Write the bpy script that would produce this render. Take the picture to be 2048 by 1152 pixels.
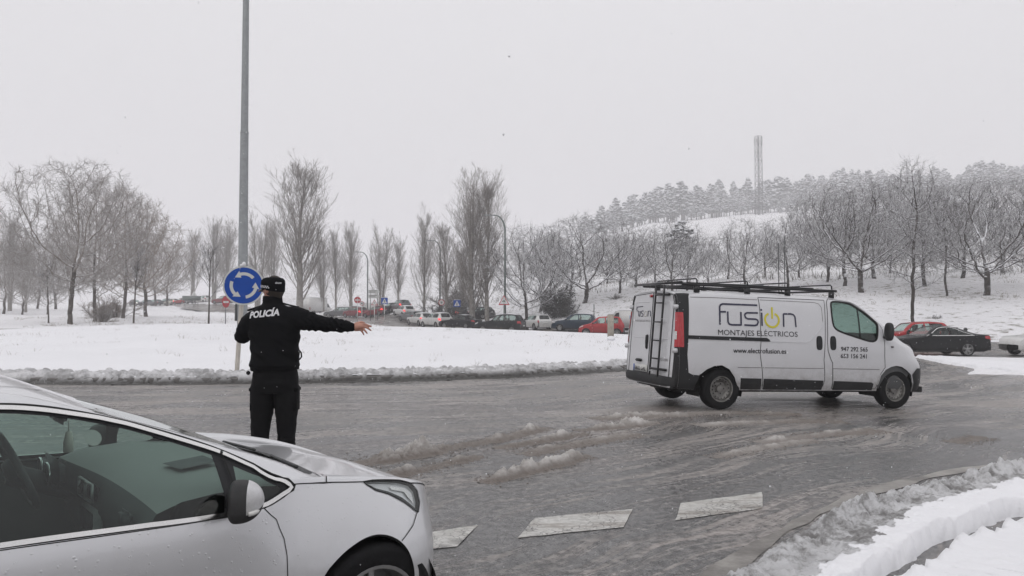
import bpy, bmesh, math, random
import numpy as np
from math import pi, sin, cos, radians
from mathutils import Vector, Matrix
from mathutils.geometry import delaunay_2d_cdt

for o in list(bpy.data.objects):
    bpy.data.objects.remove(o)
SC = bpy.context.scene
COL = SC.collection

# ------------------------------------------------------------------ camera
CAM_H = 1.6
cam_d = bpy.data.cameras.new('camera')
cam_d.sensor_width = 36.0
cam_d.lens = 36.0 * 1500.0 / 2048.0
cam_d.clip_start = 0.05
cam_d.clip_end = 6000.0
cam = bpy.data.objects.new('camera', cam_d)
COL.objects.link(cam)
cam.location = (0, 0, CAM_H)
cam.rotation_euler = (radians(90) + math.atan(49 / 1500.0), 0, 0)
SC.camera = cam

# ------------------------------------------------------------------ sky: an even overcast over a Nishita sky
SUN_EL, SUN_AZ = radians(48), radians(-150)      # azimuth from +Y, clockwise seen from above
world = bpy.data.worlds.new('World')
SC.world = world
world.use_nodes = True
wn = world.node_tree
wn.nodes.clear()
w_out = wn.nodes.new('ShaderNodeOutputWorld')
w_bg = wn.nodes.new('ShaderNodeBackground')
w_sky = wn.nodes.new('ShaderNodeTexSky')
w_sky.sky_type = 'NISHITA'
w_sky.sun_disc = False
w_sky.sun_elevation = SUN_EL
w_sky.sun_rotation = SUN_AZ
w_sky.air_density = 2.0
w_sky.dust_density = 6.0
w_sky.ozone_density = 1.0
w_mix = wn.nodes.new('ShaderNodeMix')
w_mix.data_type = 'RGBA'
w_mix.inputs[0].default_value = 0.96
w_tc = wn.nodes.new('ShaderNodeTexCoord')
w_sep = wn.nodes.new('ShaderNodeSeparateXYZ')
w_ramp = wn.nodes.new('ShaderNodeMapRange')       # the even, slow brightening of an overcast sky towards the zenith
w_ramp.inputs['From Min'].default_value = 0.0
w_ramp.inputs['From Max'].default_value = 1.0
w_ramp.inputs['To Min'].default_value = 0.95
w_ramp.inputs['To Max'].default_value = 1.30
w_noise = wn.nodes.new('ShaderNodeTexNoise')
w_noise.inputs['Scale'].default_value = 1.3
w_noise.inputs['Detail'].default_value = 3.0
w_nr = wn.nodes.new('ShaderNodeMapRange')
w_nr.inputs['To Min'].default_value = 0.96
w_nr.inputs['To Max'].default_value = 1.04
w_mul = wn.nodes.new('ShaderNodeMath')
w_mul.operation = 'MULTIPLY'
w_col = wn.nodes.new('ShaderNodeVectorMath')
w_col.operation = 'SCALE'
w_col.inputs[0].default_value = (7.52, 7.42, 7.60)
wl = wn.links
wl.new(w_tc.outputs['Generated'], w_sep.inputs[0])
wl.new(w_sep.outputs['Z'], w_ramp.inputs['Value'])
wl.new(w_tc.outputs['Generated'], w_noise.inputs['Vector'])
wl.new(w_noise.outputs['Fac'], w_nr.inputs['Value'])
wl.new(w_ramp.outputs[0], w_mul.inputs[0])
wl.new(w_nr.outputs[0], w_mul.inputs[1])
wl.new(w_mul.outputs[0], w_col.inputs['Scale'])
wl.new(w_sky.outputs[0], w_mix.inputs['A'])
wl.new(w_col.outputs[0], w_mix.inputs['B'])
wl.new(w_mix.outputs['Result'], w_bg.inputs['Color'])
wl.new(w_bg.outputs[0], w_out.inputs['Surface'])
w_bg.inputs['Strength'].default_value = 0.1

sun_d = bpy.data.lights.new('sun', 'SUN')
sun_d.energy = 0.55
sun_d.angle = radians(60)
sun_d.color = (1.0, 0.98, 0.95)
sun = bpy.data.objects.new('sun', sun_d)
COL.objects.link(sun)
_sd = Vector((sin(SUN_AZ) * cos(SUN_EL), cos(SUN_AZ) * cos(SUN_EL), sin(SUN_EL)))
sun.rotation_euler = _sd.to_track_quat('Z', 'Y').to_euler()
sun.location = (0, 0, 60)

SC.view_settings.view_transform = 'Standard'
SC.view_settings.look = 'None'
SC.view_settings.exposure = 0.0
SC.view_settings.gamma = 1.0
SC.view_settings.use_curve_mapping = False
SC.render.engine = 'CYCLES'
SC.cycles.max_bounces = 7
SC.cycles.diffuse_bounces = 3
SC.cycles.glossy_bounces = 3
SC.cycles.transparent_max_bounces = 16
SC.cycles.volume_bounces = 2
SC.cycles.use_denoising = True
SC.cycles.use_adaptive_sampling = True
SC.cycles.adaptive_threshold = 0.02
SC.cycles.sample_clamp_indirect = 6.0
random.seed(7)
RNG = np.random.default_rng(7)

# ------------------------------------------------------------------ helpers
def tag(o, label=None, cat=None, group=None, kind=None):
    if label: o['label'] = label
    if cat: o['category'] = cat
    if group: o['group'] = group
    if kind: o['kind'] = kind
    return o

def link(o, parent=None):
    COL.objects.link(o)
    if parent is not None:
        o.parent = parent
    return o

def empty(name, loc=(0, 0, 0), rz=0.0, parent=None):
    o = bpy.data.objects.new(name, None)
    o.empty_display_size = 0.2
    o.location = loc
    o.rotation_euler = (0, 0, rz)
    return link(o, parent)

def copy_tree(o, parent=None):
    c = o.copy()
    COL.objects.link(c)
    c.parent = parent
    for ch in list(o.children):
        copy_tree(ch, c)
    return c

def fast_mesh(name, verts, polys, smooth=True):
    """verts (N,3); polys: list of int arrays, each (M,k)"""
    me = bpy.data.meshes.new(name)
    verts = np.asarray(verts, np.float32)
    polys = [np.asarray(p, np.int32) for p in polys if len(p)]
    me.vertices.add(len(verts))
    me.vertices.foreach_set('co', verts.ravel())
    nl = sum(p.size for p in polys)
    npoly = sum(len(p) for p in polys)
    me.loops.add(nl)
    me.loops.foreach_set('vertex_index', np.concatenate([p.ravel() for p in polys]))
    me.polygons.add(npoly)
    tot = np.concatenate([np.full(len(p), p.shape[1], np.int32) for p in polys])
    st = np.concatenate([[0], np.cumsum(tot)[:-1]]).astype(np.int32)
    me.polygons.foreach_set('loop_start', st)
    me.polygons.foreach_set('loop_total', tot)
    me.polygons.foreach_set('use_smooth', np.full(npoly, bool(smooth)))
    me.update(calc_edges=True)
    return me

class MB:
    """collects shapes for one mesh"""
    def __init__(self):
        self.v = []; self.p = {}; self.n = 0
    def add(self, verts, polys):
        verts = np.asarray(verts, float).reshape(-1, 3)
        for p in polys:
            p = np.asarray(p, int)
            if p.ndim == 1: p = p.reshape(1, -1)
            self.p.setdefault(p.shape[1], []).append(p + self.n)
        self.v.append(verts); self.n += len(verts)
        return self
    def box(self, c, s, rot=None, bev=0.0):
        sx, sy, sz = [a / 2 for a in s]
        if bev <= 0:
            V = np.array([[x, y, z] for z in (-sz, sz) for y in (-sy, sy) for x in (-sx, sx)])
            P = [np.array([[0, 2, 3, 1], [4, 5, 7, 6], [0, 1, 5, 4], [2, 6, 7, 3], [0, 4, 6, 2], [1, 3, 7, 5]])]
        else:
            bm = bmesh.new()
            bmesh.ops.create_cube(bm, size=1)
            bmesh.ops.scale(bm, vec=s, verts=bm.verts)
            bmesh.ops.bevel(bm, geom=list(bm.edges), offset=min(bev, 0.45 * min(s)), segments=2, affect='EDGES')
            bm.verts.index_update()
            V = np.array([v.co[:] for v in bm.verts]); P = [[[v.index for v in f.verts]] for f in bm.faces]
            bm.free()
        if rot is not None:
            V = V @ np.array(rot).T
        return self.add(V + np.asarray(c), P)
    def tube(self, pts, r, n=6, cap=True, closed=False):
        pts = np.asarray(pts, float); m = len(pts)
        r = np.full(m, r) if np.isscalar(r) else np.asarray(r, float)
        T = np.gradient(pts, axis=0) if not closed else (np.roll(pts, -1, 0) - np.roll(pts, 1, 0))
        T /= np.linalg.norm(T, axis=1)[:, None] + 1e-12
        up = np.array([0, 0, 1.0]) if abs(T[0][2]) < 0.9 else np.array([1.0, 0, 0])
        N = np.zeros_like(T)
        a = np.cross(T[0], up); a /= np.linalg.norm(a); N[0] = a
        for i in range(1, m):
            a = N[i - 1] - T[i] * np.dot(N[i - 1], T[i]); N[i] = a / (np.linalg.norm(a) + 1e-12)
        B = np.cross(T, N)
        th = np.arange(n) * 2 * pi / n
        V = pts[:, None, :] + r[:, None, None] * (np.cos(th)[None, :, None] * N[:, None, :] + np.sin(th)[None, :, None] * B[:, None, :])
        I = np.arange(m * n).reshape(m, n)
        if closed:
            J = np.roll(I, -1, 0); A = I
        else:
            A = I[:-1]; J = I[1:]
        Q = np.stack([A, np.roll(A, -1, 1), np.roll(J, -1, 1), J], -1).reshape(-1, 4)
        P = [Q]
        if cap and not closed:
            P += [I[0][::-1].reshape(1, -1), I[-1].reshape(1, -1)]
        return self.add(V.reshape(-1, 3), P)
    def lathe(self, prof, n=24, axis='z', c=(0, 0, 0), sx=1.0, sy=1.0):
        prof = np.asarray(prof, float); m = len(prof)
        th = np.arange(n) * 2 * pi / n
        R = prof[:, 0][:, None]; H = np.repeat(prof[:, 1][:, None], n, 1)
        X = R * np.cos(th) * sx; Y = R * np.sin(th) * sy
        if axis == 'z': V = np.stack([X, Y, H], -1)
        elif axis == 'y': V = np.stack([X, H, Y], -1)
        else: V = np.stack([H, X, Y], -1)
        I = np.arange(m * n).reshape(m, n)
        Q = np.stack([I[:-1], np.roll(I[:-1], -1, 1), np.roll(I[1:], -1, 1), I[1:]], -1).reshape(-1, 4)
        return self.add(V.reshape(-1, 3) + np.asarray(c), [Q])
    def disc(self, c, r, n=24, axis='y', z=0):
        th = np.arange(n) * 2 * pi / n
        if axis == 'y': V = np.stack([r * np.cos(th), 0 * th, r * np.sin(th)], -1)
        elif axis == 'z': V = np.stack([r * np.cos(th), r * np.sin(th), 0 * th], -1)
        else: V = np.stack([0 * th, r * np.cos(th), r * np.sin(th)], -1)
        return self.add(V + np.asarray(c), [np.arange(n).reshape(1, -1)])
    def prism(self, poly, y0, y1, axis='y'):
        """2D outline extruded along an axis"""
        poly = np.asarray(poly, float); n = len(poly)
        def put(h):
            h = np.full(n, h)
            if axis == 'y': return np.stack([poly[:, 0], h, poly[:, 1]], -1)
            if axis == 'x': return np.stack([h, poly[:, 0], poly[:, 1]], -1)
            return np.stack([poly[:, 0], poly[:, 1], h], -1)
        V = np.concatenate([put(y0), put(y1)])
        i = np.arange(n); j = (i + 1) % n
        return self.add(V, [np.stack([i, j, j + n, i + n], -1), i[::-1].reshape(1, -1), (i + n).reshape(1, -1)])
    def grid(self, V):
        V = np.asarray(V, float); a, b = V.shape[:2]
        I = np.arange(a * b).reshape(a, b)
        Q = np.stack([I[:-1, :-1], I[1:, :-1], I[1:, 1:], I[:-1, 1:]], -1).reshape(-1, 4)
        return self.add(V.reshape(-1, 3), [Q])
    def ico(self, c, r, sub=1, sc=(1, 1, 1), jit=0.0, rng=None):
        V, Fc = ICO[sub]
        V = V.copy()
        if jit and rng is not None: V = V * (1 + jit * rng.normal(size=(len(V), 1)))
        return self.add(V * r * np.asarray(sc) + np.asarray(c), [Fc])
    def arrays(self):
        return np.concatenate(self.v), [np.concatenate(q) for q in self.p.values()]
    def mesh(self, name, smooth=True):
        v, p = self.arrays()
        return fast_mesh(name, v, p, smooth)
    def build(self, name, mat, parent=None, smooth=True, auto=None, loc=None, rz=0.0):
        me = self.mesh(name, smooth)
        if auto is not None:
            try: me.set_sharp_from_angle(angle=radians(auto))
            except Exception: pass
        if mat is not None: me.materials.append(mat)
        o = bpy.data.objects.new(name, me)
        if loc is not None:
            o.location = loc; o.rotation_euler = (0, 0, rz)
        return link(o, parent)

def _icos():
    out = {}
    for s in (1, 2, 3):
        bm = bmesh.new()
        bmesh.ops.create_icosphere(bm, subdivisions=s, radius=1.0)
        bm.verts.index_update()
        out[s] = (np.array([v.co[:] for v in bm.verts]), np.array([[v.index for v in f.verts] for f in bm.faces]))
        bm.free()
    return out
ICO = _icos()

def smoothstep(a, b, x):
    t = np.clip((np.asarray(x, float) - a) / (b - a), 0, 1)
    return t * t * (3 - 2 * t)

def pchip(xs, ys):
    xs = np.asarray(xs, float); ys = np.asarray(ys, float)
    h = np.diff(xs); d = np.diff(ys) / h
    m = np.zeros(len(xs))
    m[0] = d[0]; m[-1] = d[-1]
    for i in range(1, len(xs) - 1):
        if d[i - 1] * d[i] > 0:
            w1 = 2 * h[i] + h[i - 1]; w2 = h[i] + 2 * h[i - 1]
            m[i] = (w1 + w2) / (w1 / d[i - 1] + w2 / d[i])
    def f(x):
        x = np.clip(np.asarray(x, float), xs[0], xs[-1])
        k = np.clip(np.searchsorted(xs, x) - 1, 0, len(xs) - 2)
        t = (x - xs[k]) / h[k]
        return ((1 + 2 * t) * (1 - t) ** 2 * ys[k] + t * (1 - t) ** 2 * h[k] * m[k] + t * t * (3 - 2 * t) * ys[k + 1] + t * t * (t - 1) * h[k] * m[k + 1])
    return f

# value noise, vectorised
_PERM = np.random.default_rng(3).random((256, 256))
def vnoise(x, y):
    x = np.asarray(x, float); y = np.asarray(y, float)
    xi = np.floor(x).astype(int); yi = np.floor(y).astype(int)
    fx = x - xi; fy = y - yi
    fx = fx * fx * (3 - 2 * fx); fy = fy * fy * (3 - 2 * fy)
    g = lambda a, b: _PERM[a & 255, b & 255]
    return (g(xi, yi) * (1 - fx) + g(xi + 1, yi) * fx) * (1 - fy) + (g(xi, yi + 1) * (1 - fx) + g(xi + 1, yi + 1) * fx) * fy
def fbm(x, y, o=4):
    s = 0; a = 0.5
    for i in range(o):
        s = s + a * (vnoise(x + 17.3 * i, y - 9.1 * i) - 0.5); x = x * 2.03; y = y * 2.03; a *= 0.5
    return s

def billow(x, y, o=5):
    """rounded lumps with sharp creases, 0..1"""
    s = 0; a = 0.5; w = 0
    for i in range(o):
        n = vnoise(x + 31.7 * i, y - 13.3 * i) * .5 + vnoise(y * .97 + 5.1 * i, x * 1.03 + 41.0 - 7.7 * i) * .5
        s = s + a * np.clip(np.abs(n - 0.5) * 5.0, 0, 1); w += a; x = x * 2.1; y = y * 2.1; a *= 0.55
    return s / w

# ------------------------------------------------------------------ lofted bodies (cars, van)
class Loft:
    """body made of cross-sections: control point i is (xs, ys, zs); t runs over the control points"""
    def __init__(self, rows):
        self.f = [(pchip(r[0], r[1]), pchip(r[0], r[2])) for r in rows]
        self.n = len(rows)
    def ev(self, x, t):
        x = np.asarray(x, float); t = np.clip(np.asarray(t, float), 0, self.n - 1)
        x, t = np.broadcast_arrays(x, t)
        CY = np.stack([f[0](x) for f in self.f], -1); CZ = np.stack([f[1](x) for f in self.f], -1)
        k = np.clip(np.floor(t).astype(int), 0, self.n - 2); u = t - k
        def cr(C, mirror):
            take = lambda i: np.take_along_axis(C, np.clip(i, 0, self.n - 1)[..., None], -1)[..., 0]
            p0, p1, p2, p3 = take(k - 1), take(k), take(k + 1), take(k + 2)
            p0 = np.where(k == 0, 2 * p1 - p2, p0)
            last = k == self.n - 2
            p3 = np.where(last, -p1 if mirror else p1, p3)
            return 0.5 * (2 * p1 + (p2 - p0) * u + (2 * p0 - 5 * p1 + 4 * p2 - p3) * u * u + (3 * p1 - p0 - 3 * p2 + p3) * u ** 3)
        return x, cr(CY, True), cr(CZ, False)
    def pos(self, x, t, side=-1, off=0.0):
        x, t = np.broadcast_arrays(np.asarray(x, float), np.asarray(t, float))
        X, Y, Z = self.ev(x, t)
        P = np.stack([X, Y, Z], -1)
        e = 1e-3
        a = np.stack(self.ev(x + e, t), -1) - np.stack(self.ev(x - e, t), -1)
        b = np.stack(self.ev(x, np.minimum(t + e, self.n - 1)), -1) - np.stack(self.ev(x, np.maximum(t - e, 0)), -1)
        N = -np.cross(a, b)
        N /= np.linalg.norm(N, axis=-1)[..., None] + 1e-12
        P = P + N * np.asarray(off)[..., None] if np.ndim(off) else P + N * off
        P = P * np.array([1, side, 1]); N = N * np.array([1, side, 1])
        return P, N

def in_poly(P, poly):
    x, y = P[:, 0], P[:, 1]; c = np.zeros(len(P), bool)
    q = np.asarray(poly); j = len(q) - 1
    for i in range(len(q)):
        (xi, yi), (xj, yj) = q[i], q[j]
        if yi != yj:
            c ^= ((yi > y) != (yj > y)) & (x < (xj - xi) * (y - yi) / (yj - yi) + xi)
        j = i
    return c

def resample(poly, step, closed=True):
    q = np.asarray(poly, float); out = []
    n = len(q)
    for i in range(n if closed else n - 1):
        a, b = q[i], q[(i + 1) % n]
        m = max(1, int(np.ceil(np.linalg.norm(b - a) / step)))
        for k in range(m): out.append(a + (b - a) * k / m)
    if not closed: out.append(q[-1])
    return np.array(out)

def smooth_poly(q, it=2, closed=True):
    q = np.asarray(q, float)
    for _ in range(it):
        nx = np.roll(q, -1, 0)
        a = q * 0.75 + nx * 0.25; b = q * 0.25 + nx * 0.75
        if closed: q = np.stack([a, b], 1).reshape(-1, 2)
        else:
            r = np.stack([a, b], 1)[:-1].reshape(-1, 2); q = np.concatenate([q[:1], r, q[-1:]])
    return q

def cdt_patch(poly, holes=(), step=0.06):
    """triangulate a 2D outline with holes and interior points"""
    loops = [resample(poly, step)] + [resample(h, step) for h in holes]
    V = []; E = []
    for L in loops:
        s = len(V); n = len(L)
        V += [tuple(p) for p in L]; E += [(s + i, s + (i + 1) % n) for i in range(n)]
    lo = loops[0].min(0); hi = loops[0].max(0)
    gx, gy = np.meshgrid(np.arange(lo[0] + step / 2, hi[0], step), np.arange(lo[1] + step / 2, hi[1], step))
    G = np.stack([gx.ravel(), gy.ravel()], -1)
    m = in_poly(G, loops[0])
    for h in loops[1:]: m &= ~in_poly(G, h)
    B = np.array(V)
    G = G[m]
    if len(G):
        d = np.min(np.linalg.norm(G[:, None, :] - B[None, ::1, :], axis=-1), 1) if len(G) * len(B) < 4e7 else np.full(len(G), 1.0)
        G = G[d > step * 0.45]
    V += [tuple(p) for p in G]
    r = delaunay_2d_cdt([Vector(p) for p in V], E, [], 0, 1e-6)
    ov = np.array([v[:] for v in r[0]]); of = np.array([f for f in r[2] if len(f) == 3])
    c = ov[of].mean(1)
    m = in_poly(c, loops[0])
    for h in loops[1:]: m &= ~in_poly(c, h)
    return ov, of[m]

TS = 0.22    # one step of t counts as this many metres when triangulating
def loft_panel(L, name, poly, mat, parent, side=-1, off=0.0, holes=(), step=0.05, both=False):
    sc = np.array([1, TS])
    ov, of = cdt_patch(np.asarray(poly, float) * sc, [np.asarray(h, float) * sc for h in holes], step)
    q = ov / sc
    mb = MB()
    N_all = []
    for s in ((side,) if not both else (-1, 1)):
        P, N = L.pos(q[:, 0], q[:, 1], s, off)
        a, b, c = P[of[:, 0]], P[of[:, 1]], P[of[:, 2]]
        fn = np.cross(b - a, c - a); fl = (fn * N[of[:, 0]]).sum(-1).sum() < 0
        mb.add(P, [of[:, ::-1] if fl else of]); N_all.append(N)
    me = mb.mesh(name)
    try: me.normals_split_custom_set_from_vertices(np.concatenate(N_all).tolist())
    except Exception: pass
    me.materials.append(mat)
    return link(bpy.data.objects.new(name, me), parent)

def loft_strip(L, name, line, width, mat, parent, side=-1, off=0.002, closed=False, thick=0.0, step=0.04):
    """a ribbon of constant width that follows a line on the body"""
    q = np.asarray(line, float) * np.array([1, TS])
    q = resample(q, step, closed) / np.array([1, TS])
    P, N = L.pos(q[:, 0], q[:, 1], side, off)
    T = (np.roll(P, -1, 0) - np.roll(P, 1, 0)) if closed else np.gradient(P, axis=0)
    T /= np.linalg.norm(T, axis=1)[:, None] + 1e-12
    B = np.cross(N, T)
    w = width / 2
    rows = [P - B * w - N * thick, P - B * w, P + B * w, P + B * w - N * thick] if thick else [P - B * w, P + B * w]
    V = np.stack(rows, 1)
    if closed: V = np.concatenate([V, V[:1]])
    mb = MB(); mb.grid(V)
    return mb.build(name, mat, parent, smooth=True, auto=40)

def text_mesh(name, s, size, mat, parent=None, thick=0.0, bold=0.0, align='CENTER', width=None, shear=0.0):
    cu = bpy.data.curves.new(name, 'FONT')
    cu.body = s; cu.size = size; cu.align_x = align; cu.extrude = thick; cu.offset = bold; cu.shear = shear
    cu.resolution_u = 3
    t = bpy.data.objects.new(name, cu)
    COL.objects.link(t)
    dg = bpy.context.evaluated_depsgraph_get()
    me = bpy.data.meshes.new_from_object(t.evaluated_get(dg))
    bpy.data.objects.remove(t)
    me.name = name
    if width:
        n = len(me.vertices); co = np.zeros(n * 3); me.vertices.foreach_get('co', co); co = co.reshape(-1, 3)
        w = co[:, 0].max() - co[:, 0].min(); co[:, 0] *= width / w
        me.vertices.foreach_set('co', co.ravel())
    me.materials.clear(); me.materials.append(mat)
    return link(bpy.data.objects.new(name, me), parent)

# ------------------------------------------------------------------ materials
M = {}
class NT:
    def __init__(self, name):
        self.m = bpy.data.materials.new(name); self.m.use_nodes = True
        self.t = self.m.node_tree; self.t.nodes.clear()
        self.out = self.n('OutputMaterial')
    def n(self, ty, **kw):
        nd = self.t.nodes.new('ShaderNode' + ty)
        for k, v in kw.items(): setattr(nd, k, v)
        return nd
    def l(self, a, b): self.t.links.new(a, b)
    def set(self, sock, v):
        if hasattr(v, 'is_output') or isinstance(v, bpy.types.NodeSocket): self.l(v, sock)
        else:
            if isinstance(v, (tuple, list)) and len(v) == 3 and sock.type == 'RGBA': v = (*v, 1)
            sock.default_value = v
    def math(self, op, a, b=0.0, clamp=False):
        nd = self.n('Math', operation=op, use_clamp=clamp)
        self.set(nd.inputs[0], a); self.set(nd.inputs[1], b); return nd.outputs[0]
    def noise(self, scale, detail=4, rough=0.55, vec=None, dist=0.0):
        nd = self.n('TexNoise'); nd.inputs['Scale'].default_value = scale; nd.inputs['Detail'].default_value = detail
        nd.inputs['Roughness'].default_value = rough; nd.inputs['Distortion'].default_value = dist
        if vec is not None: self.l(vec, nd.inputs['Vector'])
        return nd.outputs['Fac']
    def ramp(self, v, a, b, lo=0.0, hi=1.0):
        nd = self.n('MapRange', interpolation_type='SMOOTHSTEP')
        self.set(nd.inputs[0], v); nd.inputs[1].default_value = a; nd.inputs[2].default_value = b
        nd.inputs[3].default_value = lo; nd.inputs[4].default_value = hi; return nd.outputs[0]
    def mix(self, f, a, b):
        nd = self.n('Mix', data_type='RGBA'); self.set(nd.inputs[0], f); self.set(nd.inputs[6], a); self.set(nd.inputs[7], b); return nd.outputs[2]
    def mixf(self, f, a, b):
        nd = self.n('Mix', data_type='FLOAT'); self.set(nd.inputs[0], f); self.set(nd.inputs[2], a); self.set(nd.inputs[3], b); return nd.outputs[0]
    def pos(self): return self.n('NewGeometry').outputs['Position']
    def obj(self): return self.n('TexCoord').outputs['Object']
    def mapping(self, vec, sc=(1, 1, 1), rot=(0, 0, 0), loc=(0, 0, 0)):
        nd = self.n('Mapping'); self.l(vec, nd.inputs[0])
        nd.inputs['Scale'].default_value = sc; nd.inputs['Rotation'].default_value = rot; nd.inputs['Location'].default_value = loc
        return nd.outputs[0]
    def bump(self, h, strength=0.3, dist=0.02):
        nd = self.n('Bump'); nd.inputs['Strength'].default_value = strength; nd.inputs['Distance'].default_value = dist
        self.l(h, nd.inputs['Height']); return nd.outputs[0]
    def bsdf(self, **kw):
        p = self.n('BsdfPrincipled')
        names = dict(base='Base Color', rough='Roughness', metal='Metallic', spec='Specular IOR Level', coat='Coat Weight', coatr='Coat Roughness',
                     normal='Normal', trans='Transmission Weight', emit='Emission Color', emits='Emission Strength', sheen='Sheen Weight', ior='IOR', alpha='Alpha', sss='Subsurface Weight')
        for k, v in kw.items(): self.set(p.inputs[names[k]], v)
        self.l(p.outputs[0], self.out.inputs['Surface']); return p

def plain(key, base, rough=0.5, metal=0.0, var=0.12, scale=8.0, bump=0.0, bscale=60.0, coat=0.0, spec=0.5, dirt=None, emit=0.0, drops=0.0):
    """a base colour broken up by noise, optional grime colour and fine relief"""
    t = NT(key); v = t.obj()
    n = t.noise(scale, 5, 0.6, v)
    f = t.ramp(n, 0.3, 0.7)
    dk = tuple(c * (1 - var) for c in base); lt = tuple(min(1, c * (1 + var * 0.6)) for c in base)
    col = t.mix(f, dk, lt)
    r = t.mixf(f, rough * 0.88, min(1, rough * 1.12))
    if dirt is not None:
        dcol, amt = dirt
        z = t.n('SeparateXYZ'); t.l(v, z.inputs[0])
        low = t.ramp(z.outputs[2], 0.9, 0.15)                       # road spray lies thickest low down on the body
        dn = t.ramp(t.noise(5.0, 6, 0.7, v), 0.35, 0.75)
        df = t.math('MULTIPLY', t.math('MULTIPLY', low, t.math('ADD', dn, 0.25)), amt, True)
        col = t.mix(df, col, dcol); r = t.mixf(df, r, 0.8)
    kw = dict(base=col, rough=r, metal=metal, coat=coat, spec=spec)
    if coat: kw['coatr'] = 0.06
    if drops:
        vo = t.n('TexVoronoi'); vo.inputs['Scale'].default_value = 55.0; t.l(v, vo.inputs['Vector'])
        dm = t.math('MULTIPLY', t.ramp(vo.outputs['Distance'], 0.34, 0.05), t.ramp(t.noise(30.0, 3, 0.6, v), 0.50, 0.62))
        kw['normal'] = t.bump(dm, drops, 0.004)
    if bump: kw['normal'] = t.bump(t.noise(bscale, 4, 0.6, v), bump, 0.01)
    if emit: kw['emit'] = base; kw['emits'] = emit
    t.bsdf(**kw)
    M[key] = t.m
    return t.m

GRIME = (0.17, 0.15, 0.135)
plain('white_paint', (0.60, 0.605, 0.625), 0.32, 0.0, 0.03, 2.0, coat=0.5, dirt=((0.22, 0.203, 0.19), 0.9))
plain('silver_paint', (0.66, 0.668, 0.685), 0.34, 0.62, 0.03, 1.5, coat=0.7, dirt=((0.26, 0.25, 0.24), 0.5), drops=0.35)
plain('black_paint', (0.007, 0.0075, 0.009), 0.3, 0.0, 0.1, 3.0, coat=0.22, spec=0.15, dirt=((0.05, 0.047, 0.045), 0.35))
plain('red_paint', (0.36, 0.018, 0.022), 0.28, 0.0, 0.08, 3.0, coat=0.35, spec=0.25, dirt=((0.12, 0.06, 0.055), 0.35))
plain('darkred_paint', (0.20, 0.018, 0.025), 0.28, 0.0, 0.08, 3.0, coat=0.35, spec=0.25, dirt=((0.12, 0.06, 0.055), 0.35))
plain('blue_paint', (0.008, 0.026, 0.050), 0.28, 0.0, 0.08, 3.0, coat=0.3, spec=0.2, dirt=((0.06, 0.057, 0.055), 0.35))
plain('grey_paint', (0.10, 0.105, 0.11), 0.3, 0.2, 0.08, 3.0, coat=0.6, dirt=((0.14, 0.13, 0.12), 0.4))
plain('carwhite_paint', (0.64, 0.64, 0.63), 0.3, 0.0, 0.04, 3.0, coat=0.5, dirt=((0.26, 0.24, 0.22), 0.6))
plain('cream_paint', (0.52, 0.50, 0.44), 0.35, 0.0, 0.05, 3.0, coat=0.4, dirt=(GRIME, 0.4))
plain('trim', (0.016, 0.017, 0.019), 0.55, 0.0, 0.2, 6.0, bump=0.15, bscale=180, spec=0.35, dirt=((0.06, 0.057, 0.054), 0.35))
plain('gap', (0.008, 0.008, 0.008), 0.8, 0.0, 0.1)
plain('tyre', (0.011, 0.011, 0.012), 0.8, 0.0, 0.3, 14.0, bump=0.3, bscale=70, spec=0.2)
plain('rim', (0.32, 0.32, 0.32), 0.42, 0.7, 0.25, 9.0)
plain('steel_rim', (0.20, 0.195, 0.185), 0.5, 0.45, 0.35, 12.0)
plain('dark_metal', (0.02, 0.021, 0.023), 0.45, 0.3, 0.25, 8.0)
plain('galvanised', (0.27, 0.285, 0.29), 0.5, 0.55, 0.14, 5.0)
plain('chrome', (0.72, 0.72, 0.71), 0.16, 1.0, 0.04, 4.0)
plain('plastic_dark', (0.03, 0.032, 0.034), 0.6, 0.0, 0.12, 9.0, bump=0.1, bscale=220)
plain('interior', (0.085, 0.088, 0.09), 0.7, 0.0, 0.12, 9.0, bump=0.15, bscale=260)
plain('interior_grey', (0.30, 0.30, 0.30), 0.8, 0.0, 0.08, 9.0)
plain('dash_top', (0.20, 0.205, 0.20), 0.62, 0.0, 0.1, 7.0, bump=0.12, bscale=260)
plain('lamp_red', (0.42, 0.012, 0.02), 0.18, 0.0, 0.12, 20.0, coat=0.6)
plain('lamp_red_lit', (0.9, 0.05, 0.05), 0.3, 0.0, 0.05, 20.0, emit=1.6)
plain('lamp_white', (0.62, 0.62, 0.60), 0.2, 0.0, 0.08, 20.0, coat=0.6)
plain('headlight_lit', (1.0, 0.97, 0.9), 0.3, 0.0, 0.02, 20.0, emit=4.0)
plain('lamp_bowl', (0.75, 0.76, 0.77), 0.32, 0.3, 0.1, 6.0)
plain('navy_vinyl', (0.022, 0.022, 0.055), 0.4, 0.0, 0.1)
plain('yellow_vinyl', (0.62, 0.56, 0.03), 0.4, 0.0, 0.06)
plain('black_vinyl', (0.014, 0.014, 0.018), 0.4, 0.0, 0.1)
plain('grey_vinyl', (0.16, 0.15, 0.15), 0.4, 0.0, 0.1)
plain('plate_white', (0.62, 0.62, 0.60), 0.4, 0.0, 0.1, 30.0)
plain('blue_print', (0.03, 0.22, 0.50), 0.4, 0.0, 0.1)
plain('sign_blue', (0.003, 0.062, 0.36), 0.4, 0.0, 0.06, 4.0, spec=0.25)
plain('sign_red', (0.42, 0.012, 0.025), 0.35, 0.0, 0.06, 4.0, coat=0.2)
plain('sign_white', (0.66, 0.67, 0.66), 0.4, 0.0, 0.05, 4.0)
plain('sign_cream', (0.58, 0.60, 0.58), 0.4, 0.0, 0.05, 4.0)
plain('sign_black', (0.012, 0.012, 0.012), 0.5, 0.0, 0.05)
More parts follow.
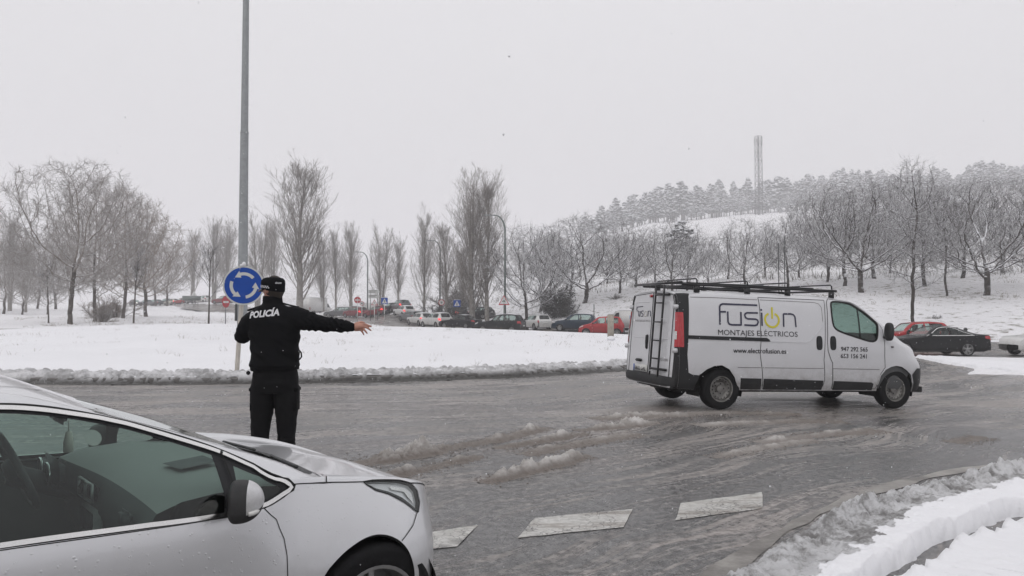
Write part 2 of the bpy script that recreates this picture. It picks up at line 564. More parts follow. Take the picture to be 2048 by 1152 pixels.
plain('post_cream', (0.52, 0.49, 0.44), 0.5, 0.0, 0.12, 3.0)
plain('post_grey', (0.16, 0.165, 0.165), 0.5, 0.4, 0.12, 3.0)
plain('post_dark', (0.06, 0.065, 0.065), 0.5, 0.3, 0.15, 3.0)
plain('lampgreen', (0.16, 0.19, 0.18), 0.5, 0.3, 0.12, 3.0)
plain('concrete', (0.36, 0.33, 0.28), 0.85, 0.0, 0.22, 5.0, bump=0.4, bscale=60)
plain('kerbstone', (0.13, 0.125, 0.12), 0.7, 0.0, 0.3, 5.0, bump=0.4, bscale=50)
plain('cloth_black', (0.0055, 0.0058, 0.007), 0.85, 0.0, 0.3, 10.0, bump=0.25, bscale=240, spec=0.12)
plain('cloth_trouser', (0.0055, 0.0055, 0.0065), 0.85, 0.0, 0.3, 10.0, bump=0.25, bscale=240, spec=0.2)
plain('boot_leather', (0.008, 0.008, 0.008), 0.4, 0.0, 0.2)
plain('skin', (0.42, 0.21, 0.155), 0.5, 0.0, 0.12, 26.0, bump=0.15, bscale=120)
plain('hair', (0.03, 0.022, 0.016), 0.7, 0.0, 0.3, 40.0, bump=0.4, bscale=300)
plain('reflective_print', (0.60, 0.60, 0.62), 0.4, 0.0, 0.05)
plain('ladder_black', (0.016, 0.016, 0.018), 0.4, 0.2, 0.2)
plain('stubble', (0.16, 0.12, 0.07), 0.9, 0.0, 0.3, 3.0)
plain('snowflake', (0.86, 0.87, 0.9), 0.7, 0.0, 0.02)
plain('dormant_twig', (0.13, 0.105, 0.085), 0.9, 0.0, 0.2, 3.0)
plain('amber', (0.75, 0.30, 0.05), 0.3, 0.0, 0.05)

def snow_mat(key, base=(0.82, 0.825, 0.85), bscale=6.0, bump=0.35, specks=None):
    t = NT(key); p = t.pos()
    n1 = t.noise(0.35, 6, 0.6, p); n2 = t.noise(bscale, 6, 0.65, p); n3 = t.noise(45.0, 3, 0.6, p)
    col = t.mix(t.ramp(n1, 0.3, 0.7), tuple(c * 0.955 for c in base), base)
    rough = 0.75
    if specks:
        # bare tufts and soil showing through thin snow
        sc, lo, hi, c1, c2 = specks
        st = t.mapping(p, (1.0, 1.0, 2.0))
        s1 = t.noise(sc, 8, 0.72, st); big = t.noise(sc * 0.12, 4, 0.6, p)
        f = t.ramp(t.math('ADD', s1, t.math('MULTIPLY', t.math('SUBTRACT', big, 0.5), 0.28)), lo, hi)
        gcol = t.mix(t.noise(sc * 1.7, 4, 0.6, p), c1, c2)
        col = t.mix(f, col, gcol)
    h = t.math('ADD', t.math('MULTIPLY', n2, 1.0), t.math('MULTIPLY', n3, 0.16))
    t.bsdf(base=col, rough=rough, spec=0.25, normal=t.bump(h, bump, 0.05))
    M[key] = t.m
snow_mat('snow', bscale=5.0)
snow_mat('snow_smooth', bscale=3.0, bump=0.26, specks=(3.2, 0.655, 0.76, (0.30, 0.28, 0.24), (0.46, 0.44, 0.40)))
snow_mat('snow_lawn', (0.80, 0.80, 0.82), specks=(2.2, 0.60, 0.72, (0.20, 0.185, 0.15), (0.34, 0.32, 0.28)))
snow_mat('snow_slope', (0.79, 0.79, 0.81), specks=(1.5, 0.525, 0.68, (0.10, 0.09, 0.07), (0.26, 0.24, 0.2)))
snow_mat('snow_car', bscale=30.0, bump=0.3)

def slush_mat(key, dirty, clean, lo, hi, zlo, zhi, floor=0.4):
    """churned snow: soaked and brown at the foot, whiter where it is freshly piled"""
    t = NT(key); p = t.pos()
    z = t.n('SeparateXYZ'); t.l(t.obj(), z.inputs[0])
    n = t.noise(9.0, 7, 0.72, p); n2 = t.noise(1.7, 3, 0.5, p)
    f = t.ramp(t.math('ADD', t.math('MULTIPLY', n, 0.6), t.math('MULTIPLY', n2, 0.4)), lo, hi)
    up = t.ramp(z.outputs[2], zlo, zhi)
    f = t.math('MULTIPLY', t.math('ADD', t.math('MULTIPLY', f, 1.0 - floor), floor), up, True)
    col = t.mix(f, dirty, clean)
    t.bsdf(base=col, rough=t.mixf(f, 0.35, 0.75), spec=0.4, normal=t.bump(t.math('ADD', t.noise(30.0, 7, 0.78, p), t.math('MULTIPLY', t.noise(110.0, 4, 0.7, p), 0.4)), 0.9, 0.03))
    M[key] = t.m
slush_mat('slush_road', (0.22, 0.192, 0.172), (0.74, 0.72, 0.70), 0.36, 0.60, -0.015, 0.085, 0.3)
slush_mat('slush_kerb', (0.10, 0.095, 0.09), (0.72, 0.72, 0.73), 0.36, 0.62, 0.0, 0.20)
slush_mat('slush_island', (0.07, 0.068, 0.064), (0.74, 0.74, 0.755), 0.36, 0.62, 0.02, 0.20)
slush_mat('slush_bank', (0.17, 0.162, 0.155), (0.78, 0.785, 0.80), 0.40, 0.56, -0.03, 0.11, 0.16)

def road_mat():
    t = NT('road'); p = t.pos()
    sx = t.n('SeparateXYZ'); t.l(p, sx.inputs[0])
    # polar coordinates about the roundabout's middle: tracks follow the ring
    dx = t.math('ADD', sx.outputs[0], 10.0); dy = t.math('SUBTRACT', sx.outputs[1], 40.5)
    r = t.math('SQRT', t.math('ADD', t.math('MULTIPLY', dx, dx), t.math('MULTIPLY', dy, dy)))
    a = t.math('MULTIPLY', t.math('ARCTAN2', dy, dx), 30.0)
    cv = t.n('CombineXYZ'); t.l(a, cv.inputs[0]); t.l(r, cv.inputs[1])
    ring = cv.outputs[0]
    ent = t.mapping(p, (1, 1, 1), (0, 0, radians(-40)))
    near = t.ramp(t.math('ADD', t.math('ADD', sx.outputs[1], t.math('MULTIPLY', sx.outputs[0], -0.30)), t.math('MULTIPLY', t.noise(0.35, 2, 0.5, p), 5.0)), 15.0, 10.5)
    warp = t.n('TexNoise'); warp.inputs['Scale'].default_value = 0.30; warp.inputs['Detail'].default_value = 2.0; t.l(p, warp.inputs['Vector'])
    wv = t.n('VectorMath', operation='SCALE'); t.l(warp.outputs['Color'], wv.inputs[0]); wv.inputs['Scale'].default_value = 1.6
    def warped(vec):
        ad = t.n('VectorMath', operation='ADD'); t.l(vec, ad.inputs[0]); t.l(wv.outputs[0], ad.inputs[1]); return ad.outputs[0]
    ringw, entw = warped(ring), warped(ent)
    def streak(scu, scv, det, rough=0.6):
        A = t.noise(1.0, det, rough, t.mapping(ringw, (scu, scv, 1)))
        B = t.noise(1.0, det, rough, t.mapping(entw, (scu, scv, 1)))
        return t.mixf(near, A, B)
    s1 = streak(0.14, 1.3, 4); s2 = streak(0.40, 7.5, 5, 0.65); s3 = streak(0.9, 26.0, 5, 0.7)
    grit = t.noise(70.0, 5, 0.75, p); blot = t.noise(0.5, 6, 0.62, p); fine = t.noise(14.0, 7, 0.75, p)
    film = t.math('ADD', t.math('MULTIPLY', s1, 0.62), t.math('ADD', t.math('MULTIPLY', s2, 0.50), t.math('MULTIPLY', blot, 0.06)))
    film = t.math('ADD', film, t.math('MULTIPLY', t.math('SUBTRACT', s3, 0.5), 0.55))
    film = t.math('ADD', film, t.math('MULTIPLY', t.math('SUBTRACT', fine, 0.5), 0.36))
    film = t.math('SUBTRACT', film, t.math('MULTIPLY', near, 0.045))
    f = t.ramp(film, 0.50, 0.70)
    asphalt = t.mix(t.ramp(t.math('ADD', t.math('MULTIPLY', grit, 0.6), t.math('MULTIPLY', fine, 0.4)), 0.42, 0.60), (0.024, 0.024, 0.024), (0.21, 0.209, 0.206))
    slush = t.mix(t.ramp(fine, 0.3, 0.7), (0.19, 0.166, 0.150), (0.40, 0.368, 0.348))
    col = t.mix(t.math('MULTIPLY', f, 0.90), asphalt, slush)
    # a few bright grains of ice
    col = t.mix(t.math('MULTIPLY', t.ramp(t.noise(120.0, 3, 0.7, p), 0.66, 0.76), 0.55), col, (0.50, 0.49, 0.48))
    wet = t.ramp(t.noise(0.55, 4, 0.6, ringw), 0.38, 0.62)
    rough = t.mixf(f, t.mixf(wet, 0.10, 0.30), t.mixf(wet, 0.24, 0.48))
    h = t.math('ADD', t.math('MULTIPLY', f, 1.0), t.math('ADD', t.math('MULTIPLY', grit, 0.45), t.math('MULTIPLY', s3, 0.6)))
    t.bsdf(base=col, rough=rough, spec=0.55, normal=t.bump(h, 0.34, 0.018))
    M['road'] = t.m
road_mat()

def paint_mark():
    t = NT('road_paint'); p = t.pos()
    vo = t.n('TexVoronoi', feature='DISTANCE_TO_EDGE'); vo.inputs['Scale'].default_value = 16.0
    w = t.n('VectorMath', operation='ADD'); nz = t.n('TexNoise'); nz.inputs['Scale'].default_value = 9.0
    t.l(p, nz.inputs['Vector']); sc = t.n('VectorMath', operation='SCALE'); t.l(nz.outputs['Color'], sc.inputs[0]); sc.inputs['Scale'].default_value = 0.12
    t.l(p, w.inputs[0]); t.l(sc.outputs[0], w.inputs[1]); t.l(w.outputs[0], vo.inputs['Vector'])
    crack = t.ramp(vo.outputs['Distance'], 0.085, 0.0)
    crack = t.math('MULTIPLY', crack, t.ramp(t.noise(3.0, 3, 0.5, p), 0.35, 0.6))
    ent = t.mapping(p, (0.8, 3.2, 1), (0, 0, radians(-40)))
    mud = t.math('MULTIPLY', t.ramp(t.noise(1.4, 6, 0.68, ent), 0.48, 0.62), 0.8)
    col = t.mix(t.ramp(t.noise(22, 4, 0.6, p), 0.3, 0.7), (0.40, 0.395, 0.37), (0.56, 0.555, 0.53))
    col = t.mix(mud, col, (0.20, 0.17, 0.14)); col = t.mix(crack, col, (0.07, 0.065, 0.06))
    t.bsdf(base=col, rough=0.4, normal=t.bump(t.noise(60, 3, 0.6, p), 0.25, 0.01))
    M['road_paint'] = t.m
    t = NT('edge_line'); p = t.pos()
    f = t.ramp(t.noise(1.6, 5, 0.65, p), 0.35, 0.7)
    col = t.mix(f, (0.11, 0.10, 0.09), (0.34, 0.325, 0.30))
    t.bsdf(base=col, rough=0.4, normal=t.bump(t.noise(40, 4, 0.6, p), 0.4, 0.01))
    M['edge_line'] = t.m
paint_mark()

def bark(key, c1, c2, snow, lo, hi, snow_all=0.0):
    """bark with the snow that settles on the upper side of every branch"""
    t = NT(key); g = t.n('NewGeometry'); s = t.n('SeparateXYZ'); t.l(g.outputs['Normal'], s.inputs[0])
    p = g.outputs['Position']
    col = t.mix(t.ramp(t.noise(3.5, 5, 0.65, p), 0.3, 0.7), c1, c2)
    n = t.noise(1.1, 4, 0.6, p)
    f = t.ramp(t.math('ADD', s.outputs[2], t.math('MULTIPLY', t.math('SUBTRACT', n, 0.5), 1.2)), lo, hi)
    f = t.math('MULTIPLY', f, snow, True)
    col = t.mix(f, col, (0.80, 0.81, 0.84))
    t.bsdf(base=col, rough=0.85, spec=0.2, normal=t.bump(t.noise(14, 4, 0.6, p), 0.4, 0.03))
    M[key] = t.m
bark('bark_snowy', (0.035, 0.030, 0.027), (0.085, 0.075, 0.068), 0.95, 0.12, 0.6)
bark('twig_snowy', (0.048, 0.041, 0.037), (0.10, 0.089, 0.081), 0.95, 0.0, 0.5)
bark('bark_park', (0.06, 0.052, 0.045), (0.12, 0.105, 0.092), 0.8, 0.35, 0.8)
bark('twig_park', (0.16, 0.14, 0.122), (0.27, 0.24, 0.215), 0.85, 0.15, 0.8)
bark('twig_brown', (0.19, 0.155, 0.125), (0.29, 0.24, 0.20), 0.75, 0.2, 0.85)
bark('bark_poplar', (0.19, 0.178, 0.162), (0.32, 0.305, 0.285), 0.6, 0.35, 0.9)
bark('twig_poplar', (0.20, 0.183, 0.165), (0.31, 0.288, 0.268), 0.7, 0.25, 0.85)
bark('pine_crown', (0.016, 0.024, 0.02), (0.045, 0.056, 0.048), 0.94, -0.25, 0.45)
bark('pine_trunk', (0.05, 0.04, 0.035), (0.10, 0.085, 0.075), 0.5, 0.4, 0.9)
bark('bush_leaf', (0.016, 0.018, 0.013), (0.05, 0.048, 0.038), 0.55, 0.25, 0.8)
bark('bush_pale', (0.09, 0.085, 0.075), (0.18, 0.17, 0.15), 0.95, -0.2, 0.4)
bark('thicket', (0.10, 0.09, 0.08), (0.2, 0.185, 0.165), 0.6, 0.1, 0.8)

def glass_mat(key, tint, refl=1.0, rough=0.0):
    """thin pane: tinted see-through with a mirror coat that grows at grazing angles"""
    t = NT(key)
    tr = t.n('BsdfTransparent'); tr.inputs[0].default_value = (*tint, 1)
    gl = t.n('BsdfGlossy'); gl.inputs['Roughness'].default_value = 0.02 + rough
    lw = t.n('LayerWeight'); lw.inputs[0].default_value = 0.5
    fz = t.math('ADD', t.math('MULTIPLY', t.math('POWER', lw.outputs['Facing'], 5.0), 0.95), 0.045)
    gl.inputs[0].default_value = (0.95, 0.97, 0.96, 1)
    m = t.n('MixShader'); t.l(t.math('MULTIPLY', fz, refl, True), m.inputs[0]); t.l(tr.outputs[0], m.inputs[1]); t.l(gl.outputs[0], m.inputs[2])
    t.l(m.outputs[0], t.out.inputs['Surface'])
    M[key] = t.m
glass_mat('glass', (0.66, 0.76, 0.73), 1.0)
glass_mat('glass_silver', (0.66, 0.79, 0.745), 1.0)
glass_mat('glass_van', (0.46, 0.58, 0.535), 1.0)
glass_mat('glass_dark', (0.10, 0.12, 0.12), 1.0)
glass_mat('lens', (0.86, 0.88, 0.88), 1.0)

# ------------------------------------------------------------------ ground
CX0, CY0, RI = -10.0, 40.5, 23.6              # middle and radius of the roundabout's island
_gx = pchip([-60, -12, -4, -1, 1.5, 3, 6.6, 15, 25, 45, 90], [0.05, 0.02, -0.02, -0.03, -0.01, 0.01, -0.09, -0.25, -0.42, -0.6, -0.7])
_cols = [
 (-0.9, [(30, 0), (40, 0), (64, .4), (100, 1.0), (150, 2.0), (205, 3.0), (400, 6), (900, 10), (3000, 12)]),
 (-0.5, [(30, 0), (40, 0), (64, .4), (100, 1.0), (150, 2.0), (205, 3.0), (400, 6), (900, 10), (3000, 12)]),
 (-0.28, [(30, 0), (60, 0), (90, .3), (129, 1.0), (142, 1.3), (160, 4.0), (200, 7), (400, 14), (900, 26), (3000, 28)]),
 (-0.2, [(30, 0), (60, 0), (90, .3), (109, .75), (121, .95), (136, 3.4), (165, 6.5), (300, 13), (900, 30), (3000, 32)]),
 (-0.1, [(30, 0), (60, -.1), (80, -.05), (92, .3), (105, 2.4), (150, 7), (300, 16), (900, 36), (3000, 38)]),
 (0.0, [(30, -.0), (60, -.15), (75, -.2), (81, .4), (92, 2.3), (120, 5.5), (200, 12), (400, 30), (700, 50), (1000, 56), (3000, 58)]),
 (0.1, [(30, -.1), (50, -.2), (66, -.3), (71, .5), (78, 2.3), (92, 4.2), (120, 7), (200, 15), (400, 40), (620, 62), (800, 74), (3000, 78)]),
 (0.2, [(30, -.2), (50, -.3), (62, -.3), (68, 1.2), (80, 3.4), (120, 8.5), (200, 19), (400, 48), (600, 73), (780, 94), (1000, 98), (3000, 100)]),
 (0.33, [(30, -.3), (46, -.4), (52, -.1), (58, 1.2), (70, 3.2), (120, 9.5), (200, 21), (400, 50), (600, 78), (760, 102), (1000, 108), (3000, 110)]),
 (0.47, [(30, -.3), (40, -.42), (47, -.3), (51, .6), (61, 2.4), (80, 5), (120, 10.5), (200, 22), (400, 52), (600, 82), (760, 106), (1000, 112), (3000, 114)]),
 (0.6, [(30, -.35), (43, -.42), (47, -.2), (51, .7), (61, 2.2), (80, 5), (120, 10.5), (200, 23), (400, 54), (600, 84), (780, 108), (1000, 114), (3000, 116)]),
 (1.0, [(30, -.35), (48, -.45), (53, -.2), (58, .7), (68, 2.2), (90, 5), (130, 11), (200, 22), (400, 54), (600, 84), (800, 110), (1000, 116), (3000, 118)])]
_ca = np.array([c[0] for c in _cols]); _cf = [pchip([q[0] for q in c[1]], [q[1] for q in c[1]]) for c in _cols]
def ground_z(x, y):
    x, y = np.broadcast_arrays(np.asarray(x, float), np.asarray(y, float))
    d = np.hypot(x, y)
    a = np.clip(x / np.maximum(y, 0.35 * d + 1e-6), -0.9, 1.0)
    k = np.clip(np.searchsorted(_ca, a) - 1, 0, len(_ca) - 2)
    u = (a - _ca[k]) / (_ca[k + 1] - _ca[k]); u = u * u * (3 - 2 * u)
    T = np.stack([f(d) for f in _cf], 0)
    far = np.take_along_axis(T, k[None], 0)[0] * (1 - u) + np.take_along_axis(T, k[None] + 1, 0)[0] * u
    w = smoothstep(24, 40, d)
    return _gx(x) * (1 - w) + far * w

PATH = np.array([(75, 38), (40, 36.6), (25, 36.2), (17, 41), (10, 52), (5, 63), (-1, 70.5), (-8, 79), (-16, 95), (-25, 110), (-43, 130), (-64, 150), (-95, 195), (-135, 245), (-190, 300)], float)
def seg_dist(x, y, path):
    best = np.full(np.shape(x), 1e9)
    for (ax, ay), (bx, by) in zip(path[:-1], path[1:]):
        vx, vy = bx - ax, by - ay
        t = np.clip(((x - ax) * vx + (y - ay) * vy) / (vx * vx + vy * vy), 0, 1)
        best = np.minimum(best, np.hypot(x - ax - t * vx, y - ay - t * vy))
    return best
def road_mask(x, y):
    """> 0.5 on a carriageway"""
    r = np.hypot(x - CX0, y - CY0)
    ring = smoothstep(30.0, 29.2, r)
    arm = smoothstep(22.6, 21.6, y - np.clip(x - 13, 0, 30) * 0.1) * smoothstep(-48, -46, x)
    q = smoothstep(4.4, 3.5, seg_dist(x, y, PATH))
    return np.maximum(np.maximum(ring, arm), q)

def build_ground():
    az = np.concatenate([np.linspace(-180, -40, 30)[:-1], np.linspace(-40, 40, 250), np.linspace(40, 180, 30)[1:]])
    d = np.concatenate([[0.0, 0.6], 2.0 * 1.0195 ** np.arange(0, 375)])
    d = d[d < 1500]
    A, D = np.meshgrid(np.radians(az), d, indexing='ij')
    X = D * np.sin(A); Y = D * np.cos(A)
    m = road_mask(X, Y)
    Z = ground_z(X, Y) + 0.05
    far = smoothstep(45, 75, D)
    Z = Z + fbm(X * 0.9, Y * 0.9, 4) * (0.10 + 0.25 * far) * (1 - m) + fbm(X * 0.09, Y * 0.09, 3) * 2.2 * smoothstep(90, 200, D)
    Z = Z - 0.45 * smoothstep(0.25, 0.8, m)
    mb = MB(); mb.grid(np.stack([X, Y, Z], -1))
    me = mb.mesh('ground')
    me.materials.append(M['snow_lawn']); me.materials.append(M['snow_slope'])
    # the rough grass of the banks shows through more than the lawn
    c = np.zeros(len(me.polygons) * 3); me.polygons.foreach_get('center', c); c = c.reshape(-1, 3)
    az_c = c[:, 0] / np.maximum(c[:, 1], 1)
    slope = ((az_c > -0.31) & (np.hypot(c[:, 0], c[:, 1]) > 48)).astype(np.int32)
    me.polygons.foreach_set('material_index', slope)
    o = link(bpy.data.objects.new('ground', me)); tag(o, kind='structure')
    n = me.polygons
    return o
build_ground()

def build_road():
    def sheet(xs, ys):
        X, Y = np.meshgrid(xs, ys, indexing='ij')
        m = road_mask(X, Y)
        Z = ground_z(X, Y)
        V = np.stack([X, Y, Z], -1); a, b = X.shape
        I = np.arange(a * b).reshape(a, b)
        keep = np.maximum.reduce([m[:-1, :-1], m[1:, :-1], m[1:, 1:], m[:-1, 1:]]) > 0.02
        Q = np.stack([I[:-1, :-1], I[1:, :-1], I[1:, 1:], I[:-1, 1:]], -1)[keep]
        return V.reshape(-1, 3), Q
    v, q = sheet(np.arange(-60, 80.1, 0.5), np.arange(-16, 82.1, 0.5))
    mb = MB(); mb.add(v, [q])
    v, q = sheet(np.arange(-220, -5, 1.0), np.arange(82.0, 320, 1.0))
    mb.add(v, [q])
    o = mb.build('road', M['road']); tag(o, kind='structure')
build_road()

def px_ground(px, py, z=0.0):
    u = (576 - py) / 1500.0; P = math.atan(49 / 1500.0)
    dx, dy, dz = (px - 1024) / 1500.0, cos(P) - u * sin(P), sin(P) + u * cos(P)
    t = (z - CAM_H) / dz
    return np.array([dx * t, dy * t, z])

# painted give-way dashes (corner points measured on the ground, in metres)
def dashes():
    for quad in ([(-0.68, 5.56), (-0.26, 5.79), (-0.382, 5.26), (-0.637, 5.19)],
                 [(0.183, 5.97), (0.986, 6.21), (0.84, 5.70), (0.036, 5.45)],
                 [(1.417, 6.38), (2.22, 6.71), (2.05, 6.18), (1.27, 5.87)]):
        q = np.array(quad); n = len(q)
        P = resample(q, 0.15)
        ov, of = cdt_patch(q, (), 0.12)
        # worn, uneven rim
        V = np.concatenate([ov + (RNG.random(ov.shape) - 0.5) * 0.012, (ground_z(ov[:, 0], ov[:, 1]) + 0.005)[:, None]], 1)
        mb = MB(); mb.add(V, [of])
        o = mb.build('road_marking', M['road_paint']); tag(o, kind='structure')
    # the muddy edge line in front of the kerb
    line = np.array([(-0.4, 2.6), (0.55, 3.72), (1.12, 4.45), (1.75, 5.30), (2.55, 6.15), (3.6, 7.05), (5.0, 8.05), (7.5, 9.5)])
    s = smooth_poly(line, 3, False)
    T = np.gradient(s, axis=0); T /= np.linalg.norm(T, axis=1)[:, None]
    B = np.stack([-T[:, 1], T[:, 0]], -1)
    w = 0.015 + 0.10 * vnoise(s[:, 0] * 3, s[:, 1] * 3)
    L = s + B * w[:, None]; R_ = s - B * w[:, None]
    V = np.stack([np.concatenate([q, (ground_z(q[:, 0], q[:, 1]) + 0.005)[:, None]], 1) for q in (L, s, R_)], 1)
    mb = MB(); mb.grid(V); o = mb.build('road_edge_line', M['edge_line']); tag(o, kind='structure')
dashes()

def island():
    th = np.linspace(0, 2 * pi, 360)
    r = np.concatenate([np.linspace(0, 20, 34), np.linspace(20, RI, 40)[1:]])
    A, R = np.meshgrid(th, r, indexing='ij')
    X = CX0 + R * np.cos(A); Y = CY0 + R * np.sin(A)
    Z = ground_z(CX0 + RI * np.cos(A), CY0 + RI * np.sin(A)) * smoothstep(0, RI, R) + 0.19
    Z = Z + 0.60 * (1 - (R / RI) ** 2) ** 0.85 + fbm(X * 0.7, Y * 0.7, 4) * 0.05 - 0.04 * smoothstep(RI - 0.25, RI, R)
    mb = MB(); mb.grid(np.stack([X, Y, Z], -1))
    o = mb.build('island_lawn', M['snow_smooth']); tag(o, kind='structure')
    global island_z
    def island_z(x, y):
        rr = np.hypot(x - CX0, y - CY0)
        return float(ground_z(x, y) * smoothstep(0, RI, rr) + 0.19 + 0.60 * max(0, 1 - (rr / RI) ** 2) ** 0.85)
    # kerb ring
    prof = [(RI - 0.05, 0.135), (RI + 0.10, 0.125), (RI + 0.13, 0.10), (RI + 0.145, -0.06)]
    V = np.stack([np.stack([CX0 + q[0] * np.cos(th), CY0 + q[0] * np.sin(th), ground_z(CX0 + q[0] * np.cos(th), CY0 + q[0] * np.sin(th)) + q[1]], -1) for q in prof], 1)
    mb = MB(); mb.grid(V)
    o = mb.build('kerb', M['kerbstone'], smooth=True, auto=30); tag(o, kind='structure')
island()

def blob_field(S, W, n, srange, wfun, rr, hh, rng, base):
    """rounded lumps of snow heaped on a height field laid out along (s, w)"""
    H = base.copy()
    s0, w0 = S[:, 0], W[0]
    for i in range(n):
        cs = rng.uniform(*srange); cw = wfun(rng, cs); r = rr(rng, cs); h = hh(rng, cs, cw)
        if r <= 0.004: continue
        i0, i1 = np.searchsorted(s0, [cs - r, cs + r]); j0, j1 = np.searchsorted(w0, [cw - r, cw + r])
        if i1 <= i0 or j1 <= j0: continue
        ss = S[i0:i1, j0:j1] - cs; ww = W[i0:i1, j0:j1] - cw
        q = 1 - (ss * ss + ww * ww) / (r * r)
        H[i0:i1, j0:j1] = np.maximum(H[i0:i1, j0:j1], np.where(q > 0, h + r * 0.75 * (np.sqrt(np.maximum(q, 0)) - 0.6), -9))
    return H

def strip_mesh(path, s_step, ws, zfun, name, mat, label=None, cat=None, kind='stuff', s_rng=None, chunks=None, smooth=True, zbase=0.0):
    """height field laid along a path; w is measured to its right"""
    q = smooth_poly(path, 3, False)
    L = np.concatenate([[0], np.cumsum(np.linalg.norm(np.diff(q, axis=0), axis=1))])
    s = np.arange(0, L[-1], s_step)
    x = np.interp(s, L, q[:, 0]); y = np.interp(s, L, q[:, 1])
    T = np.stack([np.gradient(x), np.gradient(y)], -1); T /= np.linalg.norm(T, axis=1)[:, None]
    for _ in range(30): T = (T + np.roll(T, 1, 0) + np.roll(T, -1, 0)) / 3 if False else T
    B = np.stack([T[:, 1], -T[:, 0]], -1)
    S, W = np.meshgrid(s, ws, indexing='ij')
    X = x[:, None] + B[:, :1] * W; Y = y[:, None] + B[:, 1:] * W
    H, extra = zfun(S, W, X, Y, L[-1])
    Z = ground_z(X, Y) + H
    mb = MB(); mb.grid(np.stack([X, Y, Z], -1))
    if extra is not None:
        for (cs, cw, ch, r, rng) in extra:
            px = np.interp(cs, s, x); py = np.interp(cs, s, y)
            bx = np.interp(cs, s, B[:, 0]); by = np.interp(cs, s, B[:, 1])
            gx, gy = px + bx * cw, py + by * cw
            mb.ico((gx, gy, float(ground_z(gx, gy)) + ch), r, 2 if r > 0.03 else 1, (1, 1, 0.8), 0.16, rng)
    mb.v = [v - np.array([0, 0, zbase]) for v in mb.v]
    o = mb.build(name, mat, smooth=smooth, loc=(0, 0, zbase))
    tag(o, label, cat, kind=kind)
    return o

def foreground_bank():
    K = [(0.25, 3.25), (0.70, 3.90), (1.29, 4.55), (2.1, 5.5), (3.4, 6.6), (5.4, 7.9), (8, 9.35), (9.5, 10.2)]
    rng = np.random.default_rng(11)
    ws = np.concatenate([np.arange(-0.08, 0.66, 0.0118), np.arange(0.66, 1.3, 0.03), np.arange(1.3, 2.2, 0.05), np.arange(2.2, 5.5, 0.25)])
    def z(S, W, X, Y, L):
        n1 = fbm(S * 2.2, W * 2.2, 4); n2 = fbm(S * 9, W * 9, 4); n3 = fbm(S * 34, W * 34, 3); lo = fbm(S * 0.8, S * 0 + 3, 3)
        wl = 0.46 + 0.30 * lo
        walk = 0.145 + 0.03 * n1 + 0.02 * n2
        q = W + 0.05 * n2 + 0.06 * n1
        base = -0.03 + 0.085 * smoothstep(-0.02, 0.10, q) + (walk - 0.055) * smoothstep(wl - .30, wl + 0.24, q)
        g0 = np.interp(S, [0, 3.2, 4.6, 6.0, 8.2, 13], [0.60, 0.84, 0.92, 1.26, 1.75, 2.6])
        gw = 0.062 + 0.05 * fbm(S * 3, S * 0 + 9, 3)
        gap = smoothstep(gw + 0.05, gw, np.abs(W - g0 + 0.10 * n1 + .05 * n2))
        base = base - gap * 0.22
        base = base - smoothstep(g0 + 0.05, g0 + 0.16, W) * 0.055
        hs = 0.35 + 1.1 * vnoise(S * 1.6, S * 0 + 8.2)
        prof = lambda w: np.exp(-((w - 0.18) / 0.14) ** 2)
        rough_zone = smoothstep(-0.03, 0.05, q) * smoothstep(wl + 0.22, wl - 0.02, q)
        B1 = billow(S * 5.5, W * 5.5, 6); B2 = billow(S * 17 + 3, W * 17, 4)
        H = base + rough_zone * ((0.125 * prof(W) * hs + .02) * (B1 - .18) * 1.25 + 0.030 * (B2 - .3))
        H = H + 0.012 * n3 * (1 - smoothstep(0.6, 0.9, W)) + 0.010 * n2
        pr = lambda w: math.exp(-((w - 0.18) / 0.14) ** 2)
        H = blob_field(S, W, 2600, (0, L), lambda r, s: .03 + abs(r.normal(0.08, 0.16)), lambda r, s: r.uniform(0.006, 0.024), lambda r, s, w: 0.03 + 0.05 * pr(w) * r.random(), rng, H)
        prof = pr; hs = lambda s: .6
        ex = []
        for i in range(0):
            cs = rng.uniform(0, L); cw = rng.normal(0.12, 0.17); r = rng.uniform(0.005, 0.022) * rng.random() + 0.004
            ex.append((cs, cw, max(0.004, 0.10 * prof(cw) * hs(cs) * rng.uniform(.5, 1)), r, rng))
        return H, ex
    o = strip_mesh(K, 0.0135, ws, z, 'ploughed_snow', M['slush_bank'], 'ploughed lumpy snow bank along the near kerb', 'snow bank')
    me = o.data; me.materials.append(M['snow'])
    ns = len(np.arange(0, 1)); nw = len(ws)
    # beyond the ploughed lumps lies clean snow
    q = (len(me.vertices) // 1)
    c = np.zeros(len(me.polygons), np.int32); rows = np.arange(len(me.polygons))
    nq = int(np.sum(np.array([len(p.vertices) for p in me.polygons]) == 4)); col = rows % (nw - 1)
    wmid = (ws[:-1] + ws[1:]) / 2; ss = rows // (nw - 1)
    edge = 0.50 + 0.26 * (vnoise(ss * .0135 * 3.0, ss * 0 + 1.5) - .5) + 0.16 * (vnoise(ss * .0135 * 14.0, ss * 0 + 4.5) - .5)
    c[(rows < nq) & (wmid[col] > edge)] = 1
    me.polygons.foreach_set('material_index', c)
foreground_bank()

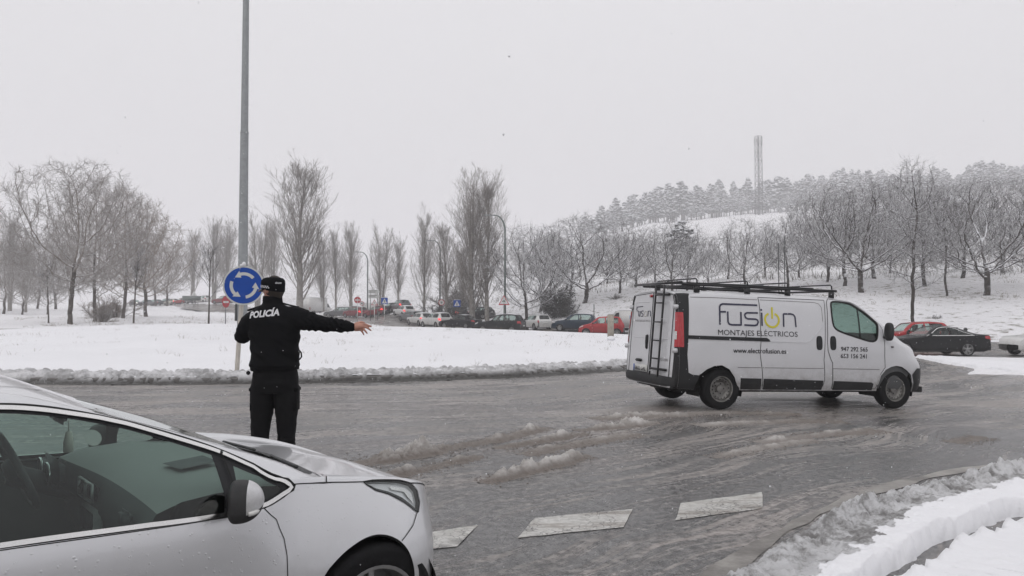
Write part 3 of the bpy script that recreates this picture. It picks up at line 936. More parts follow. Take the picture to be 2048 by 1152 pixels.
def island_slush():
    th = np.radians(np.linspace(228, 340, 400))
    path = np.stack([CX0 + (RI + 0.42) * np.cos(th), CY0 + (RI + 0.42) * np.sin(th)], -1)[::-1]
    rng = np.random.default_rng(21)
    ws = np.arange(-0.05, 1.30, 0.04)
    def z(S, W, X, Y, L):
        n2 = fbm(S * 4, W * 4, 4); lo = fbm(S * 0.35, S * 0 + 1, 3)
        base = 0.035 * smoothstep(-0.02, 0.12, W) * smoothstep(0.5, 0.3, W) - 0.02 + 0.02 * n2
        top = 0.20 + 0.06 * n2 + 0.05 * lo
        e0 = 0.31 + 0.45 * lo + 0.28 * n2
        base = base + (top - base) * smoothstep(e0, e0 + 0.16, W)
        H = blob_field(S, W, 4200, (0, L), lambda r, s: r.uniform(0.16, 1.0), lambda r, s: r.uniform(0.035, 0.10), lambda r, s, w: 0.02 + 0.22 * smoothstep(0.12, 0.6, w) * r.uniform(0.45, 1.1), rng, base)
        H = H + 0.09 * (billow(S * 3.2, W * 3.2, 4) - .35) * smoothstep(0.10, 0.35, W) * smoothstep(1.25, .8, W)
        H = blob_field(S, W, 500, (0, L), lambda r, s: r.uniform(0.0, 0.28), lambda r, s: r.uniform(0.03, 0.10), lambda r, s, w: 0.012, rng, H)
        H = np.where(W > 1.0, H - (W - 1.0) * 0.55, H)
        return H, None
    strip_mesh(path, 0.042, ws, z, 'kerb_slush', M['slush_island'], 'grey slush heaped along the island kerb', 'slush')
island_slush()

def road_ridges():
    rng = np.random.default_rng(31)
    R = [([(-2.0, 7.9), (-1.85, 8.0), (-1.45, 8.35), (-1.1, 8.65), (-0.8, 8.95)], 0.17, 0.26),
         ([(-1.05, 8.75), (-0.7, 9.1), (-0.1, 9.75), (0.45, 10.65)], 0.15, 0.20),
         ([(-1.35, 7.35), (-1.0, 7.75), (-0.62, 8.25), (-0.35, 8.55)], 0.13, 0.17),
         ([(-0.3, 7.2), (0.2, 7.75), (0.85, 8.55)], 0.06, 0.16),
         ([(0.85, 10.3), (1.5, 10.6), (2.1, 11.0)], 0.06, 0.16),
         ([(0.1, 8.6), (0.9, 9.35), (1.7, 10.0)], 0.05, 0.22),
         ([(3.0, 9.2), (4.0, 9.9), (5.2, 10.5)], 0.025, 0.20),
         ([(5.6, 9.6), (6.4, 10.2)], 0.045, 0.18),
         ([(1.2, 11.4), (2.4, 11.75), (3.6, 12.0), (4.6, 12.0)], 0.035, 0.30),
         ([(2.2, 8.3), (3.1, 9.0), (3.8, 9.45)], 0.022, 0.16),
         ([(-0.2, 9.0), (0.5, 9.6), (1.0, 10.1)], 0.05, 0.14),
         ([(2.6, 10.6), (3.8, 11.1), (5.0, 11.3)], 0.03, 0.22)]
    for k, (path, h, hw) in enumerate(R):
        ws = np.arange(-hw * 1.5, hw * 1.5, 0.0125)
        def z(S, W, X, Y, L):
            n2 = fbm(S * 7, W * 7, 4); n3 = fbm(S * 30, W * 30, 3); lo = fbm(S * 1.1, W * .7 + k, 3)
            W2 = W + .35 * hw * fbm(S * 1.6, S * 0 + 7 + k, 3) * 2
            env = smoothstep(0, 0.4, S) * smoothstep(L, L - 0.4, S) * np.clip(0.75 + 3.0 * lo, 0.05, 1.35)
            bell = np.exp(-(W2 / hw * 1.7) ** 2)
            B1 = billow(S * 7 + 11 * k, W * 7, 6); B2 = billow(S * 21, W * 21 + 5 * k, 4)
            H = -0.016 + bell * (0.02 + 0.03 * n2 + 1.55 * h * env * (B1 * 1.15 + .02)) + 0.022 * (B2 - .35) * np.exp(-(W2 / hw) ** 2) + .010 * n3 * bell
            H = blob_field(S, W, int(500 * L), (0.03, L - 0.03), lambda r, s: r.normal(0, hw * 0.7), lambda r, s: r.uniform(0.005, 0.016), lambda r, s, w: .006 * r.random(), rng, H)
            H = np.where(np.abs(W) > hw * 1.25, H - 0.03, H)
            ex = []
            for i in range(int(70 * L)):
                ex.append((rng.uniform(0, L), rng.normal(0, hw * 0.9), 0.003, rng.uniform(0.004, 0.012), rng))
            return H, ex
        strip_mesh(path, 0.0125, ws, z, 'slush_ridge', M['slush_road'], 'brown slush ridge left between wheel tracks on the road', 'slush')
road_ridges()

def splitter():
    """snowed-up splitter island on the far side of the arm at the right"""
    rng = np.random.default_rng(41)
    path = [(18.6, 33.5), (17.9, 29), (17.3, 25), (17.0, 21), (18, 16), (20, 11)]
    ws = np.arange(-3.4, 3.6, 0.10)
    def z(S, W, X, Y, L):
        n2 = fbm(S * 2, W * 2, 4)
        wid = np.interp(S, [0, 2, 6, 12, 60], [0.5, 0.9, 1.5, 2.0, 2.4])
        e = smoothstep(wid, wid - 0.5, np.abs(W)) * smoothstep(0, 0.6, S)
        H = -0.06 + e * (0.17 + 0.05 * n2) + 0.05 * n2 * e
        H = blob_field(S, W, 700, (0, min(L, 24)), lambda r, s: float(np.interp(s, [0, 2, 6, 12, 60], [0.5, 0.9, 1.5, 2.0, 2.4])) - abs(r.normal(0, 0.25)), lambda r, s: r.uniform(0.06, 0.16), lambda r, s, w: r.uniform(0.03, 0.10), rng, H)
        return H, None
    strip_mesh(path, 0.10, ws, z, 'splitter_island', M['snow'], kind='structure', zbase=-.30)
splitter()

# ------------------------------------------------------------------ silver hatchback in the foreground
# body frame: x forward from the front axle, y to the left, z up
def _row(*p):
    p = [(x if x < .4 else .4 + (x - .4) * .88, y, z) for x, y, z in p]
    p = sorted(p); return ([q[0] for q in p], [q[1] for q in p], [q[2] for q in p])
SILVER = Loft([
 _row((-3.42, 0.4, 0.26), (-3.3, 0.62, 0.24), (-3, 0.78, 0.22), (-2.6, 0.83, 0.2), (-1.6, 0.84, 0.19), (0.25, 0.835, 0.2), (0.4, 0.77, 0.2), (0.52, 0.62, 0.2), (0.64, 0.42, 0.2), (0.74, 0.2, 0.2), (0.8, 0, 0.2)),
 _row((-3.42, 0.45, 0.4), (-3.3, 0.66, 0.38), (-3, 0.83, 0.37), (-2.6, 0.87, 0.36), (-1.6, 0.872, 0.36), (0.25, 0.872, 0.36), (0.4, 0.8, 0.35), (0.52, 0.645, 0.34), (0.64, 0.44, 0.34), (0.74, 0.21, 0.33), (0.8, 0, 0.33)),
 _row((-3.42, 0.5, 0.62), (-3.3, 0.7, 0.62), (-3, 0.85, 0.62), (-2.6, 0.89, 0.61), (-1.6, 0.89, 0.6), (0.2, 0.89, 0.6), (0.33, 0.855, 0.58), (0.43, 0.78, 0.56), (0.53, 0.655, 0.54), (0.64, 0.45, 0.52), (0.74, 0.21, 0.51), (0.8, 0, 0.5)),
 _row((-3.42, 0.5, 0.92), (-3.3, 0.68, 0.97), (-3, 0.81, 0.99), (-2.5, 0.875, 0.97), (-1.32, 0.882, 0.915), (-0.63, 0.882, 0.885), (-0.46, 0.872, 0.895), (-0.3, 0.825, 0.935), (0.04, 0.8, 0.897), (0.25, 0.76, 0.855), (0.4, 0.7, 0.81), (0.53, 0.59, 0.765), (0.64, 0.43, 0.72), (0.74, 0.2, 0.69), (0.8, 0, 0.66)),
 _row((-3.42, 0.46, 0.954), (-3.3, 0.63, 1.064), (-3, 0.69, 1.224), (-2.5, 0.68, 1.339), (-2, 0.665, 1.369), (-1.6, 0.668, 1.357), (-1.3, 0.682, 1.321), (-0.95, 0.72, 1.227), (-0.618, 0.762, 1.109), (-0.303, 0.795, 0.9652), (-0.12, 0.77, 0.9175), (0.04, 0.745, 0.898), (0.25, 0.7, 0.858), (0.4, 0.64, 0.816), (0.53, 0.53, 0.77), (0.64, 0.38, 0.7255), (0.74, 0.18, 0.6966), (0.8, 0, 0.6634)),
 _row((-3.42, 0.42, 0.97), (-3.3, 0.56, 1.1), (-3, 0.6, 1.285), (-2.5, 0.59, 1.39), (-2, 0.575, 1.423), (-1.6, 0.575, 1.417), (-1.3, 0.59, 1.377), (-0.95, 0.63, 1.259), (-0.618, 0.665, 1.139), (-0.303, 0.7, 1.011), (-0.14, 0.7, 0.927), (0.04, 0.62, 0.8877), (0.25, 0.58, 0.8542), (0.4, 0.52, 0.8175), (0.53, 0.43, 0.7741), (0.64, 0.3, 0.7293), (0.74, 0.15, 0.6986), (0.8, 0, 0.6653)),
 _row((-3.42, 0.22, 0.98), (-3.3, 0.3, 1.12), (-3, 0.32, 1.33), (-2.5, 0.32, 1.42), (-2, 0.32, 1.455), (-1.6, 0.32, 1.452), (-1.3, 0.33, 1.409), (-0.95, 0.35, 1.273), (-0.618, 0.37, 1.149), (-0.303, 0.38, 1.01), (-0.1, 0.37, 0.9207), (0.04, 0.33, 0.892), (0.25, 0.31, 0.8571), (0.4, 0.28, 0.8208), (0.53, 0.23, 0.7784), (0.64, 0.16, 0.7335), (0.74, 0.08, 0.7034), (0.8, 0, 0.6673)),
 _row((-3.42, 0, 0.98), (-3.3, 0, 1.125), (-3, 0, 1.335), (-2.5, 0, 1.425), (-2, 0, 1.46), (-1.6, 0, 1.457), (-1.3, 0, 1.416), (-0.95, 0, 1.281), (-0.618, 0, 1.159), (-0.303, 0, 1.023), (-0.1, 0, 0.9287), (0.04, 0, 0.895), (0.25, 0, 0.8621), (0.4, 0, 0.8268), (0.53, 0, 0.7834), (0.64, 0, 0.7385), (0.74, 0, 0.7054), (0.8, 0, 0.6673)),
])
SILVER_POS, SILVER_YAW = (-1.22, 3.93, -0.05), radians(42)

def loft_t(L, x, z, lo=0.0, hi=3.2):
    ts = np.linspace(lo, hi, 200); _, _, zz = L.ev(np.full(200, x), ts)
    return float(ts[np.argmin(np.abs(zz - z))])

def make_wheel(parent, c, r, w, rr, side, style='alloy', rim_mat='rim', spin=0.3, nt=40):
    """wheel part: tyre and rim under one empty; axis along y, outer face towards side"""
    wh = empty('wheel', c, 0, parent)
    mb = MB()
    h = w / 2
    prof = [(rr, -h * .8), (r - .035, -h), (r - .012, -h * .92), (r, -h * .7), (r, h * .7), (r - .012, h * .92), (r - .035, h), (rr + .012, h * .95), (rr, h * .8), (rr, -h * .8)]
    mb.lathe(prof, nt, 'y'); mb.build('tyre', M['tyre'], wh)
    mb = MB(); f = side * h * 0.72
    s = side
    mb.lathe([(rr + .004, s * h * .86), (rr - .012, s * h * .84), (rr - .02, s * h * .55), (rr - .03, -s * h * .5), (0.0, -s * h * .5)], nt, 'y')
    if style == 'steel':
        mb.lathe([(rr - .02, s * h * .5), (rr * .80, s * h * .62), (rr * .62, s * h * .40), (rr * .56, s * h * .15), (rr * .3, s * h * .10), (rr * .27, s * h * .42), (0.0, s * h * .46)], nt, 'y')
    elif style == 'alloy':
        for k in range(5):
            for d in (-.16, .16):
                a = spin + k * 2 * pi / 5
                p0 = np.array([rr * .12 * cos(a + d * 2), f * .86, rr * .12 * sin(a + d * 2)]); p1 = np.array([(rr - .01) * cos(a + d), f * 1.02, (rr - .01) * sin(a + d)])
                T = (p1 - p0); nrm = np.array([-T[2], 0, T[0]]); nrm /= np.linalg.norm(nrm)
                wd0, wd1 = .020, .013
                V = [p0 + nrm * wd0, p0 - nrm * wd0, p1 - nrm * wd1, p1 + nrm * wd1]
                V += [v - np.array([0, s * .035, 0]) for v in V]
                mb.add(V, [[[0, 1, 2, 3]], [[4, 7, 6, 5]], [[0, 3, 7, 4]], [[1, 5, 6, 2]], [[0, 4, 5, 1]], [[2, 6, 7, 3]]])
        mb.lathe([(rr * .24, f * .80), (rr * .22, f * .98), (rr * .10, f * 1.02), (0, f * 1.02)], 16, 'y')
    else:
        for k in range(7):
            a = spin + k * 2 * pi / 7
            p1 = np.array([(rr - .01) * cos(a), f, (rr - .01) * sin(a)])
            mb.tube([np.array([0, f * .95, 0]), p1], .022, 5)
    ro = mb.build('rim', M[rim_mat], wh, auto=35)
    if style == 'steel':
        hb = MB()
        for k in range(16):
            a = k * 2 * pi / 16 + .1
            hb.disc((rr * .74 * cos(a), s * h * .60, rr * .74 * sin(a)), rr * .062, 8)
        for k in range(5):
            a = k * 2 * pi / 5
            hb.disc((rr * .40 * cos(a), s * h * .17, rr * .40 * sin(a)), rr * .06, 8)
        tag(hb.build('vent_hole', M['gap'], wh), kind='stuff')
    return wh

def build_silver():
    L = SILVER
    car = empty('hatchback_car', SILVER_POS, SILVER_YAW)
    tag(car, 'silver hatchback with chrome window trim, cut off by the picture edge', 'car')
    paint, glass = M['silver_paint'], M['glass_silver']
    dlo_top = [(-2.62, 3.62), (-2.45, 3.92), (-2.2, 4.02), (-1.7, 4.06), (-1.303, 4.087), (-1.203, 4.142), (-1.097, 4.204), (-1.0, 4.27), (-.913, 4.29), (-.828, 4.257), (-.738, 4.222), (-.645, 4.177), (-.583, 4.135), (-.46, 4.073), (-.358, 3.80), (-.321, 3.177), (-.304, 3.016)]
    dlo_bot = [(-.313, 2.94), (-.363, 2.92), (-.451, 2.945), (-.591, 2.972), (-.67, 2.987), (-.88, 2.99), (-1.117, 2.984), (-1.324, 2.982), (-1.8, 2.98), (-2.5, 3.05)]
    dlo = dlo_top + dlo_bot
    head = [(.028, 3.007), (.084, 3.042), (.161, 3.067), (.256, 3.09), (.338, 3.006), (.368, 2.846), (.361, 2.642), (.326, 2.477), (.309, 2.481), (.241, 2.614), (.16, 2.748), (.089, 2.817), (.048, 2.925)]
    arch_f = [(-.275, 0), (-.275, .7), (-.258, 1.35), (-.212, 1.877), (-.126, 2.103), (-.032, 2.222), (.03, 2.257), (.08, 2.25), (.135, 2.198), (.187, 2.076), (.222, 1.86), (.246, 1.593), (.256, 1.3), (.27, .7), (.27, 0)]
    arch_f = [tuple(q) for q in smooth_poly(arch_f, 2, False)]
    arch_r = [(-2.65 + .36 * cos(a), loft_t(L, -2.65 + .36 * cos(a), .31 + .37 * sin(a))) for a in np.linspace(pi, 0, 15)]
    nose = .7515
    outline = [(-3.42, 0), (-3.01, 0)] + arch_r + [(-2.28, 0)] + arch_f + [(.5, 0), (.62, 0), (.70, 0), (nose, 0), (nose, 7)]
    outline += [(.4, 7), (0, 7), (-.09, 7), (-.115, 6.2), (-.165, 5.45), (-.215, 5.12), (-.303, 5.06), (-.7, 5.05), (-.9, 5.05), (-1.0, 5.08), (-1.02, 5.4), (-.98, 6.2), (-.95, 7), (-2, 7), (-3.42, 7)]
    loft_panel(L, 'body', outline, paint, car, holes=[dlo, head], step=0.045, both=True)
    loft_panel(L, 'interior_lining', outline, M['interior'], car, holes=[[(a, b) for a, b in dlo], head], step=0.10, both=True, off=-0.03)
    # front and rear doors' skin, bonnet: panels with dark joints
    cut = [(-.463, 2.965), (-.43, 2.796), (-.406, 2.698), (-.392, 2.564), (-.374, 2.432), (-.364, 2.241), (-.364, 2.003), (-.37, 1.4), (-.40, .75), (-.46, .35)]
    door = cut + [(-1.0, .35), (-1.75, .35), (-1.84, 1.2), (-1.86, 2.2), (-1.82, 2.96), (-1.324, 2.962), (-1.117, 2.964), (-.88, 2.97), (-.67, 2.967), (-.591, 2.955)]
    for s in (-1, 1):
        d = loft_panel(L, 'door', door, paint, car, side=s, off=0.0015, step=0.06)
        loft_strip(L, 'door_gap', door, .0036, M['gap'], d, s, .0028, closed=True)
        hd = MB()
        P, N = L.pos(np.array([-1.62, -1.42]), np.array([2.62, 2.60]), s, 0.03)
        hd.tube([P[0] - N[0] * .03, P[0], P[1], P[1] - N[1] * .03], .014, 8); hd.build('handle', M['silver_paint'], d)
    hood_line = [(-.306, 3.05), (-.233, 3.012), (-.155, 3.003), (-.063, 2.997), (.028, 3.003), (.084, 3.05), (.161, 3.075), (.256, 3.10), (.33, 3.03), (.42, 3.10), (.52, 3.12), (.62, 3.1), (nose - .004, 3.1)]
    hcut = [(-.155, 3.01), (-.112, 5.057), (-.082, 5.406), (-.045, 6.2), (-.03, 7)]
    hood = hood_line[2:] + [(nose - .004, 7), (.3, 7), (-.03, 7), (-.045, 6.2), (-.082, 5.406), (-.112, 5.057)]
    hb = loft_panel(L, 'bonnet', hood, paint, car, off=0.0015, step=0.05, both=True)
    for s in (-1, 1):
        loft_strip(L, 'bonnet_gap', hood_line, .0045, M['gap'], hb, s, .0028)
        loft_strip(L, 'bonnet_gap', hcut, .004, M['gap'], hb, s, .003)
        # soft crease along the bonnet
        loft_strip(L, 'bonnet_crease', [(-.06, 5.3), (.1, 5.1), (.3, 4.9), (.45, 4.85)], .012, paint, hb, s, .004, thick=.004)
        loft_strip(L, 'bumper_gap', [(.318, 2.475), (.303, 2.434), (.265, 2.296), (.218, 2.188), (.182, 2.103)], .004, M['gap'], car, s, .0025)
    # windscreen, cowl, wipers
    scr = [(-.09, 7), (-.115, 6.2), (-.165, 5.45), (-.215, 5.12), (-.303, 5.06), (-.7, 5.05), (-.9, 5.05), (-1.0, 5.08), (-1.02, 5.4), (-.98, 6.2), (-.95, 7)]
    ws = loft_panel(L, 'windscreen', scr, glass, car, off=-0.006, step=0.06, both=True)
    loft_panel(L, 'cowl_panel', [(-.03, 7), (-.045, 6.2), (-.082, 5.5), (-.14, 5.3), (-.165, 5.45), (-.115, 6.2), (-.09, 7)], M['plastic_dark'], car, off=0.003, step=0.04, both=True)
    for s in (-1, 1):
        loft_strip(L, 'screen_seal', [(-.165, 5.42), (-.215, 5.10), (-.303, 5.04), (-.7, 5.03), (-.9, 5.03), (-1.0, 5.06)], .012, M['gap'], ws, s, .002)
    wp = MB()
    P, _ = L.pos(np.linspace(-.11, -.15, 10), np.linspace(6.6, 5.6, 10), -1, .012); wp.tube(P, .007, 6); wp.build('wiper', M['plastic_dark'], car); wp = MB()
    P, _ = L.pos(np.linspace(-.11, -.13, 10), np.linspace(6.9, 5.9, 10), 1, .012); wp.tube(P, .007, 6)
    wp.build('wiper', M['plastic_dark'], car)
    # side glass, seals, bright trim
    win = [(-1.78, 3.03), (-1.78, 3.96), (-1.305, 3.962), (-1.206, 3.988), (-1.1, 4.02), (-.94, 4.046), (-.775, 3.98), (-.653, 3.926), (-.624, 3.915), (-.611, 3.48), (-.596, 3.026), (-.669, 3.032), (-.879, 3.043), (-1.116, 3.033), (-1.324, 3.022)]
    rear_win = [(-1.86, 3.04), (-1.86, 3.96), (-2.2, 3.93), (-2.42, 3.82), (-2.55, 3.56), (-2.44, 3.10)]
    qwin = [(-.546, 3.795), (-.449, 3.68), (-.375, 3.194), (-.362, 3.081), (-.378, 3.05), (-.46, 3.084), (-.545, 3.06), (-.55, 3.366)]
    ct = [(-1.86, 4.0), (-1.6, 4.01), (-1.304, 4.030), (-1.204, 4.068), (-1.098, 4.109), (-1.002, 4.161), (-.917, 4.165), (-.831, 4.121), (-.742, 4.086), (-.648, 4.060), (-.590, 4.036)]
    cq = [(-.580, 4.031), (-.465, 3.93), (-.415, 3.69), (-.365, 3.412), (-.331, 3.101), (-.321, 3.009), (-.337, 2.968), (-.417, 2.985), (-.469, 2.990), (-.53, 2.993)]
    cb = [(-.535, 2.993), (-.591, 2.996), (-.67, 3.006), (-.88, 3.017), (-1.116, 3.011), (-1.324, 3.002), (-1.86, 2.998), (-2.45, 3.07)]
    for s in (-1, 1):
        fr = loft_panel(L, 'window_frame', dlo, M['trim'], car, side=s, off=-0.007, holes=[win, rear_win, qwin], step=0.05)
        loft_panel(L, 'pane', win, glass, fr, side=s, off=-0.009, step=0.08)
        loft_panel(L, 'pane', rear_win, glass, fr, side=s, off=-0.009, step=0.08)
        loft_panel(L, 'pane', qwin, glass, fr, side=s, off=-0.009, step=0.06)
        loft_strip(L, 'window_seal', dlo, .0075, M['gap'], fr, s, .0015, closed=True)
        for ln in (ct, cq, cb):
            loft_strip(L, 'chrome_strip', ln, .0165, M['chrome'], fr, s, .003, thick=.006)
        loft_strip(L, 'pillar_joint', [(-.586, 4.10), (-.579, 3.749), (-.568, 3.457), (-.571, 3.02)], .006, M['gap'], fr, s, .002)
        # headlight
        hl = loft_panel(L, 'headlight', head, M['lens'], car, side=s, off=0.001, step=0.03)
        loft_panel(L, 'reflector', head, M['lamp_bowl'], hl, side=s, off=-0.022, step=0.03)
        bez = [(.030, 2.995), (.060, 2.945), (.10, 2.86), (.17, 2.80), (.245, 2.70), (.300, 2.58), (.335, 2.50), (.326, 2.477), (.309, 2.481), (.241, 2.614), (.16, 2.748), (.089, 2.817), (.048, 2.925)]
        loft_panel(L, 'lamp_bezel', bez, M['plastic_dark'], hl, side=s, off=-0.006, step=0.03)
        loft_panel(L, 'lamp_tube', [(.19, 2.93), (.30, 2.90), (.335, 2.80), (.33, 2.62), (.30, 2.72), (.28, 2.82), (.20, 2.85)], M['chrome'], hl, side=s, off=-0.015, step=0.03)
        loft_strip(L, 'lamp_gap', head, .005, M['gap'], hl, s, .0028, closed=True)
        loft_panel(L, 'wheel_arch_lip', [(p[0] * 1.0, p[1] + .02) for p in arch_f[6:-6]] + [(p[0], p[1] - .02) for p in arch_f[6:-6]][::-1], M['gap'], car, side=s, off=-0.012, step=0.04)
    # roof seam
    for s in (-1, 1):
        loft_strip(L, 'roof_ditch', [(-2.6, 5.25), (-1.6, 5.25), (-1.286, 5.30), (-1.166, 5.66), (-1.12, 6.0)], .004, M['gap'], car, s, .002)
    # wheels and dark wells
    for wx in (.055, -2.60):
        for s in (-1, 1):
            make_wheel(car, (wx, s * .785, .315), .318, .20, .222, s, 'alloy', spin=.55)
            mb = MB(); th = np.linspace(-.35, pi + .35, 22)
            V = np.stack([np.stack([wx - .0 + .375 * np.cos(th), np.full(22, s * y), .31 + .372 * np.sin(th)], -1) for y in (.872, .80, .50)], 0)
            V[0, :, 0] = wx + .362 * np.cos(th); V[0, :, 2] = .31 + .352 * np.sin(th); V[0, :, 1] = s * .845
            mb.grid(V); mb.add(np.concatenate([V[2], [[wx, s * .5, .31]]]), [[[i, i + 1, 22] for i in range(21)]])
            mb.build('wheel_well', M['gap'], car)
    # door mirrors
    for s in (-1, 1):
        u = np.linspace(0, pi, 22); v = np.linspace(0, 2 * pi, 40)
        U, Vv = np.meshgrid(u, v, indexing='ij')
        n = 2.6
        sp = lambda w, e: np.sign(w) * np.abs(w) ** (2 / e)
        x = np.cos(U); rr_ = np.sin(U)
        X = np.where(x > 0, .105 * sp(x, 2.0), .055 * sp(x, 3.6)); Yy = .105 * sp(np.cos(Vv), 2.7) * sp(rr_, 2.2); Z = .088 * sp(np.sin(Vv), 2.5) * sp(rr_, 2.2)
        Z = Z + .012 - .018 * (Yy / .11); X = X - .10 * np.abs(Yy) * 0.6
        P = np.stack([X, Yy, Z], -1)
        c0 = np.array([-.598, s * .985, .942])
        def patch(u0, u1, v0, v1, nu, nv, k):
            U, Vv = np.meshgrid(np.linspace(u0, u1, nu), np.linspace(v0, v1, nv), indexing='ij')
            x = np.cos(U); rr_ = np.sin(U)
            X = np.where(x > 0, .105 * sp(x, 2.0), .055 * sp(x, 3.6)); Yy = .090 * sp(np.cos(Vv), 2.7) * sp(rr_, 2.2); Z = .090 * sp(np.sin(Vv), 2.5) * sp(rr_, 2.2)
            Z = Z + .012 - .018 * (Yy / .11); X = X - .06 * np.abs(Yy)
            return np.stack([X, Yy * s, Z], -1) * k
        mr = MB(); mr.grid(patch(0, pi, 0, 2 * pi, 26, 44, .80))
        mo = mr.build('door_mirror', M['trim'], car, loc=c0, rz=s * radians(26))
        mc = MB(); mc.grid(patch(.02, 1.22, -.30, pi + .30, 22, 36, .815)); mc.build('mirror_cap', paint, mo)
        ft = MB(); ft.box((.01, -s * .08, -.045), (.10, .10, .035), bev=.012); ft.build('mirror_foot', M['trim'], mo)
        gl = MB(); gl.add([(-.049, .068 * cos(a), .045 * sin(a) + .008) for a in np.linspace(0, 2 * pi, 20)[:-1]], [np.arange(19).reshape(1, -1)]); gl.build('mirror_glass', M['chrome'], mo)
        it = MB(); th = np.linspace(-.1, 1.0, 9)
        it.tube([(.012 + .062 * cos(a) - .01, s * (.02 + .070 * sin(a)), -.020) for a in th], .009, 6); it.build('indicator', M['lamp_white'], mo)
    # cabin
    db = MB()
    ys = np.linspace(-.74, .74, 25)
    prof = [(-.16, .93), (-.30, .955), (-.48, .957), (-.62, .945), (-.70, .915), (-.735, .86), (-.74, .78), (-.70, .66), (-.66, .55), (-.60, .40)]
    V = np.zeros((len(prof), 25, 3))
    for i, (px, pz) in enumerate(prof):
        bulge = np.exp(-((ys - .37) / .24) ** 2)
        V[i, :, 0] = px * 1.12 - .03 - (.10 * bulge if 3 <= i <= 5 else 0) - .03 * (ys / .74) ** 2 * (i < 3); V[i, :, 1] = ys
        V[i, :, 2] = pz + (.045 * bulge if 2 <= i <= 4 else 0) - .02 * (np.abs(ys) / .74) ** 3
    db.grid(V[:5]); dash = db.build('dashboard', M['dash_top'], car)
    lb = MB(); lb.grid(V[4:]); lb.build('dash_face', M['interior'], dash)
    sp_ = MB(); sp_.add([(-.42, -.30, .975), (-.42, -.10, .975), (-.62, -.16, .972), (-.60, -.34, .970)], [[[0, 1, 2, 3]]]); sp_.build('dash_recess', M['plastic_dark'], dash)
    ins = MB(); ins.box((-.95, .37, .905), (.06, .34, .13), bev=.03); ins.build('instrument_cluster', M['plastic_dark'], dash)
    for dy in (.29, .45):
        rg = MB(); a = np.linspace(0, 2 * pi, 25)[:-1]; rg.tube(np.stack([np.full(24, -.984), dy + .06 * np.cos(a), .905 + .05 * np.sin(a)], -1), .005, 6, closed=True); rg.build('gauge_ring', M['chrome'], dash)
    for dy in (.08, -.04):
        vt = MB(); vt.box((-.865, dy, .865), (.03, .10, .065), bev=.012); v_ = vt.build('air_vent', M['gap'], dash)
        fr = MB()
        for sy_, sz_, w_, h_ in ((0, .037, .115, .008), (0, -.037, .115, .008), (.056, 0, .008, .075), (-.056, 0, .008, .075)):
            fr.box((-.885, dy + sy_, .865 + sz_), (.012, w_, h_))
        fr.build('vent_frame', M['rim'], v_)
    ev = MB(); ev.box((-.885, -.60, .86), (.03, .12, .07), bev=.015); ev.build('air_vent', M['plastic_dark'], dash)
    cs = MB(); cs.box((-.85, .02, .70), (.05, .25, .22), bev=.02); cs.build('centre_console', M['interior_grey'], dash)
    rd = MB(); rd.box((-.879, .02, .73), (.012, .19, .09), bev=.004); rd.build('radio', M['plastic_dark'], dash)
    # steering wheel
    sw = empty('steering_wheel', (-1.09, .37, .925), 0, car); sw.rotation_euler = (0, radians(-24), 0)
    a = np.linspace(0, 2 * pi, 41)[:-1]
    mb = MB(); mb.tube(np.stack([0 * a, .182 * np.cos(a), .182 * np.sin(a)], -1), .0165, 10, closed=True); mb.build('wheel_rim', M['interior'], sw)
    mb = MB(); mb.lathe([(0, -.05), (.05, -.045), (.068, -.02), (.068, .02), (0, .03)], 20, 'x')
    for an in (0, pi, -pi / 2): mb.box((0, .10 * cos(an), .10 * sin(an)), (.025, .13 if abs(cos(an)) > .5 else .05, .05 if abs(cos(an)) > .5 else .13), bev=.01)
    mb.build('wheel_hub', M['interior'], sw)
    em = MB(); em.lathe([(.022, -.052), (.022, -.050), (.0, -.0525)], 16, 'x', sx=1.0); em.build('hub_emblem', M['chrome'], sw)
    # column, seats, door cards
    mb = MB(); mb.tube([(-1.12, .37, .91), (-.85, .37, .80)], .05, 10); mb.build('steering_column', M['interior'], car)
    for sy_ in (-.36, .36):
        st = empty('seat', (-1.75, sy_, .30), 0, car)
        b = MB(); b.box((0, 0, .10), (.52, .50, .18), bev=.06); b.build('seat_cushion', M['interior'], st)
        b = MB(); b.box((-.34, 0, .48), (.14, .48, .64), rot=Matrix.Rotation(radians(-14), 3, 'Y'), bev=.06); b.build('backrest', M['interior'], st)
        b = MB(); b.box((-.44, 0, .87), (.09, .26, .17), bev=.04); b.build('headrest', M['interior'], st)
    mb = MB(); mb.box((-1.7, 0, .22), (3.0, 1.5, .04)); mb.build('cabin_floor', M['interior'], car)
    # mirror, air freshener
    mb = MB(); mb.box((-1.0, .0, 1.205), (.03, .22, .06), bev=.015); rv = mb.build('rear_view_mirror', M['plastic_dark'], car)
    mb = MB(); mb.tube([(-.955, .02, 1.18), (-.955, .02, 1.13)], .002, 4); mb.lathe([(0, 1.13), (.012, 1.128), (.017, 1.10), (.02, 1.085), (.02, 1.04), (0, 1.04)], 12, 'z', (-.955, .02, 0)); mb.build('air_freshener', M['post_cream'], rv)
    # front of the car: grille, plate and lower intake (turned away from the camera)
    gr = MB()
    for s in (-1, 1):
        P, N = L.pos(np.linspace(.60, .74, 8)[:, None], np.linspace(.6, 1.6, 5)[None, :], s, .004); gr.grid(P)
    gr.build('grille', M['plastic_dark'], car)
    # tail
    mb = MB(); mb.box((-3.44, 0, .62), (.06, 1.0, .70), bev=.02); mb.build('tailgate', paint, car)
    return car
build_silver()

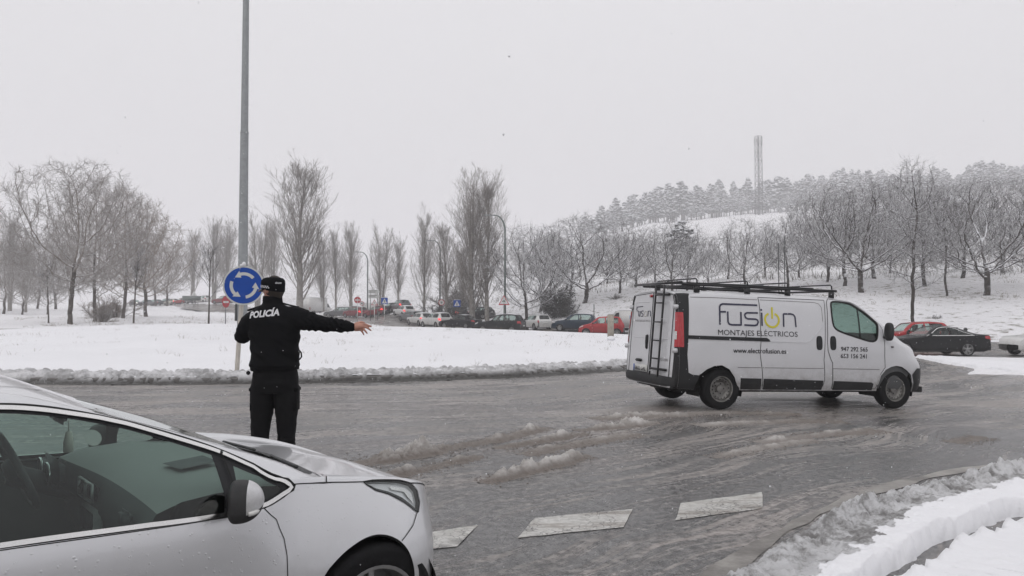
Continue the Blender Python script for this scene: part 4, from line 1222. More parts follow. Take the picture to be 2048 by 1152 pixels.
# ------------------------------------------------------------------ white panel van on the roundabout
# body frame: x forward from the rear axle, y to the left, z up
def _rowv(*p):
    p = sorted(p); return ([q[0] for q in p], [q[1] for q in p], [q[2] for q in p])
VAN = Loft([
 _rowv((-0.95, 0.86, 0.34), (0, 0.885, 0.32), (3, 0.885, 0.31), (3.9, 0.86, 0.3), (4.15, 0.74, 0.37), (4.28, 0.5, 0.45), (4.34, 0, 0.47)),
 _rowv((-0.95, 0.9, 0.5), (0, 0.93, 0.48), (3, 0.93, 0.48), (3.9, 0.9, 0.48), (4.15, 0.77, 0.51), (4.28, 0.52, 0.55), (4.36, 0, 0.57)),
 _rowv((-0.95, 0.915, 0.8), (0, 0.945, 0.8), (3, 0.945, 0.8), (3.7, 0.93, 0.8), (4, 0.86, 0.78), (4.18, 0.74, 0.74), (4.29, 0.52, 0.72), (4.36, 0, 0.7)),
 _rowv((-0.95, 0.91, 1.14), (0, 0.94, 1.14), (2.4, 0.94, 1.14), (3.15, 0.93, 1.13), (3.65, 0.88, 1.08), (3.912, 0.81, 1), (4.13, 0.68, 0.9), (4.232, 0.55, 0.82), (4.3, 0.38, 0.75), (4.36, 0, 0.7)),
 _rowv((-0.95, 0.865, 1.55), (0, 0.895, 1.55), (1.9, 0.895, 1.55), (2.65, 0.88, 1.54), (3.1, 0.85, 1.46), (3.48, 0.82, 1.27), (3.74, 0.79, 1.14), (4, 0.73, 1.05), (4.162, 0.62, 0.94), (4.26, 0.5, 0.85), (4.3, 0.34, 0.76), (4.36, 0, 0.7)),
 _rowv((-0.85, 0.8, 1.8), (0.1, 0.835, 1.82), (2.013, 0.835, 1.82), (2.55, 0.825, 1.8), (2.846, 0.8, 1.72), (3.19, 0.775, 1.535), (3.53, 0.76, 1.325), (3.78, 0.72, 1.18), (4.03, 0.66, 1.08), (4.192, 0.55, 0.96), (4.29, 0.44, 0.865), (4.33, 0.3, 0.77), (4.39, 0, 0.7)),
 _rowv((-0.85, 0.7, 1.88), (0.1, 0.745, 1.91), (2.013, 0.745, 1.91), (2.55, 0.735, 1.88), (2.846, 0.7, 1.79), (3.19, 0.66, 1.6), (3.53, 0.62, 1.38), (3.78, 0.56, 1.215), (4.03, 0.5, 1.105), (4.192, 0.42, 0.98), (4.29, 0.34, 0.875), (4.33, 0.22, 0.775), (4.39, 0, 0.7)),
 _rowv((-0.85, 0.36, 1.92), (0.1, 0.38, 1.955), (2.013, 0.38, 1.955), (2.55, 0.37, 1.925), (2.846, 0.35, 1.83), (3.19, 0.33, 1.64), (3.53, 0.31, 1.42), (3.78, 0.28, 1.245), (4.03, 0.25, 1.125), (4.192, 0.21, 0.995), (4.29, 0.17, 0.885), (4.33, 0.11, 0.78), (4.39, 0, 0.7)),
 _rowv((-0.85, 0, 1.93), (0.1, 0, 1.965), (2.013, 0, 1.965), (2.55, 0, 1.935), (2.846, 0, 1.84), (3.19, 0, 1.65), (3.53, 0, 1.43), (3.78, 0, 1.255), (4.03, 0, 1.13), (4.192, 0, 1), (4.29, 0, 0.89), (4.33, 0, 0.785), (4.39, 0, 0.7)),
])
VAN_POS, VAN_ROT = (3.16, 13.16, 0.0165), (0.0039, 0.0313, 0.2895)      # roll, pitch, yaw: it stands on the fall of the road

def loft_decal(L, me_obj, x0, z0, side=-1, off=0.003, slope=0.0):
    """wrap a flat text mesh onto the body side; its left end starts at x0, baseline at z0"""
    me = me_obj.data
    n = len(me.vertices); co = np.zeros(n * 3); me.vertices.foreach_get('co', co); co = co.reshape(-1, 3)
    x = x0 + co[:, 0]; z = z0 + co[:, 1] + slope * co[:, 0]
    ts = np.linspace(1.5, 5.2, 240); _, _, zz = L.ev(np.full(240, float(np.clip(x.mean(), 0, 2.4))), ts)
    t = np.interp(z, zz, ts)
    P, _ = L.pos(x, t, side, off + co[:, 2])
    me.vertices.foreach_set('co', P.ravel()); me.update()
    return me_obj

def build_van():
    L = VAN
    van = empty('panel_van', VAN_POS)
    van.rotation_euler = VAN_ROT
    tag(van, 'white panel van with roof rack, rear ladder and company lettering, driving round the roundabout', 'van')
    W, T, G = M['white_paint'], M['trim'], M['gap']
    XR = -.80
    zl = lambda x, z: loft_t(L, x, z)
    arch_r = [(-.50, 0), (-.49, .6), (-.428, 1.343), (-.316, 1.6), (-.179, 1.77), (-.033, 1.811), (.114, 1.618), (.219, 1.229), (.30, .5), (.316, 0)]
    arch_f = [(3.09, 0), (3.078, .7), (3.127, 1.367), (3.227, 1.675), (3.346, 1.835), (3.468, 1.892), (3.592, 1.837), (3.704, 1.655), (3.819, 1.404), (3.868, .9), (3.86, 0)]
    win = [(2.143, 4.91), (2.176, 5.10), (2.278, 5.22), (2.528, 5.17), (2.67, 4.99), (2.847, 4.765), (3.022, 4.46), (3.137, 4.208), (3.136, 3.919), (3.076, 3.321), (3.026, 3.157), (2.933, 3.093), (2.724, 3.191), (2.34, 3.415), (2.201, 3.536), (2.145, 3.714), (2.133, 4.217)]
    win = smooth_poly(win, 1)
    scr = [(2.62, 8), (2.62, 6.4), (2.66, 5.85), (2.8, 5.7), (3.3, 5.7), (3.6, 5.75), (3.68, 6.2), (3.72, 8)]
    out = [(XR, 0)] + arch_r + arch_f + [(4.15, 0), (4.28, 0), (4.33, 0), (4.352, 0), (4.352, 8), (4.0, 8)] + scr[::-1] + [(1.8, 8), (0, 8), (XR, 8)]
    loft_panel(L, 'body', out, W, van, holes=[win], step=0.07, both=True)
    loft_panel(L, 'interior_lining', [(1.95, 0.2), (3.6, .2)] + [(3.95, 2.5), (3.95, 8)] + scr[::-1] + [(1.95, 8)], M['interior'], van, holes=[win], step=0.12, both=True, off=-0.035)
    mb = MB(); P = [L.pos(np.full(24, 1.97), np.linspace(0.2, 8, 24), s, -.03)[0] for s in (-1, 1)]
    V = np.concatenate([P[0], P[1][::-1]]); mb.add(V, [np.arange(len(V)).reshape(1, -1)]); mb.build('bulkhead', M['interior'], van)
    loft_panel(L, 'windscreen', scr, M['glass_van'], van, off=-.006, step=0.12, both=True)
    # ---- side detail
    slide = [(.70, 5.30), (.703, 4.44), (.695, 3.487), (.693, 2.925), (.677, 2.397), (.696, 2.07), (.724, 1.633), (.75, 1.0), (.76, .25), (1.93, .25), (1.97, 1.055), (1.956, 1.727), (1.94, 2.12), (1.961, 2.993), (1.988, 3.919), (2.01, 4.9), (2.02, 5.30)]
    fdoor = [(2.11, 5.62), (2.059, 4.979), (2.046, 4.206), (2.012, 2.996), (2.02, 2.595), (2.084, 2.134), (2.116, 1.977), (2.136, 1.058), (2.14, .25), (3.05, .25), (3.07, .7), (3.13, 1.45), (3.219, 1.777), (3.205, 2.433), (3.218, 3.109), (3.235, 3.9), (3.19, 4.25), (3.04, 4.65), (2.86, 4.95), (2.70, 5.2), (2.55, 5.4), (2.35, 5.55)]
    for s in (-1, 1):
        d1 = loft_panel(L, 'sliding_door' if s < 0 else 'side_panel', slide, W, van, side=s, off=.002, step=.07)
        loft_strip(L, 'door_gap', slide, .011, G, d1, s, .004, closed=True)
        d2 = loft_panel(L, 'front_door', fdoor, W, van, side=s, off=.002, holes=[win], step=.06)
        loft_strip(L, 'door_gap', fdoor, .011, G, d2, s, .004, closed=True)
        fr = loft_strip(L, 'window_seal', win, .035, G, d2, s, .004, closed=True)
        loft_panel(L, 'pane', win, M['glass_van'], d2, side=s, off=-.004, step=.08)
        loft_strip(L, 'window_bar', [(2.705, 4.98), (2.70, 4.2), (2.699, 3.21)], .032, G, d2, s, .003)
        for par, hx, ht in ((d1, 1.846, 2.945), (d2, 2.126, 2.957)):
            ring = [(hx + .053 * np.sign(cos(a)) * abs(cos(a)) ** .55, ht + .30 * np.sign(sin(a)) * abs(sin(a)) ** .6) for a in np.linspace(0, 2 * pi, 25)[:-1]]
            hd = loft_panel(L, 'handle', ring, T, par, side=s, off=.012, step=.02)
            loft_strip(L, 'handle_recess', ring, .014, G, hd, s, .008, closed=True, thick=.008)
        # lower rubbing strips, rail of the sliding door, pressed lines
        loft_panel(L, 'lower_trim', [(.323, 1.16), (.72, 1.14), (.735, .1), (.345, .1)], T, van, side=s, off=.007, step=.08)
        loft_panel(L, 'lower_trim', [(.765, 1.135), (1.945, 1.04), (1.935, .1), (.775, .1)], T, d1, side=s, off=.009, step=.08)
        loft_panel(L, 'lower_trim', [(2.155, 1.02), (2.94, .93), (2.99, .82), (2.98, .1), (2.155, .1)], T, d2, side=s, off=.009, step=.08)
        loft_strip(L, 'door_rail', [(-.651, 3.085), (0, 3.07), (.697, 3.057), (.80, 3.06)], .058, T, van, s, .012, thick=.012)
        if s < 0: loft_panel(L, 'rail_end', [(.70, 3.13), (.80, 3.13), (.85, 3.06), (.87, 2.97), (.70, 2.97)], T, van, side=s, off=.016, step=.03)
        loft_strip(L, 'pressed_line', [(-.566, 5.08), (.68, 5.0)], .010, M['grey_vinyl'], van, s, .004)
        loft_strip(L, 'pressed_line', [(.73, 5.0), (1.80, 4.97), (1.89, 4.86), (1.935, 4.6), (1.934, 3.847)], .010, M['grey_vinyl'], d1, s, .005)
        loft_strip(L, 'pressed_edge', [(1.932, 3.80), (1.894, 3.576), (1.659, 3.044), (1.575, 2.972), (.90, 2.98)], .016, W, d1, s, .009, thick=.009)
        loft_strip(L, 'pressed_line', [(.26, 1.695), (.70, 1.694)], .010, M['grey_vinyl'], van, s, .004)
        loft_strip(L, 'pressed_line', [(.735, 1.694), (1.94, 1.69)], .010, M['grey_vinyl'], d1, s, .005)
        loft_strip(L, 'pressed_line', [(2.13, 1.688), (3.10, 1.673)], .010, M['grey_vinyl'], d2, s, .005)
        loft_strip(L, 'arch_edge', arch_f[1:-1], .016, W, van, s, .006, thick=.012)
        loft_strip(L, 'arch_edge', arch_r[2:-1], .016, W, van, s, .006, thick=.012)
        lp = MB(); P, N = L.pos(np.array([3.386]), np.array([2.892]), s, .01); lp.box(P[0], (.055, .03, .03), bev=.008); lp.build('side_repeater', M['grey_vinyl'], van)
        # bumper corner in front
        loft_panel(L, 'front_bumper', [(3.875, .02), (3.875, .9), (3.83, 1.40), (3.90, 1.60), (3.966, 1.744), (4.05, 1.77), (4.143, 1.80), (4.25, 1.85), (4.345, 1.9), (4.345, .02)], T, van, side=s, off=.008, step=.06)
        # door mirror
        P, N = L.pos(np.array([3.20]), np.array([3.75]), s, 0.0)
        u = np.linspace(0, pi, 15); v = np.linspace(0, 2 * pi, 25); U, V = np.meshgrid(u, v, indexing='ij')
        sp = lambda w, e: np.sign(w) * np.abs(w) ** (2 / e)
        m3 = np.stack([.060 * sp(np.cos(V), 3) * sp(np.sin(U), 3), .085 * sp(np.sin(V), 2.6) * sp(np.sin(U), 3), .160 * sp(np.cos(U), 2.6)], -1)
        mb = MB(); mb.grid(m3); mo = mb.build('door_mirror', T, van, loc=(P[0][0] + .06, P[0][1] + s * .12, P[0][2] - .01))
        mb = MB(); mb.box((-.02, -s * .10, -.10), (.08, .12, .05), bev=.015); mb.build('mirror_arm', T, mo)
    # ---- rear end: rounded dark corners, doors, lamps
    xr = lambda z: -.885 + .062 * (np.asarray(z) - .47)
    def corner(u, z, s, off=0.0):
        u, z = np.broadcast_arrays(np.asarray(u, float), np.asarray(z, float))
        tt = np.linspace(0, 8, 400); _, yy, zz = L.ev(np.full(400, XR), tt)
        y = np.interp(z, zz[:360], yy[:360])
        a = np.maximum(u, 0) * pi / 2; fwd = np.maximum(-u, 0) * .10
        D = np.abs(xr(z) - XR)
        return np.stack([XR + fwd - (D + off) * np.sin(a), s * (y + off * np.cos(a) - .075 * (1 - np.cos(a))), z], -1)
    zt = 1.86
    for s in (-1, 1):
        mb = MB(); mb.grid(corner(np.linspace(0, 1, 9)[:, None], np.linspace(.34, zt, 40)[None, :], s)); mb.build('corner_panel', T, van)
        loft_panel(L, 'corner_panel', [(-.80, 2.25), (-.661, 2.259), (-.657, 2.526), (-.594, 5.134), (-.56, 5.75), (-.64, 5.95), (-.80, 5.95)], T, van, side=s, off=.004, step=.08)
        loft_panel(L, 'rear_bumper', [(-.80, .02), (-.80, 2.25), (-.661, 2.259), (-.631, 1.401), (-.562, 1.30), (-.43, 1.27), (-.49, .6), (-.50, .02)], T, van, side=s, off=.006, step=.08)
        tl = MB(); tl.grid(corner(np.linspace(-.75, .98, 14)[:, None], np.linspace(1.01, 1.57, 14)[None, :], s, .010))
        t_o = tl.build('tail_light', M['lamp_red'], van)
        cl = MB(); cl.grid(corner(np.linspace(.55, 1.0, 6)[:, None], np.linspace(1.13, 1.26, 6)[None, :], s, .014)); cl.build('reversing_lens', M['lamp_white'], t_o)
        for z0 in (1.655, .95):
            hg = MB(); c = corner(.75, z0, s, .012); hg.box(c, (.07, .09, .075), bev=.01); hg.build('door_hinge', W, van)
    # rear face
    ytop = .775
    def rear(name, poly, mat, par, off=0.0, holes=(), step=.08):
        ov, of = cdt_patch(poly, holes, step)
        P = np.stack([xr(ov[:, 1]) - off, ov[:, 0], ov[:, 1]], -1)
        a, b, c = P[of[:, 0]], P[of[:, 1]], P[of[:, 2]]
        f = of if np.cross(b - a, c - a)[:, 0].sum() < 0 else of[:, ::-1]
        mb = MB(); mb.add(P, [f]); return mb.build(name, mat, par)
    def edge(z): return corner(1.0, z, 1)[1]
    zs = np.linspace(.34, zt, 20)
    back = [(-edge(z), z) for z in zs] + [(-.55, 1.905), (0, 1.93), (.55, 1.905)] + [(edge(z), z) for z in zs[::-1]]
    rear('rear_panel', [(float(a), float(b)) for a, b in back], W, van)
    mb = MB(); s8 = np.linspace(5.75, 8, 14); pr = []
    for s in (-1, 1):
        P, _ = L.pos(np.full(14, XR), s8, s, 0.0)
        Q = np.stack([xr(np.minimum(P[:, 2] - .02, 1.91)), P[:, 1] * .93, P[:, 2] - .022], -1)
        mb.grid(np.stack([P, (P * .5 + Q * .5) + np.array([-.015, 0, .006]), Q], 0))
    mb.build('roof_lip', W, van)
    for nm, y0, y1 in (('left', .005, .74), ('right', -.74, -.005)):
        zz = np.linspace(.50, 1.86, 12)
        if y1 > 0.1: poly = [(y0, .50)] + [(min(y1, edge(z) - .005), z) for z in zz] + [(y0, 1.90)]
        else: poly = [(max(y0, -edge(z) + .005), z) for z in zz] + [(y1, 1.90), (y1, .50)]
        poly = [(float(a), float(b)) for a, b in poly]
        dr = rear('rear_door', poly, W, van, .006)
        q = resample(poly, .05)
        V = np.stack([xr(q[:, 1]) - .008, q[:, 0], q[:, 1]], -1)
        tb = MB(); tb.tube(V, .0055, 4, closed=True); tb.build('door_gap', G, dr)
        # pressed window panel
        ins = [(y0 + .07, 1.12), (y1 - .07, 1.12), (y1 - .08 - .03 * (y1 > .1), 1.74), (y0 + .08 + .03 * (y0 < -.1), 1.74)]
        q = resample(smooth_poly(resample(ins, .14), 2), .05); V = np.stack([xr(q[:, 1]) - .006, q[:, 0], q[:, 1]], -1)
        tb = MB(); tb.tube(V, .006, 4, closed=True); tb.build('pressed_line', W, dr)
        if nm == 'left':
            hb = MB(); hb.lathe([(0, -.13), (.03, -.11), (.034, 0), (.03, .11), (0, .13)], 14, 'z', (xr(1.05) - .012, .10, 1.05)); hb.build('handle', T, dr)
            pl = MB(); pl.box((xr(.59) - .014, .275, .59), (.014, .52, .125), bev=.004); pl_o = pl.build('number_plate', M['plate_white'], dr)
            tx = text_mesh('plate_text', '0602 GRL', .105, M['black_vinyl'], pl_o, bold=.002, width=.42)
            co = np.array([v.co[:] for v in tx.data.vertices]); z = .59 - .036 + co[:, 1]
            tx.data.vertices.foreach_set('co', np.stack([xr(z) - .0225, .262 - co[:, 0], z], -1).ravel().astype(np.float32))
            bl = MB(); bl.box((xr(.59) - .0215, .51, .59), (.002, .04, .115)); bl.build('plate_band', M['sign_blue'], pl_o)
            fb = MB(); fb.box((xr(.52) - .012, .275, .522), (.02, .54, .02)); fb.build('plate_frame', M['black_vinyl'], pl_o)
            lb = MB(); lb.box((xr(.72) - .03, .33, .725), (.05, .20, .05), bev=.015); lb.build('plate_lamp', T, dr)
            # small company mark on the door
            strokes = [[(.60, 1.60), (.60, 1.655), (.37, 1.665)], [(.60, 1.585), (.545, 1.585)], [(.515, 1.585), (.515, 1.52), (.50, 1.49), (.46, 1.49), (.455, 1.585)], [(.335, 1.585), (.40, 1.585), (.415, 1.56), (.40, 1.54), (.35, 1.535), (.335, 1.51), (.35, 1.49), (.415, 1.49)], [(.15, 1.49), (.15, 1.585), (.08, 1.585), (.055, 1.56), (.05, 1.49)]]
            for st in strokes:
                q = np.array(st); V = np.stack([xr(q[:, 1]) - .010, q[:, 0] * 1.0, q[:, 1]], -1); tb = MB(); tb.tube(V, .0075, 4); tb.build('logo_stroke', M['navy_vinyl'], dr)
            a = np.linspace(.9, 2 * pi + .6, 22); q = np.stack([.245 + .05 * np.sin(a), 1.535 + .05 * np.cos(a)], -1)
            V = np.stack([xr(q[:, 1]) - .010, q[:, 0], q[:, 1]], -1); tb = MB(); tb.tube(V, .006, 4); tb.build('logo_ring', M['cream_paint'], dr)
            tx = text_mesh('door_text', 'MONTAJES ELÉCTRICOS', .05, M['grey_vinyl'], dr, width=.58)
            co = np.array([v.co[:] for v in tx.data.vertices]); z = 1.395 + co[:, 1]
            tx.data.vertices.foreach_set('co', np.stack([xr(z) - .010, .33 - co[:, 0], z], -1).ravel().astype(np.float32))
        else:
            tx = text_mesh('door_text', '115 cdti', .075, M['grey_vinyl'], dr, width=.30)
            co = np.array([v.co[:] for v in tx.data.vertices]); z = .76 + co[:, 1]
            tx.data.vertices.foreach_set('co', np.stack([xr(z) - .010, -.52 - co[:, 0], z], -1).ravel().astype(np.float32))
            # ladder
            for yy in (-.185, -.475):
                z = np.linspace(.47, 2.02, 8); tb = MB(); tb.tube(np.stack([xr(z) - .065, np.full(8, yy), z], -1), .018, 6); tb.build('ladder_rail', M['ladder_black'], van)
            for z in (.485, .79, 1.09, 1.40, 1.72):
                tb = MB(); tb.tube([(xr(z) - .065, -.185, z), (xr(z) - .065, -.475, z)], .013, 6); tb.build('ladder_rung', M['ladder_black'], van)
            for z, a, b in ((1.86, -.19, -.60), (.62, -.20, -.68)):
                tb = MB(); tb.tube([(xr(z) - .07, a, z), (xr(z) - .03, b, z - .0)], .022, 6); tb.build('ladder_bracket', M['ladder_black'], van)
    bl = MB(); bl.box((xr(1.84) - .022, .06, 1.845), (.04, .11, .05), bev=.015); bl.build('brake_light', M['lamp_red'], van)
    # rear bumper
    q = []
    for a in np.linspace(-1, 1, 17):
        y = .90 * np.sign(a) * abs(a) ** .9; x = -.955 + .10 * abs(a) ** 6
        q.append((x, y))
    mb = MB(); q = np.array(q); V = np.stack([np.stack([q[:, 0] + dx, q[:, 1] * sy_, np.full(17, z)], -1) for dx, sy_, z in ((.08, 1, .52), (0, 1, .515), (-.012, 1, .47), (0, 1, .38), (.10, .98, .33))], 0); mb.grid(V); mb.build('rear_bumper', T, van, auto=50)
    # company lettering on the side
    for ln in ([(-.071, 3.581), (-.066, 4.0), (-.058, 4.40), (-.04, 4.519), (.001, 4.585), (.3, 4.585), (.66, 4.585)], [(-.058, 4.143), (.053, 4.153)],
               [(.086, 4.172), (.081, 3.712), (.1, 3.622), (.146, 3.595), (.326, 3.598), (.335, 4.171)],
               [(.66, 4.151), (.454, 4.141), (.415, 4.09), (.403, 4.02), (.418, 3.90), (.458, 3.852), (.605, 3.848), (.645, 3.81), (.654, 3.73), (.631, 3.625), (.582, 3.592), (.385, 3.602)],
               [(.73, 4.374), (.727, 4.263)], [(.732, 4.176), (.725, 3.59)], [(1.145, 3.575), (1.157, 4.147), (1.301, 4.16), (1.35, 4.126), (1.38, 4.024), (1.387, 3.577)]):
        loft_strip(L, 'logo_stroke', ln, .030, M['navy_vinyl'], van, -1, .0065, step=.02)
    a = np.linspace(.45, 2 * pi - .45, 34)
    loft_strip(L, 'logo_ring', [(.924 + .135 * sin(q), 3.855 + .305 * cos(q)) for q in a], .036, M['yellow_vinyl'], van, -1, .0065, step=.02)
    loft_strip(L, 'logo_bar', [(.941, 4.50), (.928, 3.89)], .034, M['yellow_vinyl'], van, -1, .0068, step=.02)
    def lettering(s, x0, x1, t0, h, mat, bold=0.0):
        tx = text_mesh('lettering', s, h, mat, van, align='LEFT', width=x1 - x0, bold=bold)
        _, _, z0 = L.ev(np.array([x0]), np.array([t0]))
        co = np.array([v.co[:] for v in tx.data.vertices]); co[:, 0] -= co[:, 0].min()
        tx.data.vertices.foreach_set('co', co.ravel().astype(np.float32))
        loft_decal(L, tx, x0, float(z0[0]), -1, .0065)
    lettering('MONTAJES ELÉCTRICOS', -.112, 1.413, 3.20, .125, M['black_vinyl'])
    lettering('www.electrofusion.es', .166, 1.181, 2.41, .115, M['black_vinyl'], .0015)
    lettering('947 292 565', 2.282, 2.84, 2.60, .105, M['black_vinyl'], .0015)
    lettering('653 156 241', 2.278, 2.82, 2.24, .105, M['black_vinyl'], .0015)
    # roof rack
    rk = empty('roof_rack', (0, 0, 0), 0, van)
    for yy in (-.70, .70):
        mb = MB(); mb.box((.86, yy, 2.035), (3.05, .04, .042), bev=.01); mb.build('rack_rail', M['ladder_black'], rk)
        mb = MB(); mb.box((.70, yy * .92, 2.065), (2.5, .022, .022), bev=.008); mb.build('rack_bar', M['ladder_black'], rk)
    for hx in (-.38, .58, 1.38, 2.28):
        c = [(hx, -.70, 2.06), (hx, -.695, 2.115), (hx, -.66, 2.138), (hx, 0, 2.14), (hx, .66, 2.138), (hx, .695, 2.115), (hx, .70, 2.06)]
        mb = MB(); mb.tube(c, .0125, 6); mb.build('rack_hoop', M['ladder_black'], rk)
        mb = MB(); mb.box((hx, 0, 2.03), (.05, 1.42, .035), bev=.008); mb.build('rack_crossbar', M['ladder_black'], rk)
        for yy in (-.70, .70):
            mb = MB(); mb.box((hx, yy * .985, 1.965), (.10, .06, .14), bev=.015); mb.build('rack_foot', M['ladder_black'], rk)
    mb = MB(); mb.tube([(-.72, -.80, 2.06), (-.72, .92, 2.06)], .022, 8); mb.build('rack_roller', M['ladder_black'], rk)
    mb = MB(); mb.tube([(-.60, .30, 2.09), (1.1, -.40, 2.09)], .018, 6); mb.build('rack_pipe', M['galvanised'], rk)
    mb = MB(); mb.tube([(-.50, .10, 2.10), (1.6, .30, 2.10)], .018, 6); mb.build('rack_pipe', M['dark_metal'], rk)
    # wheels, wells, underside
    for wx in (0, 3.498):
        for s in (-1, 1):
            make_wheel(van, (wx, s * .80, .336), .336, .215, .208, s, 'steel', 'steel_rim', spin=.4)
            mb = MB(); th = np.linspace(-.3, pi + .3, 20)
            V = np.stack([np.stack([wx + .41 * np.cos(th), np.full(20, s * y), .33 + .41 * np.sin(th)], -1) for y in (.86, .45)], 0)
            mb.grid(V); mb.add(np.concatenate([V[1], [[wx, s * .45, .33]]]), [[[i, i + 1, 20] for i in range(19)]]); mb.build('wheel_well', G, van)
    mb = MB(); mb.box((1.75, 0, .33), (4.9, 1.55, .10)); mb.build('underbody', G, van)
    # cab
    mb = MB(); mb.box((3.25, 0, 1.13), (.80, 1.60, .36), bev=.12); mb.build('dashboard', M['interior'], van)
    for yy in (-.45, .10, .50):
        mb = MB(); mb.box((2.25, yy, 1.10), (.16, .44, .68), rot=Matrix.Rotation(radians(-10), 3, 'Y'), bev=.06); st = mb.build('seat', M['interior'], van)
        mb = MB(); mb.box((2.16, yy, 1.53), (.10, .26, .18), bev=.04); mb.build('headrest', M['interior'], st)
    # no person can be made out at the wheel
    sw = MB(); a = np.linspace(0, 2 * pi, 25)[:-1]; sw.tube(np.stack([2.95 + .10 * np.sin(a), .45 + .19 * np.cos(a), 1.18 + .16 * np.sin(a)], -1), .015, 6, closed=True); sw.build('steering_wheel', M['plastic_dark'], van)
build_van()

# ------------------------------------------------------------------ the policeman
def fuse(name, mb, voxel, smooth=6, mat=None, parent=None, disp=None):
    """melt overlapping shapes into one continuous skin"""
    me = mb.mesh(name)
    o = bpy.data.objects.new(name, me); COL.objects.link(o)
    m = o.modifiers.new('r', 'REMESH'); m.mode = 'VOXEL'; m.voxel_size = voxel; m.use_smooth_shade = True
    s = o.modifiers.new('s', 'SMOOTH'); s.iterations = smooth; s.factor = 0.5
    dg = bpy.context.evaluated_depsgraph_get()
    out = bpy.data.meshes.new_from_object(o.evaluated_get(dg))
    bpy.data.objects.remove(o)
    if disp is not None:
        n = len(out.vertices); co = np.zeros(n * 3); out.vertices.foreach_get('co', co); co = co.reshape(-1, 3)
        nr = np.zeros(n * 3); out.vertices.foreach_get('normal', nr); nr = nr.reshape(-1, 3)
        co = co + nr * disp(co, nr)[:, None]
        out.vertices.foreach_set('co', co.ravel()); out.update()
    out.polygons.foreach_set('use_smooth', np.ones(len(out.polygons), bool))
    out.name = name
    out.materials.clear()
    if mat: out.materials.append(mat)
    return link(bpy.data.objects.new(name, out), parent)

def ell_stack(mb, rows, n=28):
    """closed stack of ellipses (cx, cy, z, rx, ry, squareness)"""
    th = np.arange(n) * 2 * pi / n
    V = []
    for cx, cy, z, rx, ry, e in rows:
        c = np.cos(th); s = np.sin(th)
        V.append(np.stack([cx + rx * np.sign(c) * np.abs(c) ** (2 / e), cy + ry * np.sign(s) * np.abs(s) ** (2 / e), np.full(n, z)], -1))
    V = np.array(V); m = len(rows)
    I = np.arange(m * n).reshape(m, n)
    Q = np.stack([I[:-1], np.roll(I[:-1], -1, 1), np.roll(I[1:], -1, 1), I[1:]], -1).reshape(-1, 4)
    mb.add(V.reshape(-1, 3), [Q, I[0][::-1].reshape(1, -1), I[-1].reshape(1, -1)])

def limb(mb, pts, rad, n=14, sub=5):
    pts = np.array(pts, float); rad = np.array(rad, float)
    t = np.linspace(0, len(pts) - 1, (len(pts) - 1) * sub + 1)
    k = np.arange(len(pts))
    P = np.stack([pchip(k, pts[:, i])(t) for i in range(3)], -1); R = pchip(k, rad)(t)
    mb.tube(P, R, n)
    mb.ico(P[0], R[0] * .99, 2); mb.ico(P[-1], R[-1] * .99, 2)

